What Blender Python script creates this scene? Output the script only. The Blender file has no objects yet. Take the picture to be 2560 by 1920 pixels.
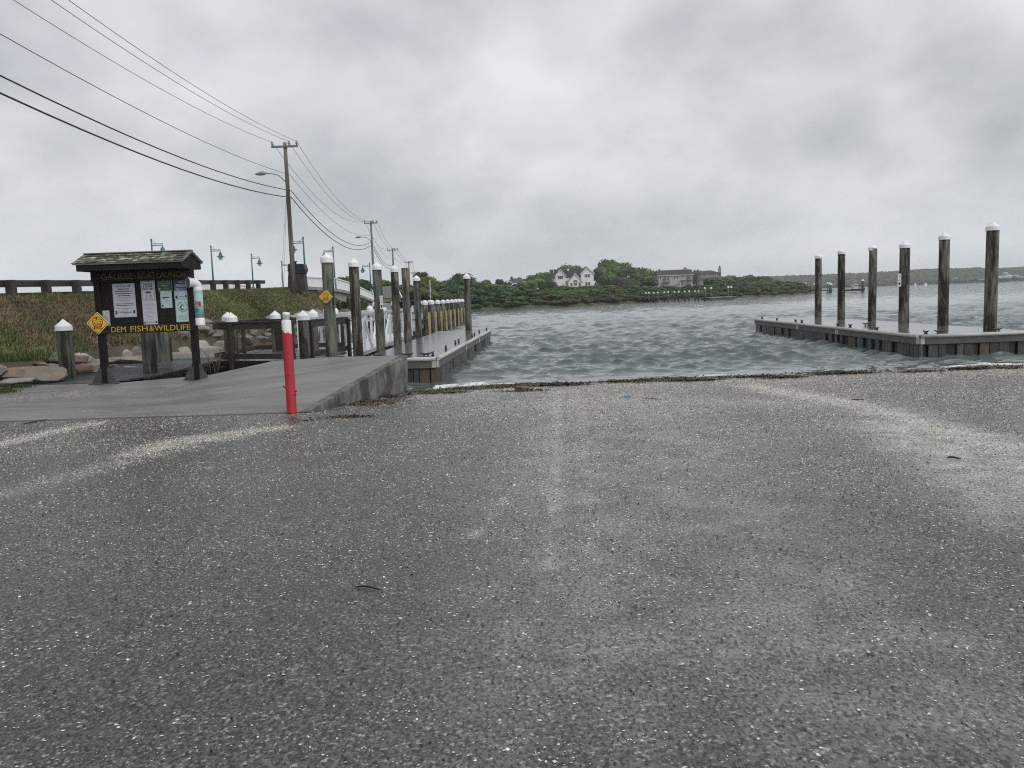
import bpy, bmesh, math, random
import numpy as np
from mathutils import Vector, Matrix, Euler

random.seed(11)
rng = np.random.default_rng(11)
S = bpy.context.scene
COL = S.collection
R = math.radians

# ------------------------------------------------------------------ camera
FPX, PITCH, ROLL = 2070.0, R(6.0), R(-2.0)          # focal length in photo pixels (2560 wide)
EYE = Vector((0, 0, 2.0))
cd = bpy.data.cameras.new('camera')
cam = bpy.data.objects.new('camera', cd)
COL.objects.link(cam)
ROT = Matrix.Rotation(math.pi / 2 - PITCH, 3, 'X') @ Matrix.Rotation(ROLL, 3, 'Z')
cam.matrix_world = Matrix.Translation(EYE) @ ROT.to_4x4()
cd.sensor_width = 36.0
cd.lens = FPX / 2560 * 36.0
cd.clip_start = 0.05
cd.clip_end = 9000
S.camera = cam

# ------------------------------------------------------------------ sky and sun
SUN_EL, SUN_AZ = R(44), R(130)
W = bpy.data.worlds.new('World')
S.world = W
W.use_nodes = True
nt = W.node_tree
nt.nodes.clear()


def N(tree, kind, **kw):
    n = tree.nodes.new(kind)
    for k, v in kw.items():
        if hasattr(n, k):
            setattr(n, k, v)
        else:
            n.inputs[k].default_value = v
    return n


def ramp(tree, stops, src=None):
    n = tree.nodes.new('ShaderNodeValToRGB')
    e = n.color_ramp.elements
    while len(e) < len(stops):
        e.new(0.5)
    for i, (p, c) in enumerate(stops):
        e[i].position = p
        e[i].color = tuple(c) + (1,) if len(c) == 3 else c
    if src is not None:
        tree.links.new(src, n.inputs[0])
    return n


def math_n(tree, op, a, b=None, c=None):
    n = tree.nodes.new('ShaderNodeMath')
    n.operation = op
    for i, x in enumerate((a, b, c)):
        if x is None:
            continue
        if isinstance(x, (int, float)):
            n.inputs[i].default_value = x
        else:
            tree.links.new(x, n.inputs[i])
    return n.outputs[0]


def mixc(tree, fac, a, b, blend='MIX'):
    n = tree.nodes.new('ShaderNodeMix')
    n.data_type = 'RGBA'
    n.blend_type = blend
    n.clamp_factor = True
    for i, x in ((0, fac), (6, a), (7, b)):
        if isinstance(x, (int, float)):
            n.inputs[i].default_value = x
        elif isinstance(x, (tuple, list)):
            n.inputs[i].default_value = tuple(x) + (1,) if len(x) == 3 else tuple(x)
        else:
            tree.links.new(x, n.inputs[i])
    return n.outputs[2]


tc = N(nt, 'ShaderNodeTexCoord')
sep = N(nt, 'ShaderNodeSeparateXYZ')
nt.links.new(tc.outputs['Generated'], sep.inputs[0])
zc = math_n(nt, 'MAXIMUM', sep.outputs[2], 0.0)
den = math_n(nt, 'ADD', zc, 0.52)
px = math_n(nt, 'DIVIDE', sep.outputs[0], den)
py = math_n(nt, 'DIVIDE', sep.outputs[1], den)
comb = N(nt, 'ShaderNodeCombineXYZ')
nt.links.new(px, comb.inputs[0])
nt.links.new(py, comb.inputs[1])
mp = N(nt, 'ShaderNodeMapping')
mp.inputs['Location'].default_value = (7.7, 2.9, 0.0)
mp.inputs['Rotation'].default_value = (0, 0, R(20))
mp.inputs['Scale'].default_value = (1.0, 1.0, 1)
nt.links.new(comb.outputs[0], mp.inputs[0])
cl1 = N(nt, 'ShaderNodeTexNoise', noise_dimensions='3D')
cl1.inputs['Scale'].default_value = 2.1
cl1.inputs['Detail'].default_value = 6.0
cl1.inputs['Roughness'].default_value = 0.46
cl1.inputs['Distortion'].default_value = 0.15
nt.links.new(mp.outputs[0], cl1.inputs['Vector'])
cl2 = N(nt, 'ShaderNodeTexNoise', noise_dimensions='3D')
cl2.inputs['Scale'].default_value = 5.5
cl2.inputs['Detail'].default_value = 7.0
cl2.inputs['Roughness'].default_value = 0.5
cl2.inputs['Distortion'].default_value = 0.2
nt.links.new(mp.outputs[0], cl2.inputs['Vector'])
cs = math_n(nt, 'MULTIPLY_ADD', cl2.outputs[0], 0.30, math_n(nt, 'MULTIPLY', cl1.outputs[0], 0.70))
cr = ramp(nt, [(0.36, (0.78, 0.798, 0.83)), (0.45, (0.665, 0.682, 0.712)), (0.53, (0.545, 0.564, 0.592)),
               (0.62, (0.425, 0.447, 0.475))], cs)
cr.color_ramp.interpolation = 'LINEAR'
# pale band low over the horizon
hz = ramp(nt, [(0.0, (1, 1, 1)), (0.16, (0, 0, 0))], zc)
hz.color_ramp.interpolation = 'EASE'
skycol = mixc(nt, math_n(nt, 'MULTIPLY', hz.outputs[0], 0.5), cr.outputs[0], (0.62, 0.662, 0.71))
bgc = N(nt, 'ShaderNodeBackground')
bgc.inputs['Strength'].default_value = 1.0
nt.links.new(skycol, bgc.inputs['Color'])
sk = N(nt, 'ShaderNodeTexSky', sky_type='NISHITA', sun_disc=False)
sk.sun_elevation = SUN_EL
sk.sun_rotation = SUN_AZ
bgs = N(nt, 'ShaderNodeBackground')
bgs.inputs['Strength'].default_value = 0.1
nt.links.new(sk.outputs[0], bgs.inputs['Color'])
mx = N(nt, 'ShaderNodeMixShader')
mx.inputs[0].default_value = 0.94
nt.links.new(bgs.outputs[0], mx.inputs[1])
nt.links.new(bgc.outputs[0], mx.inputs[2])
wo = N(nt, 'ShaderNodeOutputWorld')
nt.links.new(mx.outputs[0], wo.inputs['Surface'])

sd = bpy.data.lights.new('sun', 'SUN')
sd.energy = 1.5
sd.angle = R(55)
sd.color = (1.0, 0.98, 0.95)
sun = bpy.data.objects.new('sun', sd)
COL.objects.link(sun)
sdir = Vector((math.sin(SUN_AZ) * math.cos(SUN_EL), math.cos(SUN_AZ) * math.cos(SUN_EL), math.sin(SUN_EL)))
sun.rotation_euler = sdir.to_track_quat('Z', 'Y').to_euler()

vs = S.view_settings
vs.view_transform = 'Standard'
vs.look = 'None'
vs.exposure = 0.12
vs.gamma = 1.0
vs.use_curve_mapping = False
S.cycles.max_bounces = 6
S.cycles.volume_bounces = 1
S.cycles.use_denoising = False
S.cycles.filter_width = 1.15


# ------------------------------------------------------------------ measuring helpers: a photo pixel seen at a distance Y, or on a level z
def ray(u, v):
    return ROT @ Vector(((u - 1280) / FPX, -(v - 960) / FPX, -1))


def at(u, v, Y):
    d = ray(u, v)
    return EYE + d * (Y / d.y)


def on(u, v, z):
    d = ray(u, v)
    return EYE + d * ((z - 2.0) / d.z)


def gz(y):
    return 0.42 - 0.02 * max(y, -5)


def ong(u, v):
    d = ray(u, v)
    return EYE + d * ((0.42 - 2.0) / (d.z + 0.02 * d.y))


# ------------------------------------------------------------------ materials
MATS = {}


def pmat(name, c1, c2, scale=4.0, stretch=(1, 1, 1), rough=0.7, bump=0.2, bscale=None, bdist=0.01, var=0.0,
         c3=None, s3=1.2, t3=(0.5, 0.62), stretch3=None, detail=5.0, spec=0.5, metal=0.0, rvar=0.0):
    m = bpy.data.materials.new(name)
    m.use_nodes = True
    t = m.node_tree
    b = t.nodes['Principled BSDF']
    tcn = N(t, 'ShaderNodeTexCoord')
    oi = N(t, 'ShaderNodeObjectInfo')
    off = N(t, 'ShaderNodeVectorMath', operation='MULTIPLY_ADD')
    cmb = N(t, 'ShaderNodeCombineXYZ')
    for i in range(3):
        t.links.new(oi.outputs['Random'], cmb.inputs[i])
    t.links.new(cmb.outputs[0], off.inputs[0])
    off.inputs[1].default_value = (31.0, 57.0, 13.0)
    t.links.new(tcn.outputs['Object'], off.inputs[2])

    def nz(sc, st, det=detail):
        mpn = N(t, 'ShaderNodeMapping')
        mpn.inputs['Scale'].default_value = st
        t.links.new(off.outputs[0], mpn.inputs[0])
        n = N(t, 'ShaderNodeTexNoise')
        n.inputs['Scale'].default_value = sc
        n.inputs['Detail'].default_value = det
        n.inputs['Roughness'].default_value = 0.6
        t.links.new(mpn.outputs[0], n.inputs['Vector'])
        return n.outputs[0]
    n1 = nz(scale, stretch)
    col = ramp(t, [(0.32, c1), (0.68, c2)], n1).outputs[0]
    if c3 is not None:
        n3 = nz(s3, stretch3 or stretch)
        f3 = ramp(t, [(t3[0], (0, 0, 0)), (t3[1], (1, 1, 1))], n3).outputs[0]
        col = mixc(t, f3, col, c3)
    if var:
        f = math_n(t, 'MULTIPLY_ADD', oi.outputs['Random'], 2 * var, 1 - var)
        hs = N(t, 'ShaderNodeHueSaturation')
        t.links.new(f, hs.inputs['Value'])
        t.links.new(col, hs.inputs['Color'])
        col = hs.outputs[0]
    t.links.new(col, b.inputs['Base Color'])
    b.inputs['Roughness'].default_value = rough
    if rvar:
        t.links.new(math_n(t, 'MULTIPLY_ADD', nz(scale * .3, stretch), 2 * rvar, rough - rvar), b.inputs['Roughness'])
    b.inputs['Specular IOR Level'].default_value = spec
    b.inputs['Metallic'].default_value = metal
    if bump:
        nb = nz(bscale or scale * 3, stretch)
        bn = N(t, 'ShaderNodeBump')
        bn.inputs['Strength'].default_value = bump
        bn.inputs['Distance'].default_value = bdist
        t.links.new(nb, bn.inputs['Height'])
        t.links.new(bn.outputs[0], b.inputs['Normal'])
    MATS[name] = m
    return m


def attr_mat(name, attr, rough=0.8, noise=0.25, nscale=20.0, spec=0.3, trans=0.0, objvar=0.0):
    """colour comes from a colour attribute of the mesh, broken up by noise"""
    m = bpy.data.materials.new(name)
    m.use_nodes = True
    t = m.node_tree
    b = t.nodes['Principled BSDF']
    a = N(t, 'ShaderNodeAttribute', attribute_name=attr)
    tcn = N(t, 'ShaderNodeTexCoord')
    n = N(t, 'ShaderNodeTexNoise')
    n.inputs['Scale'].default_value = nscale
    n.inputs['Detail'].default_value = 3
    t.links.new(tcn.outputs['Object'], n.inputs['Vector'])
    v = math_n(t, 'MULTIPLY_ADD', n.outputs[0], 2 * noise, 1 - noise)
    if objvar:
        oi = N(t, 'ShaderNodeObjectInfo')
        v = math_n(t, 'MULTIPLY', v, math_n(t, 'MULTIPLY_ADD', oi.outputs['Random'], 2 * objvar, 1 - objvar))
    hs = N(t, 'ShaderNodeHueSaturation')
    t.links.new(v, hs.inputs['Value'])
    t.links.new(a.outputs['Color'], hs.inputs['Color'])
    if objvar:
        oi2 = N(t, 'ShaderNodeObjectInfo')
        t.links.new(math_n(t, 'MULTIPLY_ADD', oi2.outputs['Random'], 0.05, 0.475), hs.inputs['Hue'])
    t.links.new(hs.outputs[0], b.inputs['Base Color'])
    b.inputs['Roughness'].default_value = rough
    b.inputs['Specular IOR Level'].default_value = spec
    MATS[name] = m
    return m


PW = dict(scale=13, stretch=(1, 1, .17), rough=.78, bump=.9, bscale=20, bdist=.02, spec=.3)
pile_m = pmat('piling_wood', (.032, .029, .024), (.205, .198, .165), c3=(.026, .022, .018), s3=4.2, t3=(.48, .58),
              stretch3=(1, 1, .2), var=.15, **PW)
pile_green_m = pmat('piling_wood_green', (.042, .050, .038), (.175, .192, .152), c3=(.024, .023, .018), s3=3.6,
                    t3=(.5, .58), stretch3=(1, 1, .12), var=.1, **PW)
cap_m = pmat('white_cap_plastic', (.74, .75, .77), (.82, .83, .84), scale=3, rough=.45, bump=.03, c3=(.6, .6, .57), s3=5, t3=(.62, .8))
dark_wood = pmat('dark_brown_wood', (.009, .007, .0065), (.021, .0165, .015), scale=6, stretch=(1, 1, .3), rough=.75, spec=.2, bump=.25, var=.1)
dark_wood_h = pmat('dark_brown_board', (.011, .009, .008), (.026, .021, .019), scale=6, stretch=(.2, 1, 1), rough=.75, spec=.2, bump=.3,
                   c3=(.06, .05, .045), s3=5, t3=(.6, .75), var=.1)
rail_wood = pmat('weathered_rail_wood', (.018, .016, .014), (.052, .046, .040), scale=7, stretch=(.25, 1, 1), rough=.62, bump=.3, var=.25)
rail_wood_v = pmat('weathered_post_wood', (.020, .016, .014), (.050, .042, .037), scale=7, stretch=(1, 1, .2), rough=.65, bump=.3, var=.2)
plank_m = pmat('wet_grey_plank', (.075, .078, .082), (.15, .152, .155), scale=8, stretch=(.08, 1, 1), rough=.3, bump=.3, var=.22, rvar=.12)
conc_m = pmat('ramp_concrete', (.150, .143, .132), (.225, .217, .203), scale=2.2, stretch=(.35, 1.6, 1), rough=.52, bump=.25, bscale=60, bdist=.004,
              c3=(.115, .11, .104), s3=.9, t3=(.45, .7), stretch3=(.3, 1.5, 1), rvar=.14)
concw_m = pmat('stained_wall_concrete', (.055, .054, .049), (.20, .196, .18), scale=7, stretch=(1, 1, .45), rough=.75, bump=.4, bscale=30, bdist=.01,
               c3=(.045, .045, .040), s3=2.2, t3=(.48, .60), stretch3=(1, 1, .5))
bridge_conc = pmat('bridge_concrete', (.22, .215, .20), (.36, .35, .33), scale=1.5, stretch=(1, 1, .4), rough=.85, bump=.1,
                   c3=(.15, .14, .13), s3=.7, t3=(.55, .7))
white_conc = pmat('white_parapet_concrete', (.74, .74, .74), (.82, .82, .82), scale=1.2, stretch=(1, 1, .3), rough=.8, bump=.05,
                  c3=(.62, .62, .60), s3=1.0, t3=(.6, .75))
dockdeck_m = pmat('wet_dock_deck', (.095, .095, .098), (.13, .13, .133), scale=1.4, rough=.16, bump=.05, bscale=60, bdist=.002, rvar=.07,
                  c3=(.08, .08, .083), s3=.8, t3=(.5, .7))
fascia_m = pmat('dock_fascia', (.075, .073, .068), (.13, .126, .118), scale=4, stretch=(.5, .5, 1), rough=.55, bump=.15, var=.1)
float_m = pmat('black_float', (.010, .011, .012), (.026, .028, .03), scale=5, rough=.5, bump=.2, var=.3)
slat_m = pmat('float_rib', (.036, .039, .040), (.085, .089, .088), scale=6, stretch=(1, 1, .4), rough=.45, bump=.2, var=.35)
brown_slat = pmat('brown_timber_slat', (.075, .055, .038), (.12, .095, .07), scale=6, stretch=(1, 1, .3), rough=.7, bump=.2)
rub_m = pmat('white_rub_rail', (.40, .39, .36), (.52, .51, .47), scale=5, rough=.45, bump=.05, c3=(.48, .47, .42), s3=4, t3=(.6, .75))
black_m = pmat('black_iron', (.012, .012, .013), (.022, .022, .024), scale=8, rough=.5, bump=.1)
alu_m = pmat('aluminium', (.50, .52, .54), (.60, .62, .64), scale=4, rough=.42, bump=.05, metal=.35)
alu_white = pmat('white_aluminium', (.68, .70, .72), (.76, .78, .80), scale=4, rough=.4, bump=.03)
galv_m = pmat('galvanised_steel', (.06, .063, .064), (.12, .124, .126), scale=9, rough=.5, bump=.1, metal=.3)
red_m = pmat('red_paint', (.42, .022, .036), (.50, .034, .052), scale=6, stretch=(1, 1, .5), rough=.38, bump=.12, bscale=14, bdist=.006,
             c3=(.40, .05, .06), s3=9, t3=(.58, .66))
white_paint = pmat('white_paint', (.74, .74, .75), (.82, .82, .82), scale=5, rough=.4, bump=.08)
yellow_m = pmat('sign_yellow', (.80, .40, .035), (.84, .46, .05), scale=2, rough=.45, bump=0)
paleyel = pmat('sign_yellow_rim', (.80, .56, .24), (.82, .60, .28), scale=2, rough=.45, bump=0)
signbrown = pmat('sign_dark_brown', (.07, .025, .006), (.09, .03, .008), scale=2, rough=.5, bump=0)
letter_y = pmat('yellow_letter_paint', (.50, .32, .022), (.60, .40, .035), scale=12, rough=.6, bump=.05)
letter_b = pmat('faded_brown_letter_paint', (.11, .075, .026), (.17, .115, .04), scale=12, rough=.7, bump=.05)
paper = pmat('white_notice', (.50, .52, .58), (.55, .57, .63), scale=1.5, rough=.5, bump=0)
paper2 = pmat('pale_paper', (.52, .53, .60), (.58, .59, .66), scale=1.5, rough=.6, bump=.1, bscale=5, bdist=.01)
mint = pmat('mint_notice', (.46, .60, .60), (.50, .64, .64), scale=1.5, rough=.5, bump=0)
greenp = pmat('green_notice', (.006, .05, .026), (.009, .06, .032), scale=1.5, rough=.45, bump=0)
bluep = pmat('navy_notice', (.010, .020, .055), (.013, .026, .07), scale=1.5, rough=.45, bump=0)
ink = pmat('black_ink', (.012, .013, .016), (.02, .02, .024), scale=3, rough=.6, bump=0)
greyink = pmat('grey_ink', (.19, .20, .23), (.24, .25, .28), scale=3, rough=.6, bump=0)
tealink = pmat('dark_teal_ink', (.012, .075, .068), (.016, .09, .08), scale=3, rough=.6, bump=0)
palegreen = pmat('pale_green_print', (.30, .42, .34), (.36, .48, .40), scale=3, rough=.6, bump=0)
paleblue = pmat('pale_blue_print', (.40, .46, .58), (.46, .52, .64), scale=3, rough=.6, bump=0)
redlab = pmat('red_label', (.38, .02, .05), (.42, .025, .06), scale=3, rough=.5, bump=0)
aqua = pmat('aqua_label', (.22, .52, .50), (.26, .57, .55), scale=3, rough=.4, bump=0)
pvc = pmat('white_plastic_pipe', (.66, .67, .70), (.74, .75, .77), scale=4, rough=.35, bump=.03)
teal_m = pmat('teal_lamp_paint', (.018, .105, .115), (.026, .135, .145), scale=5, rough=.45, bump=.05)
globe_m = pmat('lamp_globe', (.42, .46, .48), (.5, .54, .56), scale=3, rough=.25, bump=0)
pole_m = pmat('pole_wood', (.12, .108, .096), (.26, .24, .215), scale=7, stretch=(1, 1, .06), rough=.8, bump=.3, c3=(.06, .05, .044), s3=3,
              t3=(.5, .65), stretch3=(1, 1, .05))
grey_metal = pmat('grey_lamp_metal', (.20, .22, .24), (.28, .30, .32), scale=5, rough=.45, bump=.05)
wire_m = pmat('cable_black', (.02, .02, .022), (.04, .04, .044), scale=3, rough=.6, bump=0)
shingle_m = pmat('mossy_cedar_shingle', (.028, .030, .024), (.09, .092, .076), scale=6, stretch=(1, .4, .4), rough=.8, bump=.6, bdist=.02,
                 c3=(.36, .38, .27), s3=3.6, t3=(.46, .62), stretch3=(1, 1, 1), var=.35)
fascia_grey = pmat('grey_roof_edge', (.15, .143, .135), (.21, .20, .19), scale=5, stretch=(.3, 1, 1), rough=.7, bump=.2)
asph_m = None
rock_ms = [pmat('rock_grey', (.13, .126, .118), (.25, .242, .225), scale=3, rough=.8, bump=.5, bdist=.04, c3=(.12, .11, .10), s3=2, t3=(.52, .7), var=.15),
           pmat('rock_tan', (.18, .16, .132), (.28, .252, .21), scale=3, rough=.8, bump=.5, bdist=.04, c3=(.30, .22, .16), s3=2, t3=(.5, .7), var=.12),
           pmat('rock_brown', (.10, .068, .05), (.20, .145, .11), scale=3, rough=.8, bump=.5, bdist=.04, c3=(.14, .08, .055), s3=2, t3=(.5, .7), var=.2),
           pmat('rock_pink', (.21, .16, .14), (.31, .25, .222), scale=3, rough=.8, bump=.5, bdist=.04, var=.12),
           pmat('rock_pale', (.29, .28, .25), (.42, .405, .37), scale=3, rough=.8, bump=.4, bdist=.03, c3=(.28, .26, .22), s3=2, t3=(.5, .7), var=.1)]
soil_m = pmat('dark_soil', (.02, .017, .013), (.05, .044, .033), scale=4, rough=.9, bump=.6, bdist=.05)
bank_m = pmat('grassy_soil', (.045, .045, .024), (.085, .075, .045), scale=2.2, rough=.95, bump=.7, bscale=9, bdist=.08,
              c3=(.10, .07, .05), s3=.5, t3=(.45, .62))
road_m = pmat('road_asphalt', (.05, .05, .052), (.08, .08, .082), scale=8, rough=.7, bump=.2)
shore_m = pmat('shore_earth', (.045, .055, .022), (.085, .10, .042), scale=.5, rough=.95, bump=.5, bdist=.3, c3=(.10, .085, .05), s3=.2, t3=(.5, .65))
bark_m = pmat('bark', (.035, .03, .024), (.075, .064, .05), scale=5, stretch=(1, 1, .2), rough=.9, bump=.4)
dead_m = pmat('dry_stem', (.13, .11, .085), (.2, .17, .13), scale=8, rough=.85, bump=0)
mesh_m = pmat('wire_mesh_steel', (.04, .04, .038), (.07, .07, .068), scale=8, rough=.5, bump=0)
pileyel = pmat('yellow_rub_board', (.42, .33, .16), (.54, .44, .24), scale=6, stretch=(1, 1, .4), rough=.65, bump=.2, c3=(.22, .17, .09), s3=3, t3=(.55, .7), var=.1)
hwall = pmat('house_white_siding', (.76, .76, .75), (.82, .82, .81), scale=2, stretch=(.1, .1, 6), rough=.7, bump=.15)
hgrey = pmat('house_pale_grey_siding', (.42, .43, .44), (.48, .49, .50), scale=2, stretch=(.1, .1, 5), rough=.7, bump=.15)
hbrown = pmat('house_grey_shingle', (.20, .19, .175), (.26, .25, .23), scale=3, rough=.8, bump=.2)
hdark = pmat('house_dark_shingle', (.065, .066, .068), (.095, .095, .097), scale=3, rough=.8, bump=.2)
roof_dark = pmat('roof_dark_shingle', (.028, .026, .027), (.05, .047, .047), scale=5, stretch=(1, 1, 4), rough=.8, bump=.2, var=.1)
roof_blue = pmat('roof_blue_grey', (.045, .05, .062), (.07, .076, .09), scale=5, rough=.6, bump=.1)
trim_m = pmat('white_trim', (.68, .68, .68), (.74, .74, .74), scale=3, rough=.5, bump=0)
glass_m = pmat('window_glass', (.03, .035, .04), (.06, .065, .07), scale=1, rough=.12, bump=0)
brick_m = pmat('chimney_masonry', (.20, .19, .18), (.30, .29, .28), scale=8, rough=.85, bump=.3)
deckrail_m = pmat('balcony_wood', (.06, .057, .053), (.10, .096, .09), scale=5, rough=.7, bump=.1)


# ------------------------------------------------------------------ mesh building
class MB:
    def __init__(self):
        self.v, self.f, self.sm = [], [], []

    def add(self, vs, fs, smooth=False):
        o = len(self.v)
        self.v += [tuple(p) for p in vs]
        self.f += [tuple(i + o for i in q) for q in fs]
        self.sm += [smooth] * len(fs)
        return self

    def box(self, c, s, rz=0.0, M=None):
        hx, hy, hz_ = s[0] / 2, s[1] / 2, s[2] / 2
        pts = [Vector((x, y, z)) for z in (-hz_, hz_) for x, y in ((-hx, -hy), (hx, -hy), (hx, hy), (-hx, hy))]
        rot = M if M is not None else Matrix.Rotation(rz, 3, 'Z')
        pts = [rot @ p + Vector(c) for p in pts]
        return self.add(pts, [(3, 2, 1, 0), (4, 5, 6, 7), (0, 1, 5, 4), (1, 2, 6, 5), (2, 3, 7, 6), (3, 0, 4, 7)])

    def beam(self, a, b, w, h, up=(0, 0, 1)):
        """box from a to b, w across, h along up"""
        a, b = Vector(a), Vector(b)
        d = (b - a)
        L = d.length
        d.normalize()
        upv = Vector(up)
        x = d.cross(upv)
        if x.length < 1e-5:
            x = Vector((1, 0, 0))
        x.normalize()
        u = x.cross(d)
        M = Matrix((x, d, u)).transposed()
        return self.box((a + b) / 2, (w, L, h), M=M)

    def tube(self, pts, r, n=8, caps=True, smooth=True):
        pts = [Vector(p) for p in pts]
        rs = r if isinstance(r, (list, tuple)) else [r] * len(pts)
        vs, fs = [], []
        ref = None
        for i, p in enumerate(pts):
            d = (pts[min(i + 1, len(pts) - 1)] - pts[max(i - 1, 0)]).normalized()
            if ref is None:
                ref = Vector((1, 0, 0)) if abs(d.x) < .9 else Vector((0, 1, 0))
            x = (ref - d * ref.dot(d)).normalized()
            ref = x
            y = d.cross(x)
            for k in range(n):
                a = 2 * math.pi * k / n
                vs.append(p + (x * math.cos(a) + y * math.sin(a)) * rs[i])
        for i in range(len(pts) - 1):
            for k in range(n):
                k2 = (k + 1) % n
                fs.append((i * n + k, i * n + k2, (i + 1) * n + k2, (i + 1) * n + k))
        self.add(vs, fs, smooth)
        if caps:
            o = len(self.v) - len(vs)
            self.f.append(tuple(o + k for k in reversed(range(n))))
            self.f.append(tuple(o + (len(pts) - 1) * n + k for k in range(n)))
            self.sm += [False, False]
        return self

    def lathe(self, c, prof, n=16, smooth=True, axis=None):
        """prof: (radius, z) pairs round a vertical axis at c"""
        c = Vector(c)
        M = axis or Matrix.Identity(3)
        vs, fs = [], []
        for r_, z in prof:
            for k in range(n):
                a = 2 * math.pi * k / n
                vs.append(c + M @ Vector((math.cos(a) * r_, math.sin(a) * r_, z)))
        m = len(prof)
        for i in range(m - 1):
            for k in range(n):
                k2 = (k + 1) % n
                fs.append((i * n + k, i * n + k2, (i + 1) * n + k2, (i + 1) * n + k))
        fs.append(tuple(reversed(range(n))))
        fs.append(tuple((m - 1) * n + k for k in range(n)))
        return self.add(vs, fs, smooth)

    def prism(self, poly, vec):
        """poly: 3-D outline, pushed along vec"""
        n = len(poly)
        a = [Vector(p) for p in poly]
        b = [p + Vector(vec) for p in a]
        fs = [tuple(range(n)), tuple(reversed(range(n, 2 * n)))]
        for i in range(n):
            j = (i + 1) % n
            fs.append((j, i, n + i, n + j))
        self.add(a + b, fs)
        return self

    def build(self, name, mat, parent=None, bevel=0.0, loc=None):
        me = bpy.data.meshes.new(name)
        me.from_pydata(self.v, [], self.f)
        me.update()
        bm = bmesh.new()
        bm.from_mesh(me)
        bmesh.ops.recalc_face_normals(bm, faces=bm.faces)
        bm.to_mesh(me)
        bm.free()
        me.polygons.foreach_set('use_smooth', self.sm)
        me.materials.append(mat)
        o = bpy.data.objects.new(name, me)
        COL.objects.link(o)
        if parent is not None:
            o.parent = parent
        if loc is not None:
            o.location = loc
        if bevel:
            bv = o.modifiers.new('bevel', 'BEVEL')
            bv.width = bevel
            bv.segments = 1
            bv.limit_method = 'ANGLE'
        return o


def np_mesh(name, verts, faces, mat, attrs=None, smooth=False, parent=None):
    """fast mesh from arrays; faces an (n,3) or (n,4) array; attrs: name -> (n,3) point colours or (n,) floats"""
    me = bpy.data.meshes.new(name)
    k = faces.shape[1]
    me.vertices.add(len(verts))
    me.vertices.foreach_set('co', np.ascontiguousarray(verts, dtype=np.float32).ravel())
    me.loops.add(faces.size)
    me.loops.foreach_set('vertex_index', np.ascontiguousarray(faces, dtype=np.int32).ravel())
    me.polygons.add(len(faces))
    me.polygons.foreach_set('loop_start', np.arange(0, faces.size, k, dtype=np.int32))
    me.polygons.foreach_set('loop_total', np.full(len(faces), k, dtype=np.int32))
    if smooth:
        me.polygons.foreach_set('use_smooth', np.ones(len(faces), dtype=bool))
    me.update(calc_edges=True)
    for an, av in (attrs or {}).items():
        if av.ndim == 1:
            a = me.attributes.new(an, 'FLOAT', 'POINT')
            a.data.foreach_set('value', av.astype(np.float32))
        else:
            a = me.attributes.new(an, 'FLOAT_COLOR', 'POINT')
            c = np.ones((len(av), 4), dtype=np.float32)
            c[:, :3] = av
            a.data.foreach_set('color', c.ravel())
    me.materials.append(mat)
    o = bpy.data.objects.new(name, me)
    COL.objects.link(o)
    if parent is not None:
        o.parent = parent
    return o


def tag(o, label=None, cat=None, group=None, kind=None):
    if label:
        o['label'] = label
    if cat:
        o['category'] = cat
    if group:
        o['group'] = group
    if kind:
        o['kind'] = kind
    return o


def thing(name, label, cat, loc=(0, 0, 0), rz=0.0, group=None):
    o = bpy.data.objects.new(name, None)
    o.empty_display_size = .2
    COL.objects.link(o)
    o.location = loc
    o.rotation_euler = (0, 0, rz)
    return tag(o, label, cat, group)


def share(name, data, parent, loc=(0, 0, 0), rot=(0, 0, 0), scale=(1, 1, 1)):
    o = bpy.data.objects.new(name, data)
    COL.objects.link(o)
    o.parent = parent
    o.location = loc
    o.rotation_euler = rot
    o.scale = scale
    return o


def copy_tree(o, parent=None):
    c = o.copy()
    COL.objects.link(c)
    if parent is not None:
        c.parent = parent
    for ch in list(o.children):
        copy_tree(ch, c)
    return c


def vnoise(x, y, sc, seed=0):
    """smooth value noise on numpy arrays, 0..1"""
    r = np.random.default_rng(seed)
    T = r.random((257, 257))
    X, Y = np.asarray(x) * sc + 1000.3, np.asarray(y) * sc + 1000.7
    xi, yi = np.floor(X).astype(int), np.floor(Y).astype(int)
    fx, fy = X - xi, Y - yi
    fx, fy = fx * fx * (3 - 2 * fx), fy * fy * (3 - 2 * fy)
    a, b = T[xi % 256, yi % 256], T[(xi + 1) % 256, yi % 256]
    c, d = T[xi % 256, (yi + 1) % 256], T[(xi + 1) % 256, (yi + 1) % 256]
    return (a * (1 - fx) + b * fx) * (1 - fy) + (c * (1 - fx) + d * fx) * fy


def fbm(x, y, sc, seed=0, octv=4):
    s, a, tot = 0, 1.0, 0
    for i in range(octv):
        s = s + a * vnoise(x, y, sc * 2 ** i, seed + i)
        tot += a
        a *= .5
    return s / tot


def sstep(a, b, x):
    t = np.clip((x - a) / (b - a), 0, 1)
    return t * t * (3 - 2 * t)


def dist_poly(px_, py_, pts):
    d = np.full(px_.shape, 1e9)
    for (x0, y0), (x1, y1) in zip(pts[:-1], pts[1:]):
        dx, dy = x1 - x0, y1 - y0
        t = np.clip(((px_ - x0) * dx + (py_ - y0) * dy) / (dx * dx + dy * dy), 0, 1)
        d = np.minimum(d, np.hypot(px_ - x0 - t * dx, py_ - y0 - t * dy))
    return d


# ------------------------------------------------------------------ the asphalt ramp
EX = np.array([-400, -6, -5, -3.2, -2.3, 0, 2, 3.8, 7, 11.7, 60, 400.])
EYv = np.array([27, 27, 24, 17.2, 17.45, 18.35, 18.4, 18.55, 18.85, 18.85, 19, 19.])


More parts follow.
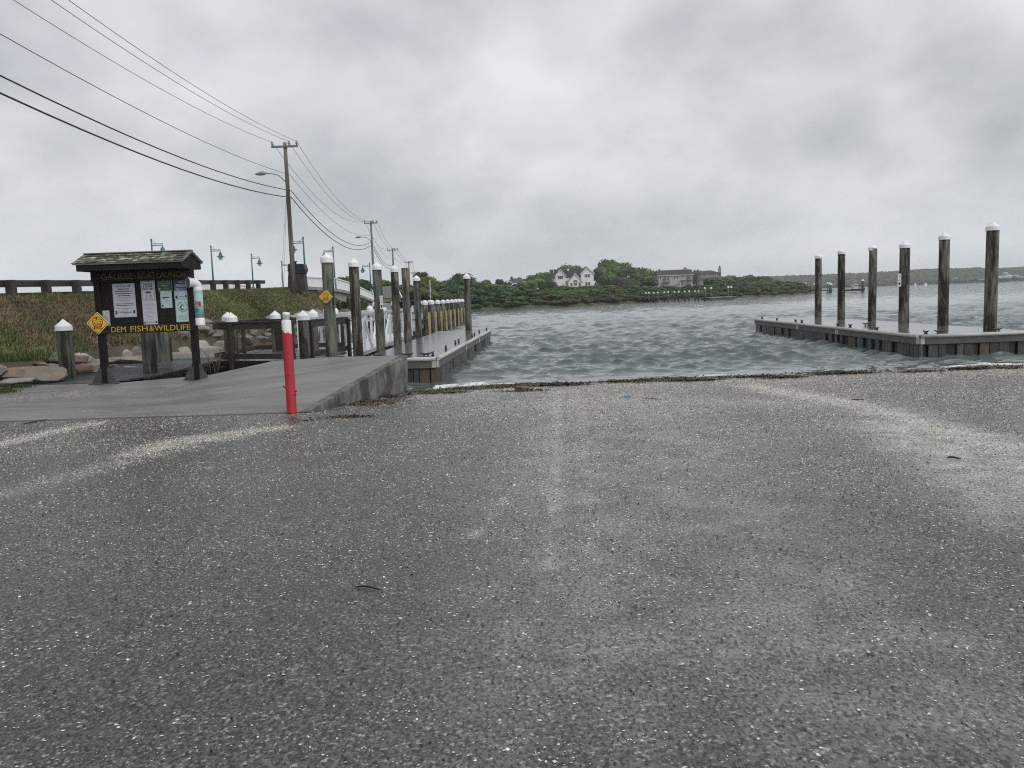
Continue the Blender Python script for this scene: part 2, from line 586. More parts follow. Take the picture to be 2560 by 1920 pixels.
def edge_y(x):
    return np.interp(x, EX, EYv) + (fbm(x, x * 0, 1.1, 5, 3) - .5) * .16


def gpath(pts):
    return [tuple(ong(u, v).xy) for u, v in pts]


# pale tracks of crushed shell, where the photograph shows them (path, half width in m, dust, extra shells per m2)
TRACKS = [
    (gpath([(330, 1135), (470, 1098), (600, 1082), (700, 1070)]), .22, .55, 5200),
    (gpath([(420, 1110), (560, 1092)]), .30, .45, 4200),
    (gpath([(-20, 1115), (120, 1082), (235, 1058)]), .20, .5, 3600),
    (gpath([(0, 1235), (250, 1168), (450, 1122)]), .28, .2, 1300),
    (gpath([(1880, 965), (2130, 1010), (2400, 1085), (2620, 1170)]), .34, 1.25, 1500),
    (gpath([(2200, 1060), (2420, 1150), (2650, 1290)]), .50, .9, 600),
    (gpath([(1392, 975), (1396, 1080), (1388, 1230), (1372, 1420)]), .09, .55, 500),
    (gpath([(1440, 975), (1462, 1100), (1476, 1260), (1482, 1420)]), .09, .42, 380),
    (gpath([(1396, 1070), (1330, 1160), (1265, 1245), (1180, 1345)]), .030, .40, 700),
    (gpath([(1395, 990), (1370, 1100), (1330, 1250)]), .42, .26, 260),
    (gpath([(1480, 990), (1500, 1250), (1480, 1700)]), .75, .26, 110),
    (gpath([(1600, 990), (1790, 1250), (2150, 1700)]), .9, .30, 110),
    (gpath([(1420, 1010), (1700, 1000), (2000, 1010)]), .8, .34, 420),
]

xs = np.concatenate([[-400, -150, -60, -30, -20], np.arange(-15, 16.01, .1), [20, 30, 60, 150, 400]])
srow = np.concatenate([[-60, -20, -5], np.arange(0, 16, .1), [16]])
nb = 26
GX, _ = np.meshgrid(xs, np.arange(len(srow) + nb + 9))
GY = np.zeros_like(GX)
GZ = np.zeros_like(GX)
ye = edge_y(xs)
for i, s in enumerate(srow):
    GY[i] = s
    GZ[i] = .42 - .02 * max(s, -5)
for j in range(nb):
    t = (j + 1) / nb
    GY[len(srow) + j] = 16 + (ye - 16) * t
    GZ[len(srow) + j] = .42 - .02 * GY[len(srow) + j]
o0 = len(srow) + nb
ze = .42 - .02 * ye
for j, (dy, dz) in enumerate([(.02, -.02), (.04, -.055), (.3, -.075), (.8, -.13), (2, -.32), (6, -.9), (20, -1.6), (60, -2), (200, -2)]):
    GY[o0 + j] = ye + dy
    GZ[o0 + j] = ze + dz
inl = (GY > -1) & (GY < 30)
GZ += np.where(inl, (fbm(GX, GY, .6, 31, 4) - .5) * .02 + (fbm(GX, GY, 2.4, 37, 3) - .5) * .006, 0)
nr, ncx = GX.shape
idx = np.arange(nr * ncx).reshape(nr, ncx)
gf = np.stack([idx[:-1, :-1], idx[:-1, 1:], idx[1:, 1:], idx[1:, :-1]], -1).reshape(-1, 4)
gv = np.stack([GX, GY, GZ], -1).reshape(-1, 3)


def dust_at(x, y):
    d = np.zeros(x.shape)
    br = fbm(x, y, 4.2, 41, 4)
    br2 = fbm(x, y, 1.1, 47, 3)
    for pts, w, s, _ in TRACKS:
        dd = dist_poly(x, y, pts)
        d = np.maximum(d, s * np.exp(-(dd / (w * (.6 + .8 * br2))) ** 2) * np.clip(.1 + 1.75 * br ** 1.4, 0, 1.3))
    return np.clip(d, 0, 1)


dust = dust_at(gv[:, 0], gv[:, 1])
wet = np.clip(fbm(gv[:, 0], gv[:, 1], .22, 61, 4) * 1.5 - .35, 0, 1)
edge_br = sstep(-3.2, -.2, gv[:, 1] - edge_y(gv[:, 0]))
m = bpy.data.materials.new('asphalt')
m.use_nodes = True
t = m.node_tree
b = t.nodes['Principled BSDF']
tcn = N(t, 'ShaderNodeTexCoord')


def tex(kind, sc, **kw):
    n = N(t, kind)
    n.inputs['Scale'].default_value = sc
    for k, v in kw.items():
        n.inputs[k].default_value = v
    t.links.new(tcn.outputs['Object'], n.inputs['Vector'])
    return n


agg = tex('ShaderNodeTexVoronoi', 78.0, Randomness=1.0)
aggc = N(t, 'ShaderNodeSeparateColor')
t.links.new(agg.outputs['Color'], aggc.inputs[0])
nfine = N(t, 'ShaderNodeTexNoise')
nfine.inputs['Scale'].default_value = 1.0
nfine.inputs['Detail'].default_value = 3.0
mpg = N(t, 'ShaderNodeMapping')
mpg.inputs['Scale'].default_value = (58, 34, 50)
t.links.new(tcn.outputs['Object'], mpg.inputs[0])
t.links.new(mpg.outputs[0], nfine.inputs['Vector'])
nmid = tex('ShaderNodeTexNoise', 6.0, Detail=5.0, Roughness=.6)
nbig = tex('ShaderNodeTexNoise', .45, Detail=4.0)
stone = ramp(t, [(0.0, (.021, .0195, .018)), (.5, (.064, .060, .055)), (.88, (.112, .106, .097)), (1.0, (.32, .31, .285))], aggc.outputs[0]).outputs[0]
pit_shade = ramp(t, [(.42, (.06, .06, .06)), (.50, (1, 1, 1))], nfine.outputs[0]).outputs[0]  # shade in the pits between stones, put into the base colour
c = mixc(t, 1.0, stone, pit_shade, 'MULTIPLY')
c = mixc(t, 1.0, c, ramp(t, [(.3, (.72, .72, .72)), (.7, (1.28, 1.27, 1.26))], nmid.outputs[0]).outputs[0], 'MULTIPLY')
c = mixc(t, 1.0, c, ramp(t, [(.35, (.85, .86, .88)), (.65, (1.15, 1.13, 1.1))], nbig.outputs[0]).outputs[0], 'MULTIPLY')
ad = N(t, 'ShaderNodeAttribute', attribute_name='dust')
dnz = math_n(t, 'MULTIPLY', ad.outputs['Fac'], ramp(t, [(.36, (.35, .35, .35)), (.55, (1, 1, 1))], nfine.outputs[0]).outputs[0])
c = mixc(t, dnz, c, (.50, .485, .47))
ae = N(t, 'ShaderNodeAttribute', attribute_name='edge')
c = mixc(t, math_n(t, 'MULTIPLY', ae.outputs['Fac'], .75), c, (.185, .165, .155))
t.links.new(c, b.inputs['Base Color'])
aw = N(t, 'ShaderNodeAttribute', attribute_name='wet')
t.links.new(math_n(t, 'MULTIPLY_ADD', ae.outputs['Fac'], -.08, math_n(t, 'MULTIPLY_ADD', aw.outputs['Fac'], -.16, .37)), b.inputs['Roughness'])
b.inputs['Specular IOR Level'].default_value = .55
bn = N(t, 'ShaderNodeBump')
bn.inputs['Strength'].default_value = .7
bn.inputs['Distance'].default_value = .007
t.links.new(math_n(t, 'MULTIPLY_ADD', agg.outputs['Distance'], -.5, nfine.outputs[0]), bn.inputs['Height'])
t.links.new(bn.outputs[0], b.inputs['Normal'])
asph_m = m
tag(np_mesh('asphalt_ramp', gv, gf, asph_m, {'dust': dust, 'wet': wet, 'edge': edge_br}, smooth=True), kind='structure')

# ------------------------------------------------------------------ water with wind waves
ny_rows = [16.6]
while ny_rows[-1] < 2200:
    y = ny_rows[-1]
    ny_rows.append(y + max(.055, .055 * (y / 20) ** 1.52))
wy = np.array(ny_rows)
wsx = np.linspace(-1.1, 1.1, 690)
WYg, WSg = np.meshgrid(wy, wsx, indexing='ij')
WXg = WSg * WYg
cell = np.maximum(WYg * (wsx[1] - wsx[0]), np.maximum(.055, .055 * (WYg / 20) ** 1.52))
shore = edge_y(WXg)
near = WYg - shore
amp_f = .12 + .88 * sstep(.2, 7.0, near)
wr = np.random.default_rng(5)
H = np.zeros_like(WXg)
DX = np.zeros_like(WXg)
DY = np.zeros_like(WXg)
main = R(258)                                        # direction the waves run: towards the ramp, slightly left
nw = 96
for i in range(nw):
    lam = .30 * (9.0 ** (i / (nw - 1)))
    k = 2 * math.pi / lam
    th = main + wr.normal(0, .58)
    a = .0098 * lam ** .85 * (.5 + wr.random()) * math.exp(-(lam / 2.0) ** 2)
    kx, kyy = k * math.cos(th), k * math.sin(th)
    ph = kx * WXg + kyy * WYg + wr.random() * 6.283
    att = np.clip((lam / cell - 1.6) / 2.0, 0, 1)
    s, cph = np.sin(ph), np.cos(ph)
    H += a * att * cph
    DX -= a * 1.15 * att * math.cos(th) * s
    DY -= a * 1.15 * att * math.sin(th) * s
gust = .7 + .6 * fbm(WXg, WYg, .06, 71, 3)
sg_ = float(H[(WYg > 20) & (WYg < 45)].std())
H = H + .24 * (H * H / sg_ - sg_) * np.clip(sg_ / (np.abs(H) + 1e-6), 0, 1)
H *= amp_f * gust
DX *= amp_f * gust
DY *= amp_f * gust
H += np.where(near < 2.5, (fbm(WXg, WYg, 1.3, 91, 3) - .5) * .05, 0) - .13 * sstep(.5, 3.5, near)
# little breakers where the waves meet the ramp
foam = np.zeros_like(H)
for (u0, v0, u1, v1, wdt) in ((1075, 968, 1285, 958, .30), (1760, 943, 1860, 938, .34), (2420, 918, 2570, 911, .36), (1090, 972, 1200, 966, .2)):
    p0, p1 = on(u0, v0, .06), on(u1, v1, .06)
    d = dist_poly(WXg, WYg, [(p0.x, float(edge_y(p0.x)) + .34), ((p0.x + p1.x) / 2, float(edge_y((p0.x + p1.x) / 2)) + .42), (p1.x, float(edge_y(p1.x)) + .32)])
    g = np.exp(-(d / wdt) ** 2)
    H += g * .06 * (.3 + 1.2 * fbm(WXg, WYg, 4, 15, 4))
    foam = np.maximum(foam, sstep(.36, .66, g * (.2 + 1.25 * fbm(WXg, WYg, 3.2, 25, 5))))
thin = np.exp(-((near - .1) / .16) ** 2) * sstep(.50, .62, fbm(WXg, WYg, .9, 27, 3))
foam = np.maximum(foam, thin * .9)
crest = sstep(.03, .07, H) * sstep(.60, .68, fbm(WXg, WYg, .35, 29, 3)) * sstep(22, 40, WYg)
foam = np.maximum(foam, crest)
far_caps = sstep(.84, .86, fbm(WXg * .55, WYg * .16, 1.0, 33, 2)) * sstep(60, 110, WYg)
foam = np.clip(np.maximum(foam, far_caps * .9), 0, 1)
wv = np.stack([WXg + DX, WYg + DY, H], -1).reshape(-1, 3)
nr, ncx = WXg.shape
idx = np.arange(nr * ncx).reshape(nr, ncx)
wf = np.stack([idx[:-1, :-1], idx[:-1, 1:], idx[1:, 1:], idx[1:, :-1]], -1).reshape(-1, 4)
m = bpy.data.materials.new('sea_water')
m.use_nodes = True
t = m.node_tree
b = t.nodes['Principled BSDF']
tcn = N(t, 'ShaderNodeTexCoord')
fa = N(t, 'ShaderNodeAttribute', attribute_name='foam')
fn = tex('ShaderNodeTexNoise', 14.0, Detail=4.0)
fmask = math_n(t, 'MULTIPLY', fa.outputs['Fac'], ramp(t, [(.3, (.2, .2, .2)), (.55, (1, 1, 1))], fn.outputs[0]).outputs[0])
wn0 = tex('ShaderNodeTexNoise', .05, Detail=2.0)
wc = ramp(t, [(.35, (.096, .120, .113)), (.65, (.118, .144, .134))], wn0.outputs[0]).outputs[0]
t.links.new(mixc(t, fmask, wc, (.78, .80, .80)), b.inputs['Base Color'])
t.links.new(math_n(t, 'MULTIPLY_ADD', fmask, .6, .05), b.inputs['Roughness'])
b.inputs['IOR'].default_value = 1.333
mpw = N(t, 'ShaderNodeMapping')
mpw.inputs['Rotation'].default_value = (0, 0, R(-12))
mpw.inputs['Scale'].default_value = (.7, 1.3, 1)
t.links.new(tcn.outputs['Object'], mpw.inputs[0])
hs_ = []
for sc, w, rid in ((1.0, .050, True), (2.4, .026, True), (5.5, .020, False), (16.0, .006, False)):
    n = N(t, 'ShaderNodeTexNoise')
    if rid:
        n.noise_type = 'RIDGED_MULTIFRACTAL'
        n.normalize = False
        n.inputs['Distortion'].default_value = .5
    n.inputs['Scale'].default_value = sc
    n.inputs['Detail'].default_value = 3
    t.links.new(mpw.outputs[0], n.inputs['Vector'])
    hs_.append(math_n(t, 'MULTIPLY', n.outputs[0], w))
bn = N(t, 'ShaderNodeBump')
bn.inputs['Distance'].default_value = 1.0
ca_ = N(t, 'ShaderNodeAttribute', attribute_name='chop')
t.links.new(math_n(t, 'MULTIPLY', ca_.outputs['Fac'], .8), bn.inputs['Strength'])
t.links.new(math_n(t, 'ADD', math_n(t, 'ADD', hs_[0], hs_[1]), math_n(t, 'ADD', hs_[2], hs_[3])), bn.inputs['Height'])
t.links.new(bn.outputs[0], b.inputs['Normal'])
tag(np_mesh('water', wv, wf, m, {'foam': foam.reshape(-1), 'chop': (.30 + .70 * sstep(1.5, 9.0, near)).reshape(-1)}, smooth=True), kind='structure')

# ------------------------------------------------------------------ concrete pad and ramp at the left
cr_ = thing('concrete_ramp', None, None)
tag(cr_, kind='structure')


def slab(name, pts, depth, mat=conc_m, shrink=.006, parent=cr_):
    c_ = sum((Vector(p) for p in pts), Vector()) / len(pts)
    q = []
    for p in pts:
        d = Vector(p) - c_
        d.z = 0
        q.append(Vector(p) - d.normalized() * shrink)
    mb = MB()
    n = len(q)
    low = [Vector((p.x, p.y, -depth)) for p in q]
    fs = [tuple(range(n)), tuple(reversed(range(n, 2 * n)))]
    for i in range(n):
        j = (i + 1) % n
        fs.append((j, i, n + i, n + j))
    mb.add(q + low, fs)
    o = mb.build(name, mat, parent)
    return o


A_ = ong(748, 1031) + Vector((0, 0, .012))
J0 = ong(232, 1047) + Vector((0, 0, .012))
F1 = ong(490, 1040) + Vector((0, 0, .012))
B_ = on(1000, 889, .83)
M_ = on(815, 893, .76)
L_ = on(682, 903, .70)
K_ = on(525, 937, .33)
KM = on(395, 990, .245)
P1 = on(310, 956, .29)
P2 = on(0, 966, .28)
J0b = ong(0, 1054) + Vector((0, 0, .012))
J0c = J0b + (J0b - J0) * 2.0
P3 = P2 + (P2 - P1) * 1.6
jl = J0.lerp(KM, .35)
jl2 = J0c.lerp(P3, .28)
slab('ramp_panel', [J0, F1, A_, B_, M_, L_, K_, KM], .5)
slab('pad_panel', [J0c, J0, jl, jl2], .3)
slab('pad_panel', [jl2, jl, KM, K_, P1, P2, P3], .3)
wd = (B_ - A_).normalized()
wn = Vector((wd.y, -wd.x, 0)).normalized()
mb = MB()
a0, b0 = A_ + wn * .003, B_ + wn * .003 + wd * .02
poly = [Vector((a0.x, a0.y, -.3)), a0 + Vector((0, 0, .004)), b0 + Vector((0, 0, .006)), Vector((b0.x, b0.y, -.6))]
mb.prism(poly, wn * .16)
mb.build('ramp_wall', concw_m, cr_, bevel=.008)
# back face of the landing, towards the dock
mb = MB()
e1 = Vector((M_.x, M_.y, M_.z - .004))
e0 = Vector((B_.x, B_.y, B_.z - .004)) + wn * .1
mb.prism([e0, e1, Vector((e1.x, e1.y, -.6)), Vector((e0.x, e0.y, -.6))], (.03, .12, 0))
mb.build('landing_edge', concw_m, cr_)

# ------------------------------------------------------------------ road embankment
YB = np.concatenate([np.arange(2, 16, 1.0), np.arange(16, 52, .5), np.arange(52, 74, .5)])


def road_z(y):
    return np.interp(y, [0, 25, 50, 61, 72, 80, 92, 110], [2.2, 2.52, 3.02, 3.22, 3.32, 3.1, 2.35, 1.9])


def toe_x(y):
    return np.interp(y, [0, 19, 24, 36, 52, 62, 70, 74], [-12.6, -12.6, -12.1, -11.7, -11.6, -12.2, -13.8, -15.5])


prof_t = np.array([-.14, 0, .1, .22, .36, .5, .64, .78, .9, 1.0])
prof_h = np.array([-.12, .02, .22, .38, .54, .68, .80, .90, .97, 1.0])
bv_ = []
for y in YB:
    x0, x1 = float(toe_x(y)), -15.3
    z0 = .28 if y < 30 else .2
    z1 = float(road_z(y)) - .06
    fall = float(sstep(63, 72, y))
    for tt, hh in zip(prof_t, prof_h):
        x = x0 + (x1 - x0) * tt
        z = z0 + (z1 - z0) * hh
        z = z * (1 - fall) + (-.3) * fall
        bv_.append((x, y, z + (float(fbm(np.array(x), np.array(y), .8, 3)) - .5) * .22 * (0 if tt > .95 else 1)))
    for x in (-16.2, -24.5, -26, -34, -60):
        z = float(road_z(y)) - .08 if x > -26.5 else (.9 if x > -50 else .3)
        bv_.append((x, y, z * (1 - fall) - .3 * fall))
nrow = len(prof_t) + 5
bv_ = np.array(bv_)
idx = np.arange(len(bv_)).reshape(len(YB), nrow)
bf = np.stack([idx[:-1, :-1], idx[:-1, 1:], idx[1:, 1:], idx[1:, :-1]], -1).reshape(-1, 4)
tag(np_mesh('embankment', bv_, bf, bank_m, smooth=True), kind='structure')
mb = MB()
ys = list(np.arange(2, 64, 3.0))
for y0, y1 in zip(ys[:-1], ys[1:]):
    z0, z1 = float(road_z(y0)) - .02, float(road_z(y1)) - .02
    mb.add([(-16.3, y0, z0), (-16.3, y1, z1), (-23.6, y1, z1), (-23.6, y0, z0)], [(0, 1, 2, 3)])
tag(mb.build('road', road_m), kind='structure')


def bank_z(x, y):
    x0, x1 = toe_x(y), -15.3
    tt = np.clip((x - x0) / (x1 - x0), -.14, 1)
    hh = np.interp(tt, prof_t, prof_h)
    z0 = np.where(y < 30, .28, .2)
    z = z0 + (road_z(y) - .06 - z0) * hh
    f = sstep(63, 72, y)
    return z * (1 - f) - .3 * f


# grass on the bank: thin bent blades, green, straw and red-brown patches
def blades(name, x, y, z, h, w, colr, label_mat, lean=.35, seed=1):
    r = np.random.default_rng(seed)
    n = len(x)
    th = r.random(n) * 6.283
    lx, ly = np.cos(th), np.sin(th)
    ln = np.abs(r.normal(0, lean, n)) * h
    bx, by = -ly, lx
    ba = r.random(n) * 6.283
    bx, by = np.cos(ba), np.sin(ba)
    v = np.zeros((n, 5, 3))
    v[:, 0] = np.stack([x - bx * w, y - by * w, z - .03], -1)
    v[:, 1] = np.stack([x + bx * w, y + by * w, z - .03], -1)
    v[:, 2] = np.stack([x + bx * w * .7 + lx * ln * .35, y + by * w * .7 + ly * ln * .35, z + h * .6], -1)
    v[:, 3] = np.stack([x - bx * w * .7 + lx * ln * .35, y - by * w * .7 + ly * ln * .35, z + h * .6], -1)
    v[:, 4] = np.stack([x + lx * ln, y + ly * ln, z + h * (1 - .15 * ln / np.maximum(h, .01))], -1)
    o = (np.arange(n) * 5)[:, None]
    f = np.concatenate([o + np.array([[0, 1, 2]]), o + np.array([[0, 2, 3]]), o + np.array([[3, 2, 4]])])
    cc = np.repeat(colr, 5, axis=0)
    return np_mesh(name, v.reshape(-1, 3), f, label_mat, {'tint': cc})


grass_m = attr_mat('grass_blades', 'tint', rough=.75, noise=.2, nscale=1.5)
n = 130000
yy = 17 + 55 * rng.random(n) ** 1.7
tt = np.clip(rng.random(n), 0, 1) ** .9
tt = .12 + tt * .9
xx = toe_x(yy) + (-15.35 - toe_x(yy)) * tt
zz = bank_z(xx, yy)
pn = fbm(xx, yy, .42, 51, 4)
pn2 = fbm(xx, yy, 1.3, 57, 3)
redness = sstep(.47, .58, pn + .13 * sstep(36, 22, yy) - .09 * sstep(36, 46, yy) - .10 * (tt > .8))
straw = sstep(.56, .66, pn2)
green = np.array([.115, .130, .048])
dgreen = np.array([.060, .074, .028])
red = np.array([.165, .115, .078])
stw = np.array([.27, .225, .135])
rr = rng.random((n, 1))
colr = green * rr + dgreen * (1 - rr)
low = sstep(.36, .15, tt) * sstep(.5, .42, pn)
colr = colr + (red * (.7 + .6 * rr) - colr) * (redness * (rng.random(n) < .72))[:, None]
colr = colr + (stw * (.7 + .5 * rr) - colr) * ((straw * .55 + .10) * (rng.random(n) < .5))[:, None]
colr = colr * (.62 + .85 * fbm(xx, yy, .33, 95, 4) * (.8 + .4 * pn2))[:, None] * 1.25
hh = (.07 + .20 * fbm(xx, yy, .6, 63, 3)) * (.5 + .8 * rng.random(n)) * np.where(tt > .9, .5, 1)
hh = hh * (1 + .35 * redness)
tag(blades('bank_grass', xx, yy, zz, hh, .008 + .00035 * yy, colr, grass_m, lean=.7, seed=7), kind='stuff')

# lush tufts: left foot of the bank and round the kiosk posts
tuft_pts = []
for (u, v, z, nb_, sp, hg) in ((20, 897, .98, 420, .40, .20), (75, 886, 1.08, 260, .40, .17), (0, 978, .28, 420, .20, .14), (45, 968, .28, 220, .16, .16),
                               (395, 950, .12, 420, .20, .20), (425, 945, .12, 260, .16, .16), (350, 950, .12, 120, .18, .12),
                               (468, 945, .14, 200, .13, .22), (525, 944, .14, 260, .16, .15)):
    p = on(u, v, z)
    for _ in range(nb_):
        tuft_pts.append((p.x + random.gauss(0, sp), p.y + random.gauss(0, sp * .6), z - .04, hg * random.uniform(.4, 1.1)))
tp = np.array(tuft_pts)
g2 = rng.random((len(tp), 1))
tag(blades('green_grass', tp[:, 0], tp[:, 1], tp[:, 2], tp[:, 3], np.full(len(tp), .010),
           np.array([.070, .100, .028]) * g2 + np.array([.04, .062, .02]) * (1 - g2), grass_m, lean=.45, seed=9), kind='stuff')


# ------------------------------------------------------------------ rocks
def rock_mesh(name, size, seed, mat, flat=.7):
    r = random.Random(seed)
    bm = bmesh.new()
    bmesh.ops.create_icosphere(bm, subdivisions=3, radius=1.0)
    planes = []
    for _ in range(r.randint(10, 14)):
        d = Vector((r.gauss(0, 1), r.gauss(0, 1), r.gauss(0, .8))).normalized()
        planes.append((d, r.uniform(.42, .74)))
    planes.append((Vector((r.uniform(-.15, .15), r.uniform(-.25, .05), 1)).normalized(), r.uniform(.5, .7)))
    off = Vector((r.random() * 20, r.random() * 20, r.random() * 20))
    from mathutils import noise as mn
    for v in bm.verts:
        p = v.co.copy()
        for d, h in planes:
            k = p.dot(d)
            if k > h:
                p -= d * (k - h) * .99
        p *= 1 + .10 * mn.noise(p * 2.3 + off) + .04 * mn.noise(p * 6 + off)
        p *= 1.12
        v.co = Vector((p.x * size[0], p.y * size[1], p.z * size[2]))
    me = bpy.data.meshes.new(name)
    bm.to_mesh(me)
    bm.free()
    me.materials.append(mat)
    return me


def rock(pos, size, mat, label, seed, rz=0.0, group='rocks along the foot of the bank', tilt=0.0):
    o = bpy.data.objects.new('rock', rock_mesh('rock', size, seed, rock_ms[mat]))
    COL.objects.link(o)
    o.location = pos
    o.rotation_euler = (tilt, tilt * .5, rz)
    return tag(o, label, 'rock', group)


rock(at(62, 935, 20.6), (.95, .62, .30), 1, 'large flat tan boulder at the left edge below the grassy bank', 3, .05)
rock(at(-25, 920, 20.2), (.38, .4, .26), 0, 'grey rock cut by the left edge of the frame beside the flat tan boulder', 4, .5)
rock(at(40, 952, 19.95), (.52, .28, .10), 4, 'thin pale slab lying on the pad in front of the flat tan boulder', 5, .0)
rock(at(77, 903, 22.2), (.33, .35, .27), 0, 'rounded grey rock resting behind the flat tan boulder', 6, .3)
rock(at(104, 912, 21.8), (.25, .2, .10), 3, 'small pink flat rock beside the rounded grey rock', 7, .2)
rock(at(133, 897, 22.6), (.34, .34, .24), 0, 'grey rock just left of the capped low piling', 8, .8)
rock(at(136, 918, 21.9), (.24, .25, .17), 4, 'pale rock half behind the foot of the capped low piling', 9, .1)
rock(at(203, 893, 22.9), (.30, .3, .22), 4, 'pale grey rock right of the capped low piling', 10, .4)
rock(at(203, 926, 21.8), (.28, .28, .22), 2, 'rusty brown rock on the boardwalk edge right of the capped low piling', 12, .1)
rock(at(196, 905, 22.5), (.25, .3, .25), 2, 'brown rock wedged under the pale grey rock', 14, 1.1)
rock(at(236, 920, 22.3), (.22, .25, .2), 3, 'small pinkish rock left of the kiosk post', 15, .9)
rock(at(244, 928, 22.0), (.24, .2, .11), 0, 'low grey rock at the foot of the left kiosk post', 17, .2)
rock(at(245, 908, 23.2), (.34, .3, .16), 1, 'flat tan rock passing behind the left kiosk post', 18, .1)
rock(at(320, 900, 23.6), (.62, .45, .17), 1, 'long tan slab under the kiosk between the posts', 19, .05)
rock(at(318, 884, 24.3), (.20, .22, .17), 4, 'pale block-shaped rock sitting on the long tan slab', 20, .05)
rock(at(345, 880, 24.6), (.24, .25, .28), 0, 'tall grey rock behind the long tan slab', 21, .5)
rock(at(280, 921, 22.9), (.28, .3, .17), 2, 'dark brown rock below the left end of the long tan slab', 22, .3)
rock(at(318, 921, 22.8), (.30, .2, .09), 0, 'low pale grey rock on the boardwalk below the long tan slab', 23, .1)
rock(at(358, 893, 24.1), (.22, .25, .2), 2, 'brown rock left of the pilings under the kiosk', 24, .7)
rock(at(455, 890, 26.4), (.70, .5, .20), 3, 'long reddish slab rising towards the right kiosk post', 25, .12, tilt=-.1)
rock(at(525, 878, 27.5), (.55, .45, .22), 4, 'pale rounded boulder right of the kiosk beside the boardwalk', 26, .2)
rock(at(553, 868, 28.5), (.32, .3, .30), 1, 'tan upright boulder left of the fenced platform', 27, .6)
rock(at(508, 866, 29.0), (.38, .35, .24), 4, 'pale rock behind the rounded boulder right of the kiosk', 28, .9)
rock(at(440, 905, 25.4), (.45, .3, .12), 0, 'flat grey rock edging the boardwalk under the kiosk', 29, .2)
k_ = 30
for i in range(26):
    y = 30 + i * .95 + random.uniform(-.5, .5)
    x = float(toe_x(y)) - random.uniform(-.2, .9)
    s = random.uniform(.28, .62)
    z = float(bank_z(np.array(x), np.array(y))) + s * .22
    rock((x, y, z), (s * random.uniform(.9, 1.4), s, s * random.uniform(.5, .8)), random.choice([0, 4, 4, 0, 1]),
         'pale riprap rock seen through the wire mesh of the platform railing' if y < 45 else 'grey riprap rock at the water edge behind the white gangway',
         k_ + i, random.uniform(0, 3))
for i in range(22):
    y = random.uniform(60, 71)
    x = -11.9 - (y - 60) * .28 - random.uniform(-.3, 1.5)
    s = random.uniform(.4, .8)
    rock((x, y, max(0, float(bank_z(np.array(x), np.array(y)))) + s * .15), (s * 1.2, s, s * .7), random.choice([0, 0, 2]),
         'dark riprap rock under the near end of the bridge', 70 + i, random.uniform(0, 3))


# ------------------------------------------------------------------ pilings
def piling(x, y, zb, zt, r_, label, mat=pile_m, capped=True, group='mooring pilings', name='mooring_piling', lean=0.0, cap_r=None, n=22, cat='piling'):
    th = thing(name, label, cat, (x, y, zb), 0, group)
    h = zt - zb
    mb = MB()
    rr_ = random.Random(int(x * 100 + y * 10))
    ph = [rr_.random() * 6.28 for _ in range(4)]
    rings = 9
    vs_, fs_ = [], []
    for i in range(rings):
        tt_ = i / (rings - 1)
        for k in range(n):
            a = 2 * math.pi * k / n
            q = r_ * (1.03 - .07 * tt_) * (1 + .025 * math.sin(3 * a + ph[0] + tt_) + .018 * math.sin(5 * a + ph[1] - 2 * tt_) + .012 * math.sin(11 * a + ph[2]))
            vs_.append((math.cos(a) * q + lean * h * tt_, math.sin(a) * q, h * tt_))
    for i in range(rings - 1):
        for k in range(n):
            k2 = (k + 1) % n
            fs_.append((i * n + k, i * n + k2, (i + 1) * n + k2, (i + 1) * n + k))
    fs_.append(tuple((rings - 1) * n + k for k in range(n)))
    mb.add(vs_, fs_, True)
    mb.build('shaft', mat, th)
    if capped:
        c_ = cap_r or r_ * 1.12
        cb = MB()
        cb.lathe((lean * h, 0, h), [(c_ * 1.0, -.085), (c_ * 1.03, -.075), (c_ * .99, .03), (c_ * .90, .055), (c_ * .06, c_ * 1.02), (.004, c_ * 1.06)], n=14, smooth=False)
        co_ = cb.build('cap', cap_m, th)
        co_.rotation_euler = (0, 0, rr_.uniform(0, 1))
    th.rotation_euler = (rr_.uniform(-.006, .006), rr_.uniform(-.006, .006), rr_.uniform(0, 6)) if lean == 0 else (0, 0, 0)
    return th


LP = [(814, 628, 20.5, 'first white-capped piling of the left dock, bearing the yellow diamond sign', pile_green_m, True),
      (883, 642, 23.3, 'second white-capped piling of the left dock, dark brown and splintered', pile_m, True),
      (941, 652, 26.2, 'third white-capped piling of the left dock, with the white sign on its right side', pile_green_m, True),
      (984, 660, 29.3, 'fourth white-capped piling of the left dock, left of the capless one', pile_m, True),
      (1012, 670, 31.6, 'left dock piling without a white cap', pile_m, False),
      (1040, 687, 38.3, 'shorter slim white-capped piling beyond the capless one', pile_green_m, True),
      (1166, 682, 39.2, 'lone white-capped piling at the far end of the left dock', pile_green_m, True)]
for u, v, Y, lab, mt, cp in LP:
    p = at(u, v, Y)
    piling(p.x, p.y, -1.0, p.z - (.2 if cp else 0), .142 if Y < 35 else .155, lab, mt, cp, group='pilings of the left dock')
RP = [(2481, 551, 24.9, .178, 'nearest and tallest white-capped piling of the right dock'),
      (2361, 577, 28.3, .172, 'second white-capped piling of the right dock from the right'),
      (2262, 600, 31.3, .185, 'white-capped right dock piling with the small white sign on its left side'),
      (2181, 608, 34.3, .158, 'fourth white-capped piling of the right dock from the right'),
      (2104, 618, 36.6, .160, 'fifth white-capped piling of the right dock from the right'),
      (2046, 630, 38.8, .150, 'farthest white-capped piling of the right dock')]
for u, v, Y, r_, lab in RP:
    p = at(u, v, Y)
    piling(p.x, p.y, -1.0, p.z - .22, r_, lab, pile_m, True, group='pilings of the right dock', lean=random.uniform(-.004, .008), cap_r=r_ * 1.08)
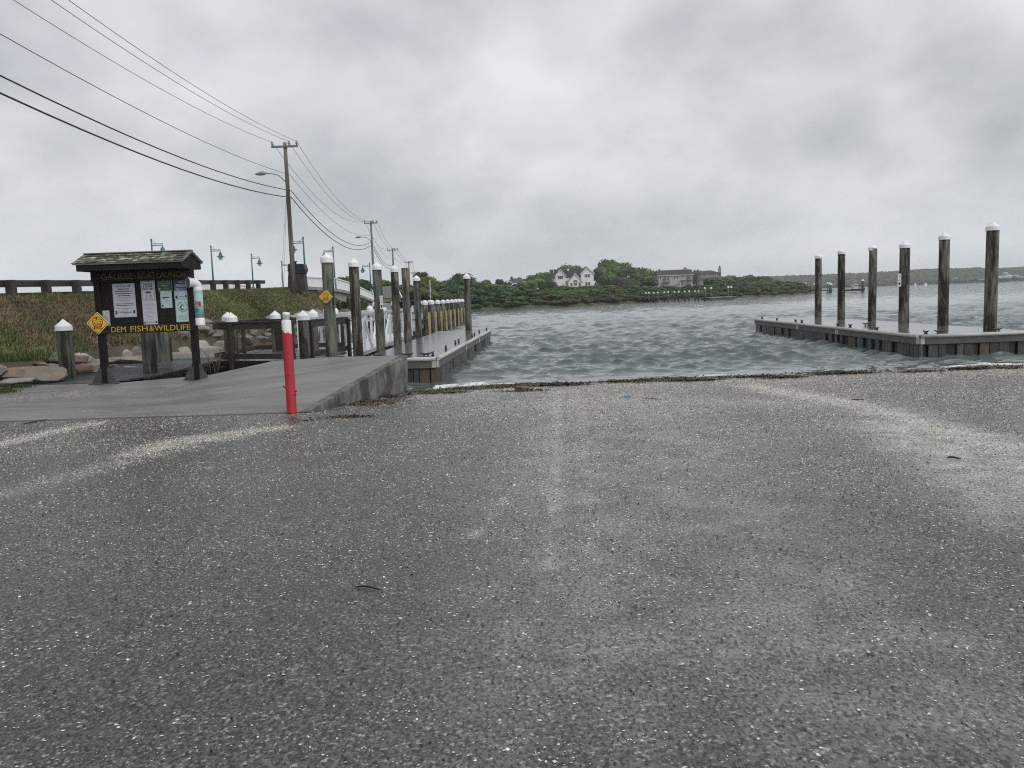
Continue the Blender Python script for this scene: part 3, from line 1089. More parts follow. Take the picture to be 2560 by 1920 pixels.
# low pilings round the boardwalk
p = at(157, 796, 21.2)
piling(p.x, p.y, .15, p.z - .23, .19, 'low thick green piling with white cap standing on the boardwalk left of the kiosk', pile_green_m, group='low capped pilings', name='low_piling', cap_r=.205)
p = at(371, 835, 21.6)
piling(p.x, p.y, .0, 1.75, .2, 'thick uncapped-looking piling behind the kiosk, left of its pair', pile_green_m, False, group='pilings behind the kiosk', name='low_piling')
p = at(409, 835, 23.6)
piling(p.x, p.y, .0, 1.75, .18, 'pale green piling behind the kiosk, right of its pair', pile_green_m, False, group='pilings behind the kiosk', name='low_piling')
for u, v, Y, lab in ((568, 778, 22.9, 'low capped piling at the left rear of the platform corner, half hidden'), (576, 779, 22.0, 'low capped piling at the left front corner of the fenced platform'),
                     (686, 775, 25.6, 'low capped piling at the back of the fenced platform'), (756, 774, 21.3, 'low capped piling at the right front corner of the fenced platform'),
                     (780, 771, 25.6, 'low capped piling at the back right of the fenced platform')):
    p = at(u, v, Y)
    piling(p.x, p.y, -.3, p.z - .19, .142, lab, pile_m if u > 740 or u == 576 else pile_green_m, True, group='low capped pilings', name='low_piling', cap_r=.165)
for i, (u, v, Y) in enumerate(((838, 776, 27.5), (854, 777, 29), (909, 774, 31), (940, 771, 33.5), (971, 771, 36), (1005, 768, 39), (1031, 767, 42))):
    p = at(u, v, Y)
    th = piling(p.x - .25, p.y, -.8, p.z - .05, .12, 'low capped piling behind the white gangway, %s' % ('first on the left', 'second from the left', 'third from the left', 'at its middle', 'third from its far end', 'second from its far end', 'at its far end')[i],
                pile_m, False, group='low pilings behind the gangway', name='low_piling')
    cb = MB()
    hh_ = p.z - .05 + .8
    cb.lathe((0, 0, hh_), [(.14, -.07), (.14, .06), (.09, .14), (.02, .17)], n=12, smooth=False)
    cb.build('cap', cap_m, th)

# ------------------------------------------------------------------ boardwalk and fenced platform
bw = thing('boardwalk', 'wet grey plank boardwalk running behind the kiosk to the fenced platform', 'boardwalk')
y = 20.15
while y < 27.2:
    xl = float(toe_x(y)) + .1
    xr = np.interp(y, [20.1, 21.0, 23.7, 27.2], [-9.4, -9.15, -8.15, -8.1])
    if y < 20.9:
        xl, xr = -12.4, float(np.interp(y, [20.1, 20.9], [-10.2, -9.15]))
    z = float(np.interp(y, [20.1, 20.6, 24, 27], [.27, .29, .56, .58]))
    mb = MB()
    mb.box(((xl + xr) / 2, y + .068, z - .02), (xr - xl, .136, .04))
    o = mb.build('plank', plank_m, bw)
    y += .145
mb = MB()
mb.beam((-9.22, 20.75, .14), (-8.08, 23.85, .41), .05, .22)
mb.build('edge_board', dark_wood_h, bw)
mb = MB()
for yb in (22, 25):
    for xb in (-11.6, -10.0, -8.6):
        mb.box((xb, yb, 0), (.15, .15, .8 if yb > 23 else .6))
mb.build('support_posts', rail_wood_v, bw)
mb = MB()
g = 14
pts, fs_ = [], []
for i in range(g + 1):
    for j in range(g + 1):
        x, y = -12.2 + i / g * 7.2, 19.2 + j / g * 7.5
        pts.append((x, y, .05 + .12 * float(fbm(np.array(x), np.array(y), .9, 8)) - .02 * max(0, y - 22)))
for i in range(g):
    for j in range(g):
        fs_.append((i * (g + 1) + j, (i + 1) * (g + 1) + j, (i + 1) * (g + 1) + j + 1, i * (g + 1) + j + 1))
mb.add(pts, fs_, True)
tag(mb.build('soil', soil_m), kind='structure')

pf = thing('fenced_platform', 'dark wooden platform with board railings and wire mesh in front of the gangway', 'platform')
FA, FB = Vector((-7.62, 21.85, .58)), Vector((-5.45, 21.05, .58))
y = 21.0
while y < 26.2:
    xl = -8.0 if y > 22.0 else float(np.interp(y, [21.0, 22.0], [-5.6, -8.0]))
    mb = MB()
    mb.box(((xl - 4.95) / 2, y + .068, .56), (-4.95 - xl, .136, .04))
    mb.build('plank', plank_m, pf)
    y += .145
mb = MB()
mb.beam(FA + Vector((-.3, .07, -.12)), FB + Vector((.4, -.2, -.12)), .05, .24)
mb.build('rim_board', dark_wood_h, pf)
mb = MB()
mb.beam(FA + Vector((-.3, .10, -.46)), FB + Vector((.4, -.17, -.46)), .05, .42)
mb.build('skirt_board', dark_wood_h, pf)
fd = (FB - FA)


def railing(par, a, b, posts, top=1.60, low=.70, wood=rail_wood, cap=True):
    a, b = Vector(a), Vector(b)
    d = (b - a).normalized()
    nrm = Vector((d.y, -d.x, 0))
    mb = MB()
    mb.beam(Vector((a.x, a.y, top - .02)), Vector((b.x, b.y, top - .02)), .15, .04)
    mb.build('handrail', wood, par, bevel=.005)
    mb = MB()
    mb.beam(Vector((a.x, a.y, top - .12)) + nrm * .035, Vector((b.x, b.y, top - .12)) + nrm * .035, .04, .15)
    mb.build('upper_board', wood, par, bevel=.004)
    mb = MB()
    mb.beam(Vector((a.x, a.y, low)) + nrm * .035, Vector((b.x, b.y, low)) + nrm * .035, .04, .14)
    mb.build('lower_board', wood, par, bevel=.004)
    for f in posts:
        q = a.lerp(b, f)
        mb = MB()
        mb.box((q.x + nrm.x * .10, q.y + nrm.y * .10, (top - .05 + .12) / 2), (.10, .09, top - .05 - .12), rz=math.atan2(d.y, d.x))
        mb.build('rail_post', rail_wood_v, par, bevel=.004)
    mb = MB()
    L = (b - a).length
    k = 0.0
    while k <= L:
        q = a + d * k
        mb.tube([(q.x, q.y, low + .08), (q.x, q.y, top - .2)], .0015, 4, False)
        k += .075
    zz_ = low + .09
    while zz_ < top - .2:
        mb.tube([(a.x, a.y, zz_), (b.x, b.y, zz_)], .0015, 4, False)
        zz_ += .075
    mb.build('wire_mesh', mesh_m, par)


railing(pf, FA + Vector((-.02, 0, 0)), FB, (.17, .98))
railing(pf, (-7.95, 26.1, 0), (-5.2, 26.1, 0), (.28, .62, .98))
railing(pf, (-8.0, 22.3, 0), (-8.0, 26.1, 0), (.2, .6))
railing(pf, (-5.3, 21.2, 0), (-4.72, 24.0, 0), (.10, .96), wood=rail_wood)
mb = MB()
mb.beam((-5.32, 21.2, 1.625), (-4.7, 24.05, 1.625), .10, .05)
mb.build('grab_rail', alu_m, pf)

# ------------------------------------------------------------------ gangway
gw = thing('gangway', 'white aluminium truss gangway behind the left dock pilings', 'gangway', (-5.45, 24.1, 0))
GL, gwid = 16.0, 1.4
mb = MB()
mb.box((0, GL / 2, .42), (gwid - .1, GL, .05))
mb.build('walkway', alu_white, gw)
for sx in (-1, 1):
    x = sx * gwid / 2
    mb = MB()
    mb.beam((x, 0, 1.60), (x, GL, 1.60), .09, .10)
    mb.build('top_rail', alu_m, gw, bevel=.01)
    mb = MB()
    mb.beam((x, 0, .36), (x, GL, .36), .09, .14)
    mb.build('bottom_rail', alu_m, gw, bevel=.01)
    for zz_ in (1.36, 1.42):
        mb = MB()
        mb.tube([(x - sx * .08, 0, zz_ - .0), (x - sx * .08, GL, zz_)], .022, 8)
        mb.build('handrail', alu_white, gw)
    nP = 11
    for i in range(nP + 1):
        yv = i * GL / nP
        mb = MB()
        mb.box((x, min(max(yv, .05), GL - .05), .99), (.075, .075, 1.12))
        mb.build('upright', alu_white, gw)
        if i < nP:
            mb = MB()
            y0, y1 = (yv, yv + GL / nP)
            if i % 2:
                y0, y1 = y1, y0
            mb.beam((x, y0, 1.54), (x, y1, .44), .06, .07, up=(1, 0, 0))
            mb.build('diagonal', alu_white, gw)
mb = MB()
mb.add([(-.6, -1.5, .60), (.62, -1.5, .60), (.62, .1, .47), (-.6, .1, .47), (-.6, -1.5, .59), (.62, -1.5, .59), (.62, .1, .44), (-.6, .1, .44)],
       [(0, 1, 2, 3), (7, 6, 5, 4), (0, 4, 5, 1), (1, 5, 6, 2), (2, 6, 7, 3), (3, 7, 4, 0)])
mb.build('hinged_flap', alu_white, gw)


# ------------------------------------------------------------------ floating docks
def cleat_mesh():
    mb = MB()
    mb.tube([(-.055, 0, 0), (-.05, 0, .07)], .022, 8)
    mb.tube([(.055, 0, 0), (.05, 0, .07)], .022, 8)
    mb.tube([(-.16, 0, .115), (-.10, 0, .085), (0, 0, .075), (.10, 0, .085), (.16, 0, .115)], [.012, .022, .026, .022, .012], 8)
    mb.box((0, 0, .006), (.20, .07, .012))
    o = mb.build('cleat', black_m)
    me = o.data
    bpy.data.objects.remove(o)
    return me


CLEAT = cleat_mesh()


def slat_mesh(mat, nm):
    mb = MB()
    mb.box((0, 0, 0), (1, 1, 1))
    o = mb.build(nm, mat)
    me = o.data
    bpy.data.objects.remove(o)
    return me


SLAT_G, SLAT_D, SLAT_B = slat_mesh(slat_m, 'float_rib'), slat_mesh(float_m, 'float_gap'), slat_mesh(brown_slat, 'timber_slat')


def dock(th, corners, joints, side_edges, deck_z=.5, seed=1, cleats=()):
    """corners: near-left, near-right, far-right, far-left; joints: fractions where the deck panels meet; side_edges: which edges carry rail and floats"""
    r = random.Random(seed)
    nl, nr_, fr, fl = [Vector((x, y, deck_z)) for x, y in corners]
    cuts = [0] + list(joints) + [1]
    for c0, c1 in zip(cuts[:-1], cuts[1:]):
        g_ = .012
        L = (fl - nl).length
        f0, f1 = c0 + (g_ / L if c0 else 0), c1 - (g_ / L if c1 < 1 else 0)
        q = [nl.lerp(fl, f0), nr_.lerp(fr, f0), nr_.lerp(fr, f1), nl.lerp(fl, f1)]
        mb = MB()
        mb.prism([p_ + Vector((0, 0, r.uniform(-.003, .003))) for p_ in q], (0, 0, -.05))
        mb.build('deck_panel', dockdeck_m, th)
    mb = MB()
    ctr = sum((nl, nr_, fr, fl), Vector()) / 4
    q = [Vector((p_.x + (.16 if p_.x < ctr.x else -.16), p_.y + (.16 if p_.y < ctr.y else -.16), 0)) for p_ in (nl, nr_, fr, fl)]
    mb.prism([Vector((p_.x, p_.y, .22)) for p_ in q], (0, 0, -.75))
    mb.build('float_tank', float_m, th)
    for (a, b, nj) in side_edges:
        a, b = Vector((a[0], a[1], deck_z)), Vector((b[0], b[1], deck_z))
        d = (b - a).normalized()
        out = Vector((d.y, -d.x, 0))
        cs_ = [0] + list(nj) + [1]
        L = (b - a).length
        for c0, c1 in zip(cs_[:-1], cs_[1:]):
            p0, p1 = a.lerp(b, c0) + d * .03, a.lerp(b, c1) - d * .03
            mb = MB()
            mb.tube([p0 + out * .03 + Vector((0, 0, -.025)), p0.lerp(p1, .33) + out * .035 + Vector((0, 0, -.03)), p0.lerp(p1, .66) + out * .032 + Vector((0, 0, -.028)), p1 + out * .03 + Vector((0, 0, -.025))], .056, 10)
            mb.build('rub_rail', rub_m, th)
            mb = MB()
            mb.beam(p0 + Vector((0, 0, -.165)) + out * .005, p1 + Vector((0, 0, -.165)) + out * .005, .05, .20)
            mb.build('fascia_board', fascia_m, th, bevel=.005)
        for c0 in cs_:
            p0 = a.lerp(b, c0) + out * .012 + Vector((0, 0, -.165))
            for s_ in (-1, 1):
                q0 = p0 + d * (.075 * s_)
                if (c0 == 0 and s_ < 0) or (c0 == 1 and s_ > 0):
                    continue
                mb = MB()
                mb.beam(q0 - d * .055, q0 + d * .055, .05, .17)
                mb.build('joint_plate', rub_m, th)
        k = .06
        while k < L - .05:
            w = r.uniform(.12, .30)
            kind = r.random()
            me, dep, nm = (SLAT_G, .0, 'float_rib') if kind < .68 else ((SLAT_D, -.07, 'float_gap') if kind < .93 else (SLAT_B, .0, 'timber_slat'))
            q0 = a + d * (k + w / 2) + out * (-.05 + dep) + Vector((0, 0, -.545))
            o = share(nm, me, th, q0, (0, 0, math.atan2(d.y, d.x)), (w, .05, .58))
            k += w + r.uniform(.015, .045)
    for cx, cy, rz in cleats:
        share('cleat', CLEAT, th, (cx, cy, deck_z + .003), (0, 0, rz))


rd = thing('floating_dock', 'grey floating dock on the right with white rub rail and black floats', 'dock', (0, 0, 0), 0, 'floating docks')
rj = (0.365, .62)
nlr, frl = (11.70, 23.65), (12.12, 41.0)
dock(rd, [nlr, (15.15, 23.72), (15.25, 41.1), frl], rj,
     [((frl[0], frl[1]), nlr, [1 - .62, 1 - .365]), (nlr, (19.5, 23.78), [.58])], seed=4,
     cleats=[(12.05, 24.0, 1.55), (12.45, 24.0, 0), (14.1, 23.98, 0), (11.95, 27.0, 1.55), (12.15, 29.6, 1.55), (12.1, 30.6, 1.55), (12.25, 34.8, 1.55),
             (12.3, 35.7, 1.55), (12.3, 38.2, 1.55), (12.35, 40.6, 1.55), (13.0, 30.2, 0)])
mb = MB()
mb.prism([(15.17, 23.72, .498), (19.5, 23.78, .498), (19.5, 24.45, .498), (15.17, 24.4, .498)], (0, 0, -.05))
mb.build('end_panel', dockdeck_m, rd)
mb = MB()
mb.box((17.4, 24.15, -.15), (4.2, .5, .7))
mb.build('float_tank', float_m, rd)

ld = thing('floating_dock', 'grey floating dock on the left beside the concrete ramp', 'dock', (0, 0, 0), 0, 'floating docks')
nrl, frr = (-1.93, 21.45), (-.93, 39.3)
dock(ld, [(-4.0, 21.62), nrl, frr, (-3.4, 39.5)], (.385, .655),
     [(nrl, frr, [.385, .655]), ((-4.0, 21.62), nrl, [])], seed=9,
     cleats=[(-3.55, 22.0, 0), (-2.75, 21.95, 0), (-2.25, 21.9, .1), (-2.1, 22.2, 1.5), (-1.95, 24.9, 1.5), (-1.85, 27.8, 1.5), (-1.8, 28.8, 1.5), (-1.5, 32.6, 1.5), (-1.45, 33.6, 1.5),
            (-1.35, 36.2, 1.5), (-1.1, 38.7, 1.5)])

# ------------------------------------------------------------------ fixed pier with yellow rub boards
fp = thing('fixed_pier', 'timber pier with white-capped piles and yellow rub boards beyond the left dock', 'pier')
for i in range(26):
    mb = MB()
    y = 46.5 + i * 1.0
    mb.box((-6.2 + i * .03, y, .93), (2.9, .9, .06))
    mb.build('deck_board', plank_m, fp)
mb = MB()
mb.beam((-4.85, 46, .78), (-4.15, 72.3, .78), .14, .24)
mb.build('stringer', rail_wood, fp)
mb = MB()
mb.beam((-7.5, 46, .78), (-6.9, 72.3, .78), .14, .24)
mb.build('stringer', rail_wood, fp)
for i in range(9):
    y = 46.6 + i * 3.15
    for sx in (0, 1):
        x = (-4.72 + i * .085) if sx else (-7.6 + i * .085)
        yv = y if sx else y + .5
        mb = MB()
        if not sx and i % 2:
            continue
        mb.tube([(x, yv, -.9), (x, yv, 1.0), (x, yv, 1.82)], [.15, .145, .14], 14)
        mb.build('pile', pile_m, fp)
        mb = MB()
        mb.lathe((x, yv, 1.82), [(.165, -.10), (.17, -.08), (.17, .05), (.14, .11), (.05, .16)], n=12, smooth=False)
        mb.build('pile_cap', cap_m, fp)
        if sx:
            mb = MB()
            mb.box((x + .12, yv + .95, .50), (.12, .24, 1.45))
            mb.build('rub_board', pileyel, fp)
for i in range(6):
    mb = MB()
    mb.box((-7.9 + .1 * i, 48.5 + i * 4, 1.35), (.05, .7, .5))
    mb.build('rail_panel', white_paint, fp)

# ------------------------------------------------------------------ red post
pr = ong(730, 1032)
rp = thing('marker_post', 'red metal marker post with white top at the corner of the concrete ramp', 'post', (pr.x, pr.y, gz(pr.y)))
mb = MB()
n_ = 24
ringz = [0, .3, .7, 1.1]
vs_, fs_ = [], []
tops = []
for zq in ringz:
    for k in range(n_):
        a = 2 * math.pi * k / n_
        vs_.append((math.cos(a) * .084, math.sin(a) * .084, zq))
for k in range(n_):
    a = 2 * math.pi * k / n_
    vs_.append((math.cos(a) * .084, math.sin(a) * .084, 1.40 - .035 * math.cos(a) + (.018 if k % 5 == 0 else 0) - (.02 if k in (17, 18) else 0)))
for i in range(len(ringz)):
    for k in range(n_):
        k2 = (k + 1) % n_
        fs_.append((i * n_ + k, i * n_ + k2, (i + 1) * n_ + k2, (i + 1) * n_ + k))
mb.add(vs_, fs_, True)
mb.build('red_sleeve', red_m, rp)
mb = MB()
mb.lathe((0, 0, 0), [(.080, .02), (.080, 1.585), (.074, 1.60)], n=24)
mb.build('white_pipe', white_paint, rp)
mb = MB()
Mx = Matrix.Rotation(.10, 3, 'Y')
mb.lathe((-.004, 0, 1.595), [(.058, 0), (.058, .08), (.064, .085), (.064, .125), (.055, .14), (.02, .146)], n=20, axis=Mx)
mb.build('cap', white_paint, rp)
for (ang, zq, ln_) in ((2.9, .98, .05), (3.25, .95, .03), (3.1, .44, .045), (-.12, .36, .03), (-1.57, .66, .012), (-.3, .30, .02)):
    mb = MB()
    a0 = Vector((math.cos(ang) * .080, math.sin(ang) * .080, zq))
    mb.tube([a0, a0 + Vector((math.cos(ang) * ln_, math.sin(ang) * ln_, .02)), a0 + Vector((math.cos(ang) * ln_ * .8, math.sin(ang) * ln_ * .8 - .012, .038))], [.013, .012, .010], 8)
    mb.build('hook', red_m, rp)
mb = MB()
mb.tube([(0, 0, -.05), (0, 0, .03)], .078, 20)
mb.build('foot', black_m, rp)


# ------------------------------------------------------------------ lettering
def text_obj(body, name, mat, parent, pos, height, width=None, depth=.004, align='CENTER', rot=0.0, bold=0.0):
    cu = bpy.data.curves.new(name, 'FONT')
    cu.body = body
    cu.size = 1.0
    cu.extrude = 0.0
    cu.offset = bold
    cu.resolution_u = 2
    tmp = bpy.data.objects.new(name, cu)
    COL.objects.link(tmp)
    dg = bpy.context.evaluated_depsgraph_get()
    me = bpy.data.meshes.new_from_object(tmp.evaluated_get(dg))
    bpy.data.objects.remove(tmp)
    bpy.data.curves.remove(cu)
    co = np.zeros(len(me.vertices) * 3)
    me.vertices.foreach_get('co', co)
    co = co.reshape(-1, 3)
    if len(co) == 0:
        return None
    mn, mxx = co.min(0), co.max(0)
    sc = height / .72
    sx = sc if width is None else width / (mxx[0] - mn[0])
    x = (co[:, 0] - (mn[0] + mxx[0]) / 2) * sx if align == 'CENTER' else (co[:, 0] - mn[0]) * sx
    z = co[:, 1] * sc
    co2 = np.stack([x, np.zeros(len(co)), z], -1)
    me.vertices.foreach_set('co', co2.ravel())
    me.update()
    if depth:
        bm = bmesh.new()
        bm.from_mesh(me)
        r_ = bmesh.ops.extrude_face_region(bm, geom=list(bm.faces))
        bmesh.ops.translate(bm, verts=[g for g in r_['geom'] if isinstance(g, bmesh.types.BMVert)], vec=(0, -depth, 0))
        bmesh.ops.recalc_face_normals(bm, faces=bm.faces)
        bm.to_mesh(me)
        bm.free()
    me.materials.clear()
    me.materials.append(mat)
    me.name = name
    o = bpy.data.objects.new(name, me)
    COL.objects.link(o)
    o.parent = parent
    o.location = pos
    o.rotation_euler = (0, rot, 0)
    return o


# ------------------------------------------------------------------ information kiosk
KY = 19.6
KB = Vector((-8.545, KY, .285))
ki = thing('information_kiosk', 'dark brown wooden notice kiosk with mossy shingled roof on the concrete pad', 'notice board', KB)
for x in (-1.09, 1.09):
    mb = MB()
    mb.box((x, 0, 1.33), (.145, .145, 2.66))
    mb.build('post', dark_wood, ki, bevel=.006)
    mb = MB()
    for sx in (-1, 1):
        mb.prism([(x + sx * .078, -.06, .02), (x + sx * .078, -.06, .40), (x + sx * .10, -.06, .40), (x + sx * .30, -.06, .04), (x + sx * .34, -.06, .02)], (0, .008, 0))
        mb.box((x + sx * .083, 0, .2), (.010, .13, .40))
    mb.box((x, 0, .008), (.72, .26, .016))
    for sy in (-1, 1):
        mb.prism([(x - .05, sy * .078, .02), (x - .05, sy * .078, .36), (x - .05, sy * .10, .36), (x - .05, sy * .24, .02)], (.008, 0, 0))
    mb.build('post_bracket', galv_m, ki)
mb = MB()
mb.box((0, .0, 1.99), (2.06, .04, 1.25))
mb.build('back_panel', dark_wood, ki)
mb = MB()
for x in (-.69, -.35, .02, .37, .70):
    mb.box((x, -.022, 1.99), (.006, .008, 1.24))
mb.build('panel_seams', black_m, ki)
mb = MB()
mb.box((0, -.11, 1.275), (2.36, .06, .185))
db = mb.build('name_board', dark_wood_h, ki, bevel=.006)
mb = MB()
mb.box((0, -.10, 2.515), (2.36, .06, .25))
gb = mb.build('name_board', dark_wood, ki, bevel=.006)
# routed yellow letters, one mesh per word
for wd_, x0, w in (('DEM', -.62, .34), ('FISH', -.14, .40), ('&', .155, .11), ('WILDLIFE', .64, .84)):
    text_obj(wd_, 'lettering', letter_y, db, (x0, -.141, 1.213), .135, w, .006)
for wd_, x0, w in (('GALILEE', -.56, .74), ('BOAT', .13, .40), ('LAUNCH', .70, .66)):
    text_obj(wd_, 'lettering', letter_b, gb, (x0, -.131, 2.44), .145, w, .006)
# roof
RX0, RX1, RD, ZE, ZR = -1.32, 1.16, .60, 2.80, 3.03
for x in (RX0 + .07, RX1 - .05):
    mb = MB()
    mb.prism([(x, -RD + .02, ZE - .17), (x, RD - .02, ZE - .17), (x, RD - .02, ZE - .02), (x, 0, ZR - .03), (x, -RD + .02, ZE - .02)], (.035, 0, 0))
    mb.build('gable_board', dark_wood, ki)
for s in (-1, 1):
    mb = MB()
    mb.box(((RX0 + RX1) / 2 + .01, s * (RD - .03), ZE - .095), (RX1 - RX0 - .1, .04, .15))
    mb.build('eave_board', dark_wood_h, ki, bevel=.004)
    mb = MB()
    mb.beam((RX0, s * (RD + .01), ZE - .005), (RX1 + .02, s * (RD + .01), ZE - .005), .03, .045)
    mb.build('drip_edge', fascia_grey, ki)
    for x in (RX0, RX1):
        mb = MB()
        mb.beam((x, s * (RD + .0), ZE + .0), (x, s * .005, ZR + .0), .03, .045)
        mb.build('rake_trim', fascia_grey, ki)
    mb = MB()
    sl = math.atan2(ZR - ZE, RD)
    mb.prism([(RX0, s * RD, ZE), (RX1, s * RD, ZE), (RX1, 0, ZR), (RX0, 0, ZR)], (0, 0, -.02))
    roof = mb.build('roof', dark_wood_h, ki)
    rows = 4
    srl = math.hypot(RD, ZR - ZE) / rows
    for k in range(rows):
        x = RX0 - .03
        while x < RX1 + .02:
            w = random.uniform(.10, .19)
            w = min(w, RX1 + .03 - x)
            if w < .03:
                break
            f0 = k * srl - .035
            d0 = Vector((0, s * (RD - f0 * math.cos(sl)), ZE + f0 * math.sin(sl)))
            f1 = f0 + srl * 1.35
            d1 = Vector((0, s * (RD - f1 * math.cos(sl)), ZE + f1 * math.sin(sl)))
            up = Vector((0, s * math.sin(sl), math.cos(sl)))
            lift = .028 + random.uniform(0, .012)
            mb = MB()
            e = random.uniform(-.012, .012)
            q = [Vector((x + .004, 0, 0)) + d0 + up * lift + Vector((0, s * e, 0)), Vector((x + w - .004, 0, 0)) + d0 + up * lift + Vector((0, s * e, 0)),
                 Vector((x + w - .004, 0, 0)) + d1 + up * .008, Vector((x + .004, 0, 0)) + d1 + up * .008]
            mb.prism(q, -up * .016)
            mb.build('shingle', shingle_m, roof)
            x += w
mb = MB()
mb.box(((RX0 + RX1) / 2, 0, ZR + .028), (RX1 - RX0 + .04, .16, .03))
mb.build('ridge_board', fascia_grey, ki, bevel=.01)


# notices pinned to the kiosk: placed where the photograph shows them on the panel plane
def notice(name, label, rect, mat, thick=.006, parts=(), cat='notice', yoff=-.03, group=None, tilt=0.0):
    """rect in photo pixels: upper-left u,v and lower-right u,v (measured along the tilted panel)"""
    (u0, v0), (u1, v1) = rect
    a, b_ = at(u0, v0, KY + yoff), at(u1, v1, KY + yoff)
    w, h = abs(b_.x - a.x), abs(a.z - b_.z)
    th = thing(name, label, cat, ((a.x + b_.x) / 2, KY + yoff - thick / 2, (a.z + b_.z) / 2), 0, group)
    th.rotation_euler = (0, tilt, 0)
    mb = MB()
    mb.box((0, 0, 0), (w, thick, h))
    sh = mb.build('sheet', mat, th)
    f = -thick / 2 - .001

    def bar(nm, x, z, bw_, bh, mt):
        mb = MB()
        mb.box((x * w, f, z * h), (bw_ * w, .0016, bh * h))
        return mb.build(nm, mt, th)

    def txt(body, x, z, hh_, ww, mt, bold=0.0):
        return text_obj(body, 'lettering', mt, th, (x * w, f, z * h), hh_ * h, ww * w, .0012, bold=bold)

    def disc(nm, x, z, r_, mt, ring=None, sc=1.0):
        mb = MB()
        n_ = 20
        if ring:
            o_ = [(math.cos(2 * math.pi * k / n_), math.sin(2 * math.pi * k / n_)) for k in range(n_)]
            v_ = [(x * w + c_ * r_ * w, f, z * h + s_ * r_ * w) for c_, s_ in o_] + [(x * w + c_ * ring * w, f, z * h + s_ * ring * w) for c_, s_ in o_]
            mb.add(v_, [(k, (k + 1) % n_, n_ + (k + 1) % n_, n_ + k) for k in range(n_)])
        else:
            mb.prism([(x * w + math.cos(2 * math.pi * k / n_) * r_ * w, f, z * h + math.sin(2 * math.pi * k / n_) * r_ * w * sc) for k in range(n_)], (0, -.0012, 0))
        return mb.build(nm, mt, th)

    def frame(mt, ins=.045, t_=.012):
        mb = MB()
        for z in (-1, 1):
            mb.box((0, f, z * h * (.5 - ins * w / h)), (w * (1 - 2 * ins), .0014, t_ * w))
        for x in (-1, 1):
            mb.box((x * w * (.5 - ins), f, 0), (t_ * w, .0014, h - 2 * ins * w - t_ * w))
        return mb.build('border', mt, th)
    return dict(th=th, w=w, h=h, bar=bar, txt=txt, disc=disc, frame=frame, f=f)


def zk(a, b_):
    return (160 + a / 4.365, 600 + b_ / 4.365)


P_ = notice('notice', 'large white notice headed GALILEE BOAT RAMP on the left of the kiosk panel', (zk(524, 480), zk(797, 838)), paper, group='notices on the kiosk')
P_['frame'](greyink, .03, .006)
P_['txt']('GALILEE BOAT RAMP', 0, .40, .045, .68, ink, .01)
for i, (z, w_, hb, mt) in enumerate(((.335, .5, .028, ink), (.27, .80, .020, ink), (.205, .74, .020, ink), (.14, .56, .022, ink), (.085, .74, .010, greyink), (.045, .56, .010, greyink),
                                     (.005, .72, .010, greyink), (-.04, .26, .010, greyink), (-.10, .76, .017, ink), (-.145, .80, .017, ink), (-.19, .2, .010, greyink),
                                     (-.24, .74, .010, greyink), (-.275, .24, .008, greyink), (-.32, .56, .010, greyink), (-.36, .58, .014, ink), (-.395, .28, .009, greyink), (-.425, .13, .009, greyink))):
    P_['bar']('text_line', 0, z, w_, hb, mt)
P_['bar']('emblem', -.40, -.33, .09, .06, tealink)
P_['disc']('emblem', -.40, -.385, .045, tealink)
P_['bar']('emblem', .40, -.345, .09, .085, ink)

P_ = notice('notice', 'white notice reading ALCOHOL & WATER DON\'T MIX', (zk(829, 386), zk(1004, 657)), paper, group='notices on the kiosk')
P_['frame'](ink, .06, .016)
P_['disc']('prohibition_ring', 0, .315, .17, ink, ring=.145)
mb = MB()
w_, h_, f_ = P_['w'], P_['h'], P_['f']
mb.prism([(-.08 * w_, f_, .35 * h_), (-.02 * w_, f_, .35 * h_), (-.03 * w_, f_, .27 * h_), (-.07 * w_, f_, .27 * h_)], (0, -.0014, 0))
mb.prism([(.02 * w_, f_, .33 * h_), (.09 * w_, f_, .33 * h_), (.10 * w_, f_, .245 * h_), (.01 * w_, f_, .245 * h_)], (0, -.0014, 0))
mb.beam((-.11 * w_, f_ - .0012, .375 * h_), (.11 * w_, f_ - .0012, .255 * h_), .002, .012)
mb.build('pictogram', ink, P_['th'])
P_['txt']('ALCOHOL', 0, .115, .075, .72, ink, .03)
P_['txt']('& WATER', 0, .015, .075, .70, ink, .03)
P_['txt']("DON'T MIX", 0, -.085, .075, .80, ink, .03)
mb = MB()
mb.prism([(-.19 * w_, f_, -.15 * h_), (.19 * w_, f_, -.15 * h_), (.17 * w_, f_, -.20 * h_), (-.16 * w_, f_, -.20 * h_)], (0, -.0014, 0))
mb.box((-.05 * w_, f_, -.135 * h_), (.03 * w_, .0016, .03 * h_))
mb.box((.08 * w_, f_, -.135 * h_), (.05 * w_, .0016, .025 * h_))
for k in range(7):
    mb.box(((-.17 + .057 * k) * w_, f_, (-.232 + .006 * (k % 2)) * h_), (.05 * w_, .0016, .012 * h_))
mb.build('boat_drawing', ink, P_['th'])
P_['bar']('emblem', -.16, -.32, .07, .05, redlab)
P_['bar']('emblem', -.04, -.325, .12, .012, greyink)
P_['bar']('emblem', .13, -.32, .09, .06, bluep)
P_['bar']('text_line', .24, -.32, .07, .015, greyink)
for z, w2 in ((-.39, .5), (-.43, .7)):
    P_['bar']('text_line', 0, z, w2, .012, greyink)

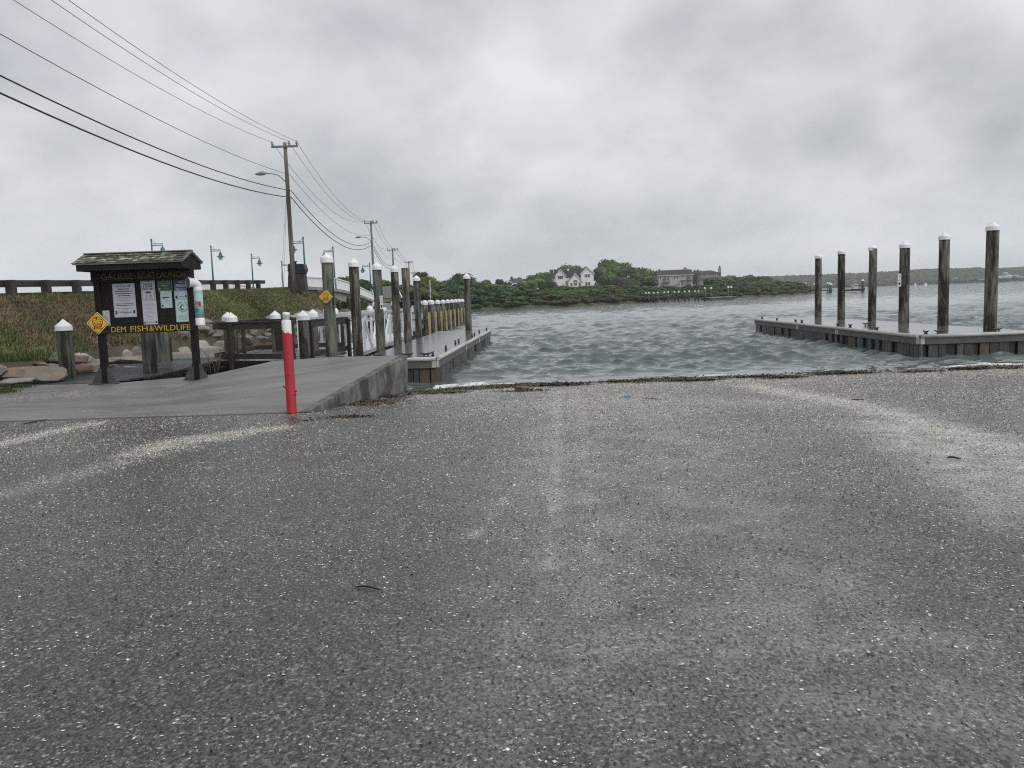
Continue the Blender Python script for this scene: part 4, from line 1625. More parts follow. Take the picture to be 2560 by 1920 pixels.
P_ = notice('paper_sheet', 'pale creased typed paper below the alcohol and water notice', (zk(852, 664), zk(1028, 920)), paper2, thick=.004, group='notices on the kiosk', tilt=.0)
for i in range(13):
    z = .40 - i * .056
    P_['bar']('text_line', -.04 if i % 3 else 0, z, (.7, .82, .78, .34, .76, .3, .6)[i % 7], .010, greyink)
P_['bar']('emblem', -.40, -.42, .10, .09, tealink)
P_['bar']('emblem', .40, -.40, .12, .07, ink)
P_['bar']('text_line', 0, -.40, .6, .025, greyink)

P_ = notice('notice', 'dark green notice about carrying out what you carry in', (zk(1016, 385), zk(1186, 555)), greenp, group='notices on the kiosk')
P_['frame'](palegreen, .02, .022)
P_['txt']('CARRY OUT', 0, .16, .065, .44, palegreen, .02)
P_['txt']('WHAT YOU CARRY IN', 0, .05, .065, .80, palegreen, .02)
for z, w2 in ((.32, .5), (-.05, .8), (-.14, .5), (-.19, .58), (-.24, .2), (-.36, .5)):
    P_['bar']('text_line', 0, z, w2, .022, palegreen)
P_['bar']('emblem', -.38, -.36, .07, .12, palegreen)

P_ = notice('notice', 'small white framed notice below the dark green one', (zk(1047, 560), zk(1187, 740)), mint, group='notices on the kiosk')
P_['frame'](ink, .06, .012)
P_['bar']('printed_band', .0, .13, .60, .06, ink)
P_['bar']('emblem', -.20, .06, .12, .07, ink)
for z, w2 in ((.36, .7), (.30, .4), (.22, .66), (.02, .2), (-.04, .2), (-.12, .34), (-.20, .6)):
    P_['bar']('text_line', 0 if z > .1 else .05, z, w2, .014, greyink)
P_['bar']('emblem', -.34, -.36, .11, .12, ink)
P_['disc']('emblem', .32, -.34, .08, greyink, ring=.06)

P_ = notice('notice', 'navy blue notice with two pale seals at the upper right of the kiosk', (zk(1192, 372), zk(1364, 555)), bluep, group='notices on the kiosk')
P_['frame'](paleblue, .012, .012)
P_['txt']("Don't Dump", 0, .40, .07, .72, paleblue)
for x in (-.34, .34):
    P_['disc']('seal', x, .26, .11, paleblue)
for z, w2, x in ((.30, .34, 0), (.20, .30, 0), (.08, .56, 0), (.0, .3, 0), (-.10, .80, 0), (-.17, .84, 0), (-.33, .88, 0), (-.39, .8, 0), (-.45, .88, 0)):
    P_['bar']('text_line', x, z, w2, .028, paleblue)
for k in range(9):
    P_['bar']('wave_mark', -.40 + .1 * k, -.245 + .010 * (k % 3), .105, .022, paper)

P_ = notice('notice', 'pale strip with logos under the navy blue notice', (zk(1201, 558), zk(1370, 637)), mint, group='notices on the kiosk')
P_['disc']('emblem', -.34, .18, .12, tealink, ring=.095)
P_['bar']('emblem', -.36, -.28, .14, .34, ink)
P_['bar']('emblem', -.02, -.25, .3, .12, greyink)
P_['bar']('emblem', .26, -.2, .10, .28, bluep)
P_['bar']('emblem', .42, -.2, .09, .28, bluep)

P_ = notice('notice', 'mint notice with a ring of words reading SPORT FISH RESTORATION', (zk(1210, 645), zk(1390, 892)), mint, group='notices on the kiosk')
P_['frame'](tealink, .03, .008)
w_, h_, f_ = P_['w'], P_['h'], P_['f']
ring_txt = [('SPORT FISH', 1, 158, 22), ('RESTORATION', -1, 200, 340)]
for body, sgn, a0, a1 in ring_txt:
    for i, ch in enumerate(body):
        if ch == ' ':
            continue
        an = R(a0 + (a1 - a0) * i / (len(body) - 1))
        rr_ = .30 * w_ if sgn > 0 else .34 * w_
        cx, cz = math.cos(an) * rr_, .14 * h_ + math.sin(an) * rr_
        rot_ = (math.pi / 2 - an) if sgn > 0 else (-math.pi / 2 - an)
        text_obj(ch, 'lettering', tealink, P_['th'], (cx, f_, cz), .055 * h_, None, .0012, rot=rot_, bold=.02)
mb = MB()
arc = [(math.cos(R(a)) * .19 * w_, math.sin(R(a)) * .19 * w_ + .14 * h_) for a in range(40, 271, 20)]
inn = [(math.cos(R(a)) * .12 * w_ + .02 * w_, math.sin(R(a)) * .13 * w_ + .14 * h_) for a in range(270, 39, -20)]
mb.prism([(x, f_, z) for x, z in arc + inn], (0, -.0012, 0))
mb.prism([(-.02 * w_, f_, .02 * h_), (.12 * w_, f_, .02 * h_), (.06 * w_, f_, .10 * h_)], (0, -.0012, 0))
mb.build('fish_emblem', tealink, P_['th'])
for z, w2 in ((-.20, .78), (-.25, .68), (-.30, .80), (-.36, .62), (-.40, .4)):
    P_['bar']('text_line', 0 if w2 > .7 else -.06, z, w2, .012, greyink)
P_['bar']('emblem', .40, -.40, .09, .05, tealink)

P_ = notice('notice', 'pale blue notice partly behind the yellow diamond sign on the kiosk', (zk(385, 772), zk(508, 935)), paper, group='notices on the kiosk')
P_['frame'](greyink, .05, .01)
P_['bar']('emblem', -.34, .36, .2, .10, bluep)
P_['disc']('emblem', .28, .34, .09, greyink, ring=.05)
for k in range(6):
    P_['bar']('text_line', .05, .2 - k * .07, .6, .014, greyink)
P_['bar']('printed_picture', .05, -.30, .7, .16, aqua)


# yellow diamond signs
def diamond(pos, size, label, tilt=0.0):
    th = thing('diamond_sign', label, 'sign', pos, 0, 'yellow diamond signs')
    th.rotation_euler = (0, tilt, 0)
    s = size / 2

    def dia(k, y0, d):
        mb = MB()
        r_ = .1
        pts = []
        for ca in (0, 90, 180, 270):
            for da in (-1, 1):
                c_ = Vector((math.cos(R(ca)), math.sin(R(ca))))
                tdir = Vector((-c_.y, c_.x))
                p_ = c_ * (1 - r_ * .5) + tdir * (r_ * .5 * da)
                pts.append((p_.x * k, y0, p_.y * k))
        mb.prism(pts, (0, d, 0))
        return mb
    dia(s, 0, .012).build('plate', paleyel, th)
    dia(s * .93, -.0015, .003).build('face', yellow_m, th)
    a = dia(s * .885, -.003, .003)
    a.build('border', signbrown, th)
    dia(s * .83, -.0045, .003).build('face', yellow_m, th)
    f = -.0055
    e = MB()
    n_ = 26
    R0, R1 = s * .47, s * .42
    cz = s * .10
    o_ = [(math.cos(2 * math.pi * k / n_), math.sin(2 * math.pi * k / n_)) for k in range(n_)]
    e.add([(c_ * R0, f, cz + s_ * R0) for c_, s_ in o_] + [(c_ * R1, f, cz + s_ * R1) for c_, s_ in o_],
          [(k, (k + 1) % n_, n_ + (k + 1) % n_, n_ + k) for k in range(n_)])
    e.prism([(-.20 * s, f, .50 * s), (0.0, f, .52 * s), (-.02 * s, f, .27 * s), (-.06 * s, f, .22 * s)], (0, -.001, 0))
    for (x0, z0, x1, z1, tk) in ((-.38, .26, -.22, .20, .03), (-.44, .10, -.20, .10, .03), (-.40, -.08, -.20, .02, .05), (.08, .36, .36, .32, .04), (.10, .20, .36, .14, .05),
                                 (-.03, .12, -.0, -.10, .03), (.24, .08, .30, -.14, .07), (.02, .04, .2, -.08, .025), (-.3, -.14, .32, -.10, .05), (-.16, .3, -.12, .0, .025)):
        e.beam((x0 * s, f, z0 * s), (x1 * s, f, z1 * s), .002, tk * s)
    for (x0, z0, x1, z1, tk) in ((-.34, -.15, -.30, -.50, .05), (.36, -.10, .36, -.50, .05), (-.32, -.50, .36, -.50, .05), (-.34, -.33, .34, -.31, .022)):
        e.beam((x0 * s, f - .0003, z0 * s), (x1 * s, f - .0003, z1 * s), .002, tk * s)
    for k in range(8):
        e.box(((-.27 + .078 * k) * s, f, -.24 * s), (.035 * s, .002, .11 * s))
        e.box(((-.26 + .076 * k) * s, f, -.40 * s), (.035 * s, .002, .10 * s))
    e.build('emblem', signbrown, th)
    for z in (s * .86, -s * .86):
        m2 = MB()
        m2.tube([(0, 0, z), (0, -.009, z)], .012, 8)
        m2.build('bolt', galv_m, th)
    return th


p = at(244, 808, KY - .16)
diamond((p.x, KY - .155, p.z), .535, 'yellow diamond sign fixed to the left post of the kiosk', .03)
p = at(814, 742, 20.32)
diamond((p.x, 20.5 - .155, p.z), .345, 'yellow diamond sign fixed to the first piling of the left dock', .03)

# fishing-line tube on the right kiosk post
p = at(503, 770, KY)
tb = thing('line_recycling_tube', 'white elbow pipe with aqua label fixed to the right kiosk post', 'tube', (KB.x + 1.265, KY - .05, at(505, 813, KY).z))
rT = .102
mb = MB()
mb.lathe((0, 0, 0), [(rT * 1.08, 0), (rT * 1.14, .012), (rT * 1.06, .03), (rT * 1.04, .17), (rT * .98, .175)], n=20)
mb.build('bottom_socket', pvc, tb)
mb = MB()
mb.tube([(0, 0, .16), (0, 0, .86)], rT * .97, 20)
pipe = mb.build('pipe', pvc, tb)
mb = MB()
mb.lathe((0, 0, 0), [(rT * .985, .175), (rT * .985, .775)], n=24)
mb.build('label_wrap', aqua, tb)
mb = MB()
mb.lathe((0, 0, 0), [(rT * .98, .775), (rT * 1.04, .78), (rT * 1.05, .90)], n=20)
mb.build('top_socket', pvc, tb)
mb = MB()
pts, rs_ = [], []
for k in range(7):
    a = R(15 * k)
    pts.append((-.115 * (1 - math.cos(a)) * .9, -.115 * (1 - math.cos(a)), .89 + .115 * math.sin(a)))
    rs_.append(rT * 1.02)
pts += [(pts[-1][0] - .028, pts[-1][1] - .032, pts[-1][2]), (pts[-1][0] - .056, pts[-1][1] - .064, pts[-1][2])]
rs_ += [rT * 1.14, rT * 1.16]
mb.tube(pts, rs_, 20, caps=False)
mb.build('elbow', pvc, tb)
mb = MB()
q0, q1 = Vector(pts[-2]), Vector(pts[-1])
dq = (q1 - q0).normalized()
mb.tube([q1 - dq * .004, q1 - dq * .03, q1 - dq * .05], [rT * 1.0, rT * .98, rT * .9], 20)
mb.build('mouth', pmat('grey_pipe_mouth', (.10, .11, .12), (.14, .15, .16), rough=.6, bump=0), tb)
mb = MB()
for s in (.47,):
    n_ = 6
    for k in range(n_):
        a0, a1 = R(-150 + k * 18), R(-132 + k * 18)
        rr_ = rT * .992
        mb.add([(math.cos(a0) * rr_, math.sin(a0) * rr_, .44), (math.cos(a1) * rr_, math.sin(a1) * rr_, .44), (math.cos(a1) * rr_, math.sin(a1) * rr_, .56), (math.cos(a0) * rr_, math.sin(a0) * rr_, .56)], [(0, 1, 2, 3)])
mb.build('red_sticker', redlab, tb)
mb = MB()
for k in range(6):
    a0, a1 = R(-150 + k * 18), R(-132 + k * 18)
    rr_ = rT * .992
    mb.add([(math.cos(a0) * rr_, math.sin(a0) * rr_, .58), (math.cos(a1) * rr_, math.sin(a1) * rr_, .58), (math.cos(a1) * rr_, math.sin(a1) * rr_, .73), (math.cos(a0) * rr_, math.sin(a0) * rr_, .73)], [(0, 1, 2, 3)])
mb.build('white_sticker', paper, tb)
text_obj('No Trash', 'lettering', paper, tb, (-.022, -rT - .002, .522), .026, .115, .001)
text_obj('Please', 'lettering', paper, tb, (-.022, -rT - .002, .487), .026, .085, .001)
mb = MB()
mb.box((-.022, -rT - .0015, .458), (.11, .002, .012))
mb.build('text_line', paper, tb)
mb = MB()
n_ = 18
o_ = [(math.cos(2 * math.pi * k / n_), math.sin(2 * math.pi * k / n_)) for k in range(n_)]
mb.add([(-.02 + c_ * .047, -rT - .003, .36 + s_ * .047) for c_, s_ in o_] + [(-.02 + c_ * .037, -rT - .003, .36 + s_ * .037) for c_, s_ in o_],
       [(k, (k + 1) % n_, n_ + (k + 1) % n_, n_ + k) for k in range(n_)])
mb.box((-.02, -rT - .003, .36), (.03, .002, .03))
mb.build('emblem', tealink, tb)


# narrow white signs standing off two pilings
def blade_sign(pos, w, h, label):
    th = thing('narrow_sign', label, 'sign', pos, 0, 'narrow white signs on pilings')
    mb = MB()
    mb.box((0, 0, 0), (w, .012, h))
    mb.build('plate', white_paint, th)
    mb = MB()
    for z, ww in ((.36, .5), (.26, .55), (.17, .5), (-.02, .7), (.07, .35)):
        mb.box((0, -.008, z * h), (w * ww, .003, h * .03))
    mb.build('text_line', ink, th)
    mb = MB()
    mb.prism([(-.28 * w, -.007, -.18 * h), (.28 * w, -.007, -.18 * h), (.28 * w, -.007, -.36 * h), (.10 * w, -.007, -.40 * h), (-.10 * w, -.007, -.40 * h), (-.28 * w, -.007, -.36 * h)], (0, -.002, 0))
    mb.build('pictogram', ink, th)
    mb = MB()
    for z in (-.3, .3):
        mb.box((w * .5, .05, z * h), (w * .9, .09, .04))
    mb.build('bracket', galv_m, th)
    return th


p = at(2248.5, 700, 31.05)
blade_sign(p, .125, .47, 'narrow white sign on the left side of a right dock piling')
p = at(953.5, 756, 26.0)
blade_sign(p, .095, .42, 'narrow white sign on the right side of the third left dock piling')

# ------------------------------------------------------------------ guard rails on the road
RAILSEG = {}
for (X, y0, y1, lab, rt) in ((-15.3, 14.0, 52.0, 'dark timber guard rail along the near side of the raised road', .0), (-24.0, 22.0, 54.0, 'dark timber guard rail along the far side of the raised road', .0)):
    gr = thing('guard_rail', lab, 'guard rail', (X, y0, 0), 0, 'guard rails')
    dz_ = .32 if X < -20 else 0.0
    for yv in np.arange(0, y1 - y0 + .01, 1.95):
        z = float(road_z(y0 + yv)) - dz_
        mb = MB()
        mb.box((.0, yv, z + .12), (.24, .24, .80))
        mb.build('post', rail_wood_v, gr, bevel=.01)
    for yv in np.arange(0, y1 - y0 - 1.9, 1.95 * 2):
        z0, z1 = float(road_z(y0 + yv)) + .41 - dz_, float(road_z(y0 + yv + 3.9)) + .41 - dz_
        mb = MB()
        mb.beam((-.19, yv + .006, z0), (-.19, yv + 3.894, z1), .13, .22)
        mb.build('rail', rail_wood, gr, bevel=.008)

# ------------------------------------------------------------------ bridge
br = thing('bridge', 'low concrete bridge with white parapets sloping down to the far shore', 'bridge')
BY = [60, 65, 69, 72.5, 77.6, 83, 88.5, 93]
PT = [3.92, 3.97, 4.02, 4.00, 3.80, 3.42, 2.98, 2.62]
BOTT = [3.28, 3.26, 3.22, 3.16, 2.95, 2.62, 2.22, 1.85]
for X, nm in ((-14.75, 'parapet'), (-24.2, 'parapet')):
    for i in range(len(BY) - 1):
        mb = MB()
        y0, y1 = BY[i] + .02, BY[i + 1] - .02
        mb.prism([(X, y0, BOTT[i]), (X, y1, BOTT[i + 1]), (X, y1, PT[i + 1]), (X, y0, PT[i])], (-.22, 0, 0))
        mb.build(nm, white_conc, br)
        mb = MB()
        mb.prism([(X + .06, y0 - .02, PT[i]), (X + .06, y1 + .02, PT[i + 1]), (X + .06, y1 + .02, PT[i + 1] + .09), (X + .06, y0 - .02, PT[i] + .09)], (-.34, 0, 0))
        mb.build('coping', white_conc, br)
for i in range(len(BY) - 1):
    y0, y1 = BY[i], BY[i + 1]
    mb = MB()
    mb.prism([(-14.45, y0, BOTT[i] - .24), (-14.45, y1, BOTT[i + 1] - .24), (-14.45, y1, BOTT[i + 1] - .004), (-14.45, y0, BOTT[i] - .004)], (-10.1, 0, 0))
    mb.build('deck_slab', bridge_conc, br)
    mb = MB()
    for X in (-14.75, -17.5, -20.5, -23.5):
        mb.prism([(X, y0, BOTT[i] - .95), (X, y1, BOTT[i + 1] - .95), (X, y1, BOTT[i + 1] - .244), (X, y0, BOTT[i] - .244)], (-.5, 0, 0))
    mb.build('girder', bridge_conc, br)
for y in (70.5, 90.5):
    mb = MB()
    zt = float(np.interp(y, BY, BOTT)) - .95
    mb.box((-19.3, y, (zt - 1.2) / 2), (10.0, .9, zt + 1.2))
    mb.build('pier_wall', bridge_conc, br)
mb = MB()
mb.prism([(-14.2, 92, 1.9), (-14.2, 103, 1.7), (-14.2, 103, -.4), (-14.2, 97, -.4)], (-11, 0, 0))
mb.build('abutment', bridge_conc, br)
mb = MB()
for y in np.arange(92.5, 100, .6):
    mb.box((-14.0 + (y - 92.5) * .28, y, .8 - (y - 92.5) * .12), (1.2, .5, .5), rz=.2)
mb.build('slope_paving', bridge_conc, br)
# end block beside the pole: black tapering box on a weathered stub
eb = thing('bridge_end_post', 'black flared box on a weathered stub beside the near utility pole', 'post', (at(745, 712, 56.5).x, 56.5, float(road_z(56.5)) - .25))
mb = MB()
mb.prism([(-.62, -.4, 0), (.60, -.4, 0), (.52, -.4, 1.15), (-.52, -.4, 1.15)], (0, .8, 0))
mb.build('stub', rail_wood_v, eb)
mb = MB()
mb.prism([(-.50, -.42, 1.155), (.56, -.42, 1.155), (.66, -.42, 1.42), (.56, -.42, 1.80), (-.46, -.42, 1.86), (-.54, -.42, 1.62)], (0, .84, 0))
mb.build('black_cover', black_m, eb, bevel=.03)
mb = MB()
mb.lathe((-.1, 0, 1.84), [(.10, 0), (.07, .1), (.16, .14), (.16, .18)], n=10)
mb.build('knob', black_m, eb)


# ------------------------------------------------------------------ teal lamps along the bridge
def lamp_proto():
    th = thing('street_lamp', 'x', 'street lamp')
    H_ = 3.9
    mb = MB()
    mb.lathe((0, 0, 0), [(.16, 0), (.17, .1), (.14, .16), (.13, .62), (.085, .72), (.07, .78)], n=14)
    mb.build('base', teal_m, th)
    mb = MB()
    mb.tube([(0, 0, .7), (0, 0, H_)], [.075, .05], 12)
    mb.build('pole', teal_m, th)
    mb = MB()
    mb.lathe((0, 0, H_), [(.055, -.05), (.07, 0), (.05, .04), (.01, .09)], n=10)
    mb.build('finial', teal_m, th)
    mb = MB()
    mb.tube([(0, 0, H_ - .42), (.78, 0, H_ - .42)], .032, 8)
    mb.tube([(.02, 0, H_ - .30), (.78, 0, H_ - .30)], .020, 6)
    mb.tube([(.02, 0, H_ - .02), (.14, 0, H_ - .14), (.26, 0, H_ - .30), (.30, 0, H_ - .42)], .014, 6)
    mb.tube([(.78, 0, H_ - .26), (.78, 0, H_ - .56)], .028, 8)
    mb.build('arm', teal_m, th)
    mb = MB()
    mb.lathe((.78, 0, H_ - .95), [(.34, 0), (.33, .03), (.16, .10), (.15, .26), (.09, .33), (.06, .42)], n=16)
    sh = mb.build('shade', teal_m, th)
    mb = MB()
    mb.lathe((.78, 0, H_ - .95), [(.02, -.26), (.12, -.22), (.17, -.12), (.18, 0)], n=14)
    mb.build('globe', globe_m, th)
    return th


lp0 = lamp_proto()
lamps = [(765, 717, 61.0, True, 'nearest teal street lamp with its arm reaching left, right of the big utility pole'),
         (838, 722, 71.0, True, 'teal street lamp with its arm reaching left just behind the first white-capped piling'),
         (928, 735, 90.0, True, 'farthest teal street lamp with its arm reaching left, beside the bridge end'),
         (378, 600, 55.0, False, 'teal street lamp with its arm reaching right, above the kiosk roof'),
         (527, 617, 66.0, False, 'teal street lamp with its arm reaching right, just right of the kiosk'),
         (628, 637, 76.0, False, 'teal street lamp with its arm reaching right, left of the big utility pole'),
         (704, 656, 87.0, False, 'small far teal street lamp with its arm reaching right, close behind the big utility pole')]
for i, (u, v, Y, nr_side, lab) in enumerate(lamps):
    o = lp0 if i == 0 else copy_tree(lp0)
    p = at(u, v, Y)
    if nr_side:
        o.location = (p.x, p.y, p.z - .05)
        o.rotation_euler = (0, 0, math.pi)
        top = {765: 591, 838: 615, 928: 656}[u]
    else:
        base_z = float(np.interp(Y, [50, 60, 72, 80, 92], [2.9, 3.2, 3.25, 3.0, 2.3]))
        o.location = (p.x, p.y, base_z)
        o.rotation_euler = (0, 0, 0)
        top = v - 4
    zt = at(u - (7 if nr_side else 0), top, Y).z
    s = (zt - o.location.z) / 3.99
    o.scale = (1, 1, s)
    if not nr_side:
        o.scale = (s, s, s) if s < 1.25 else (1.12, 1.12, s)
    tag(o, lab, 'street lamp', 'teal street lamps on the bridge road')


# ------------------------------------------------------------------ utility poles and wires
def insul(mb, p, s=1.0):
    mb.lathe(p, [(.05 * s, 0), (.03 * s, .05 * s), (.075 * s, .08 * s), (.075 * s, .13 * s), (.045 * s, .15 * s), (.06 * s, .2 * s), (.03 * s, .24 * s)], n=8)


def upole(px_, py_, zb, zt, arm, lab, lamp=False, r0=.165):
    th = thing('utility_pole', lab, 'utility pole', (px_, py_, zb), 0, 'utility poles along the road')
    h = zt - zb
    mb = MB()
    mb.tube([(0, 0, -.5), (0, 0, h * .3), (0, 0, h * .7), (0, 0, h)], [r0, r0 * .92, r0 * .8, r0 * .68], 14)
    mb.build('shaft', pole_m, th)
    mb = MB()
    za = h - .28
    mb.box((0, -r0 * .8, za), (arm, .10, .13))
    ca = mb.build('crossarm', pole_m, th, bevel=.01)
    for x in (-arm * .46, arm * .17, arm * .46):
        mb = MB()
        insul(mb, (x, -r0 * .8, za + .065), 1.2)
        mb.build('insulator', grey_metal, ca)
    mb = MB()
    for s in (-1, 1):
        mb.beam((s * arm * .30, -r0 * .8 - .055, za - .06), (0, -r0 * .8 - .055, za - .5), .02, .04, up=(0, 1, 0))
    if lamp:
        lm = MB()
        zl = h - 2.5
        lm.tube([(-.1, -.05, zl), (-.5, -.1, zl + .42), (-1.0, -.15, zl + .55), (-1.35, -.18, zl + .55)], .035, 8)
        la = lm.build('lamp_arm', grey_metal, th)
        lm = MB()
        lm.tube([(-1.28, -.18, zl + .56), (-1.45, -.19, zl + .57), (-1.7, -.2, zl + .55), (-1.98, -.21, zl + .51)], [.05, .13, .13, .05], 10)
        lm.build('lamp_head', grey_metal, th)
    return th


PO = [(Vector((-14.15, 55, 0)), 3.0, 12.45, 1.72, True, 'tall weathered utility pole with crossarm and street light, nearest to the kiosk'),
      (Vector((-16.75, 104, 0)), 1.9, 11.95, 1.62, True, 'second utility pole with crossarm and small street light, beyond the bridge'),
      (Vector((-19.3, 141, 0)), 2.5, 10.8, 1.75, False, 'third utility pole with plain crossarm, above the capless piling'),
      (Vector((-21.3, 180, 0)), 2.5, 10.4, 1.75, False, 'fourth distant utility pole with plain crossarm, right of the capless piling'),
      (Vector((-26.5, 233, 0)), 2.5, 9.9, 1.7, False, 'smallest farthest utility pole above the trees')]
for q, zb, zt, arm, lm, lab in PO:
    upole(q.x, q.y, zb, zt, arm, lab, lm)
tops = [(Vector((-13.6, 4.5, 0)), 12.6, 1.72)] + [(q, zt, arm) for q, zb, zt, arm, lm, lab in PO]


def wire(a, b, sag, r_, label, group):
    pts = []
    for i in range(25):
        s = i / 24
        p_ = a.lerp(b, s)
        p_.z -= sag * 4 * s * (1 - s)
        pts.append(p_)
    mb = MB()
    mb.tube(pts, r_, 5)
    o = mb.build('overhead_wire', wire_m)
    return tag(o, label, 'wire', group)


where = ['from top left corner to the big utility pole', 'between the big and second utility poles', 'between the second and third utility poles', 'between the third and fourth utility poles', 'between the fourth and fifth utility poles']
for i in range(5):
    (q0, z0, a0), (q1, z1, a1) = tops[i], tops[i + 1]
    for fx, nm in ((-.46, 'left'), (.17, 'middle'), (.46, 'right')):
        wire(Vector((q0.x + fx * a0, q0.y - .15, z0 + .02)), Vector((q1.x + fx * a1, q1.y - .15, z1 + .02)), (1.15, 1.7, 1.2, 1.0, .8)[i], .011 + .0025 * i, 'thin %s power wire %s' % (nm, where[i]), 'thin power wires')
    for dz, r_, nm, sg in ((-2.05, .013, 'upper grey cable', 1.0), (-3.05, .026, 'upper thick cable', 1.2), (-3.50, .030, 'lower thick cable', 1.25)):
        if i > 2:
            continue
        ks = 1.0 if i == 0 else .92
        zz0, zz1 = z0 + dz * (.95 if i == 0 else 1), z1 + dz * (.8 if i > 0 else 1)
        wire(Vector((q0.x + .2, q0.y, zz0)), Vector((q1.x + .15, q1.y, zz1)), sg * (1.0, 1.45, 1.0)[i], r_, '%s %s' % (nm, where[i]), 'cables below the crossarms')
q, z = PO[0][0], 12.45
for dx in (-.55, -.35):
    wire(Vector((q.x - .1, 55.1, z - 3.0)), Vector((q.x + dx - .6, 56.0, 3.0)), 0, .007, '%s thin guy wire beside the foot of the big utility pole' % ('left' if dx < -.5 else 'right'), 'guy wires')


# ------------------------------------------------------------------ trees and shrubs
leaf_m = attr_mat('leaves', 'tint', rough=.7, noise=.25, nscale=.7, objvar=.17)
far_leaf_m = attr_mat('far_leaves', 'tint', rough=.8, noise=.25, nscale=.05)


def crown_mesh(name, seed, rx, rz, nl, nleaf, leaf, lobe=(.34, .55), tint=(.045, .072, .020), low=-.5):
    """a crown of unit-ish size: leaf cards over lobes plus lumpy inner masses; unit = metres"""
    r = np.random.default_rng(seed)
    V, F_, T = [], [], []
    off = 0
    tint = np.array(tint)
    ico = bmesh.new()
    bmesh.ops.create_icosphere(ico, subdivisions=2, radius=1.0)
    iv = np.array([v.co[:] for v in ico.verts])
    ifc = np.array([[v.index for v in f.verts] for f in ico.faces])
    ico.free()
    for i in range(nl):
        d = r.normal(0, 1, 3)
        d /= np.linalg.norm(d)
        d[2] = max(d[2], low)
        rad = r.random() ** .4 * .62
        c = np.array([d[0] * rx * rad, d[1] * rx * rad, d[2] * rz * rad])
        lr = r.uniform(*lobe) * min(rx, rz)
        sq = np.array([1.15, 1.15, .85])
        tl = tint * r.uniform(.72, 1.35) * np.array([r.uniform(.85, 1.2), 1, r.uniform(.8, 1.1)])
        bump = 1 + .16 * np.sin(iv[:, [0]] * 5 + i) * np.sin(iv[:, [1]] * 6 + 2 * i) + .1 * np.sin(iv[:, [2]] * 9 + i)
        cv = c + iv * bump * lr * .80 * sq
        V.append(cv)
        F_.append(ifc + off)
        T.append(np.tile(tl * .9, (len(cv), 1)))
        off += len(cv)
        m_ = nleaf // nl
        dd = r.normal(0, 1, (m_, 3))
        dd /= np.linalg.norm(dd, axis=1)[:, None]
        pr_ = lr * (r.uniform(.72, 1.10, m_))[:, None]
        pp = c + dd * pr_ * sq
        nn = dd + r.normal(0, .55, (m_, 3))
        nn /= np.linalg.norm(nn, axis=1)[:, None]
        a_ = np.cross(nn, r.normal(0, 1, (m_, 3)))
        a_ /= np.linalg.norm(a_, axis=1)[:, None] + 1e-9
        b__ = np.cross(nn, a_)
        s_ = (leaf * r.uniform(.55, 1.25, m_))[:, None]
        q = np.stack([pp - a_ * s_ * .5, pp + b__ * s_ * .32, pp + a_ * s_ * .6, pp - b__ * s_ * .32], 1)
        V.append(q.reshape(-1, 3))
        o_ = off + np.arange(m_)[:, None] * 4
        F_.append(np.concatenate([o_ + np.array([[0, 1, 2]]), o_ + np.array([[0, 2, 3]])]))
        T.append(np.repeat(tl * r.uniform(.75, 1.3, (m_, 1)), 4, axis=0))
        off += m_ * 4
    o = np_mesh(name, np.concatenate(V), np.concatenate(F_), leaf_m, {'tint': np.concatenate(T)})
    me = o.data
    bpy.data.objects.remove(o)
    return me


CROWNS = {
    'round': [crown_mesh('crown', 100 + i, 1.0, .85, 26, 3000, .15, tint=(.072, .118, .034)) for i in range(3)],
    'dark': [crown_mesh('crown', 120 + i, 1.0, .8, 24, 2600, .16, tint=(0.033, 0.064, 0.024)) for i in range(2)],
    'pale': [crown_mesh('crown', 140 + i, 1.0, .75, 22, 2600, .15, tint=(.095, .125, .045)) for i in range(2)],
    'brown': [crown_mesh('crown', 160 + i, 1.0, .8, 22, 2200, .15, tint=(0.061, 0.059, 0.031)) for i in range(2)],
}
BUSH = {
    'green': [crown_mesh('foliage', 200 + i, 1.0, .7, 18, 1700, .15, tint=(0.055, 0.097, 0.026), low=-.2) for i in range(3)],
    'dark': [crown_mesh('foliage', 220 + i, 1.0, .7, 18, 1700, .16, tint=(0.035, 0.065, 0.024), low=-.2) for i in range(2)],
    'olive': [crown_mesh('foliage', 240 + i, 1.0, .65, 18, 1700, .14, tint=(0.065, 0.090, 0.033), low=-.2) for i in range(2)],
    'brown': [crown_mesh('foliage', 260 + i, 1.0, .6, 16, 1300, .12, tint=(0.071, 0.065, 0.036), low=-.2) for i in range(1)],
}


def trunk_mesh(seed):
    r = random.Random(seed)
    mb = MB()
    mb.tube([(0, 0, 0), (.03, .02, .35), (0, .03, .8)], [.07, .05, .035], 8)
    for k in range(4):
        a = k * 1.57 + r.random()
        mb.tube([(0, .02, .45 + .08 * k), (math.cos(a) * .25, math.sin(a) * .25, .85), (math.cos(a) * .5, math.sin(a) * .5, 1.15)], [.032, .02, .008], 6)
    o = mb.build('trunk', bark_m)
    me = o.data
    bpy.data.objects.remove(o)
    return me


TRUNKS = [trunk_mesh(i) for i in range(3)]


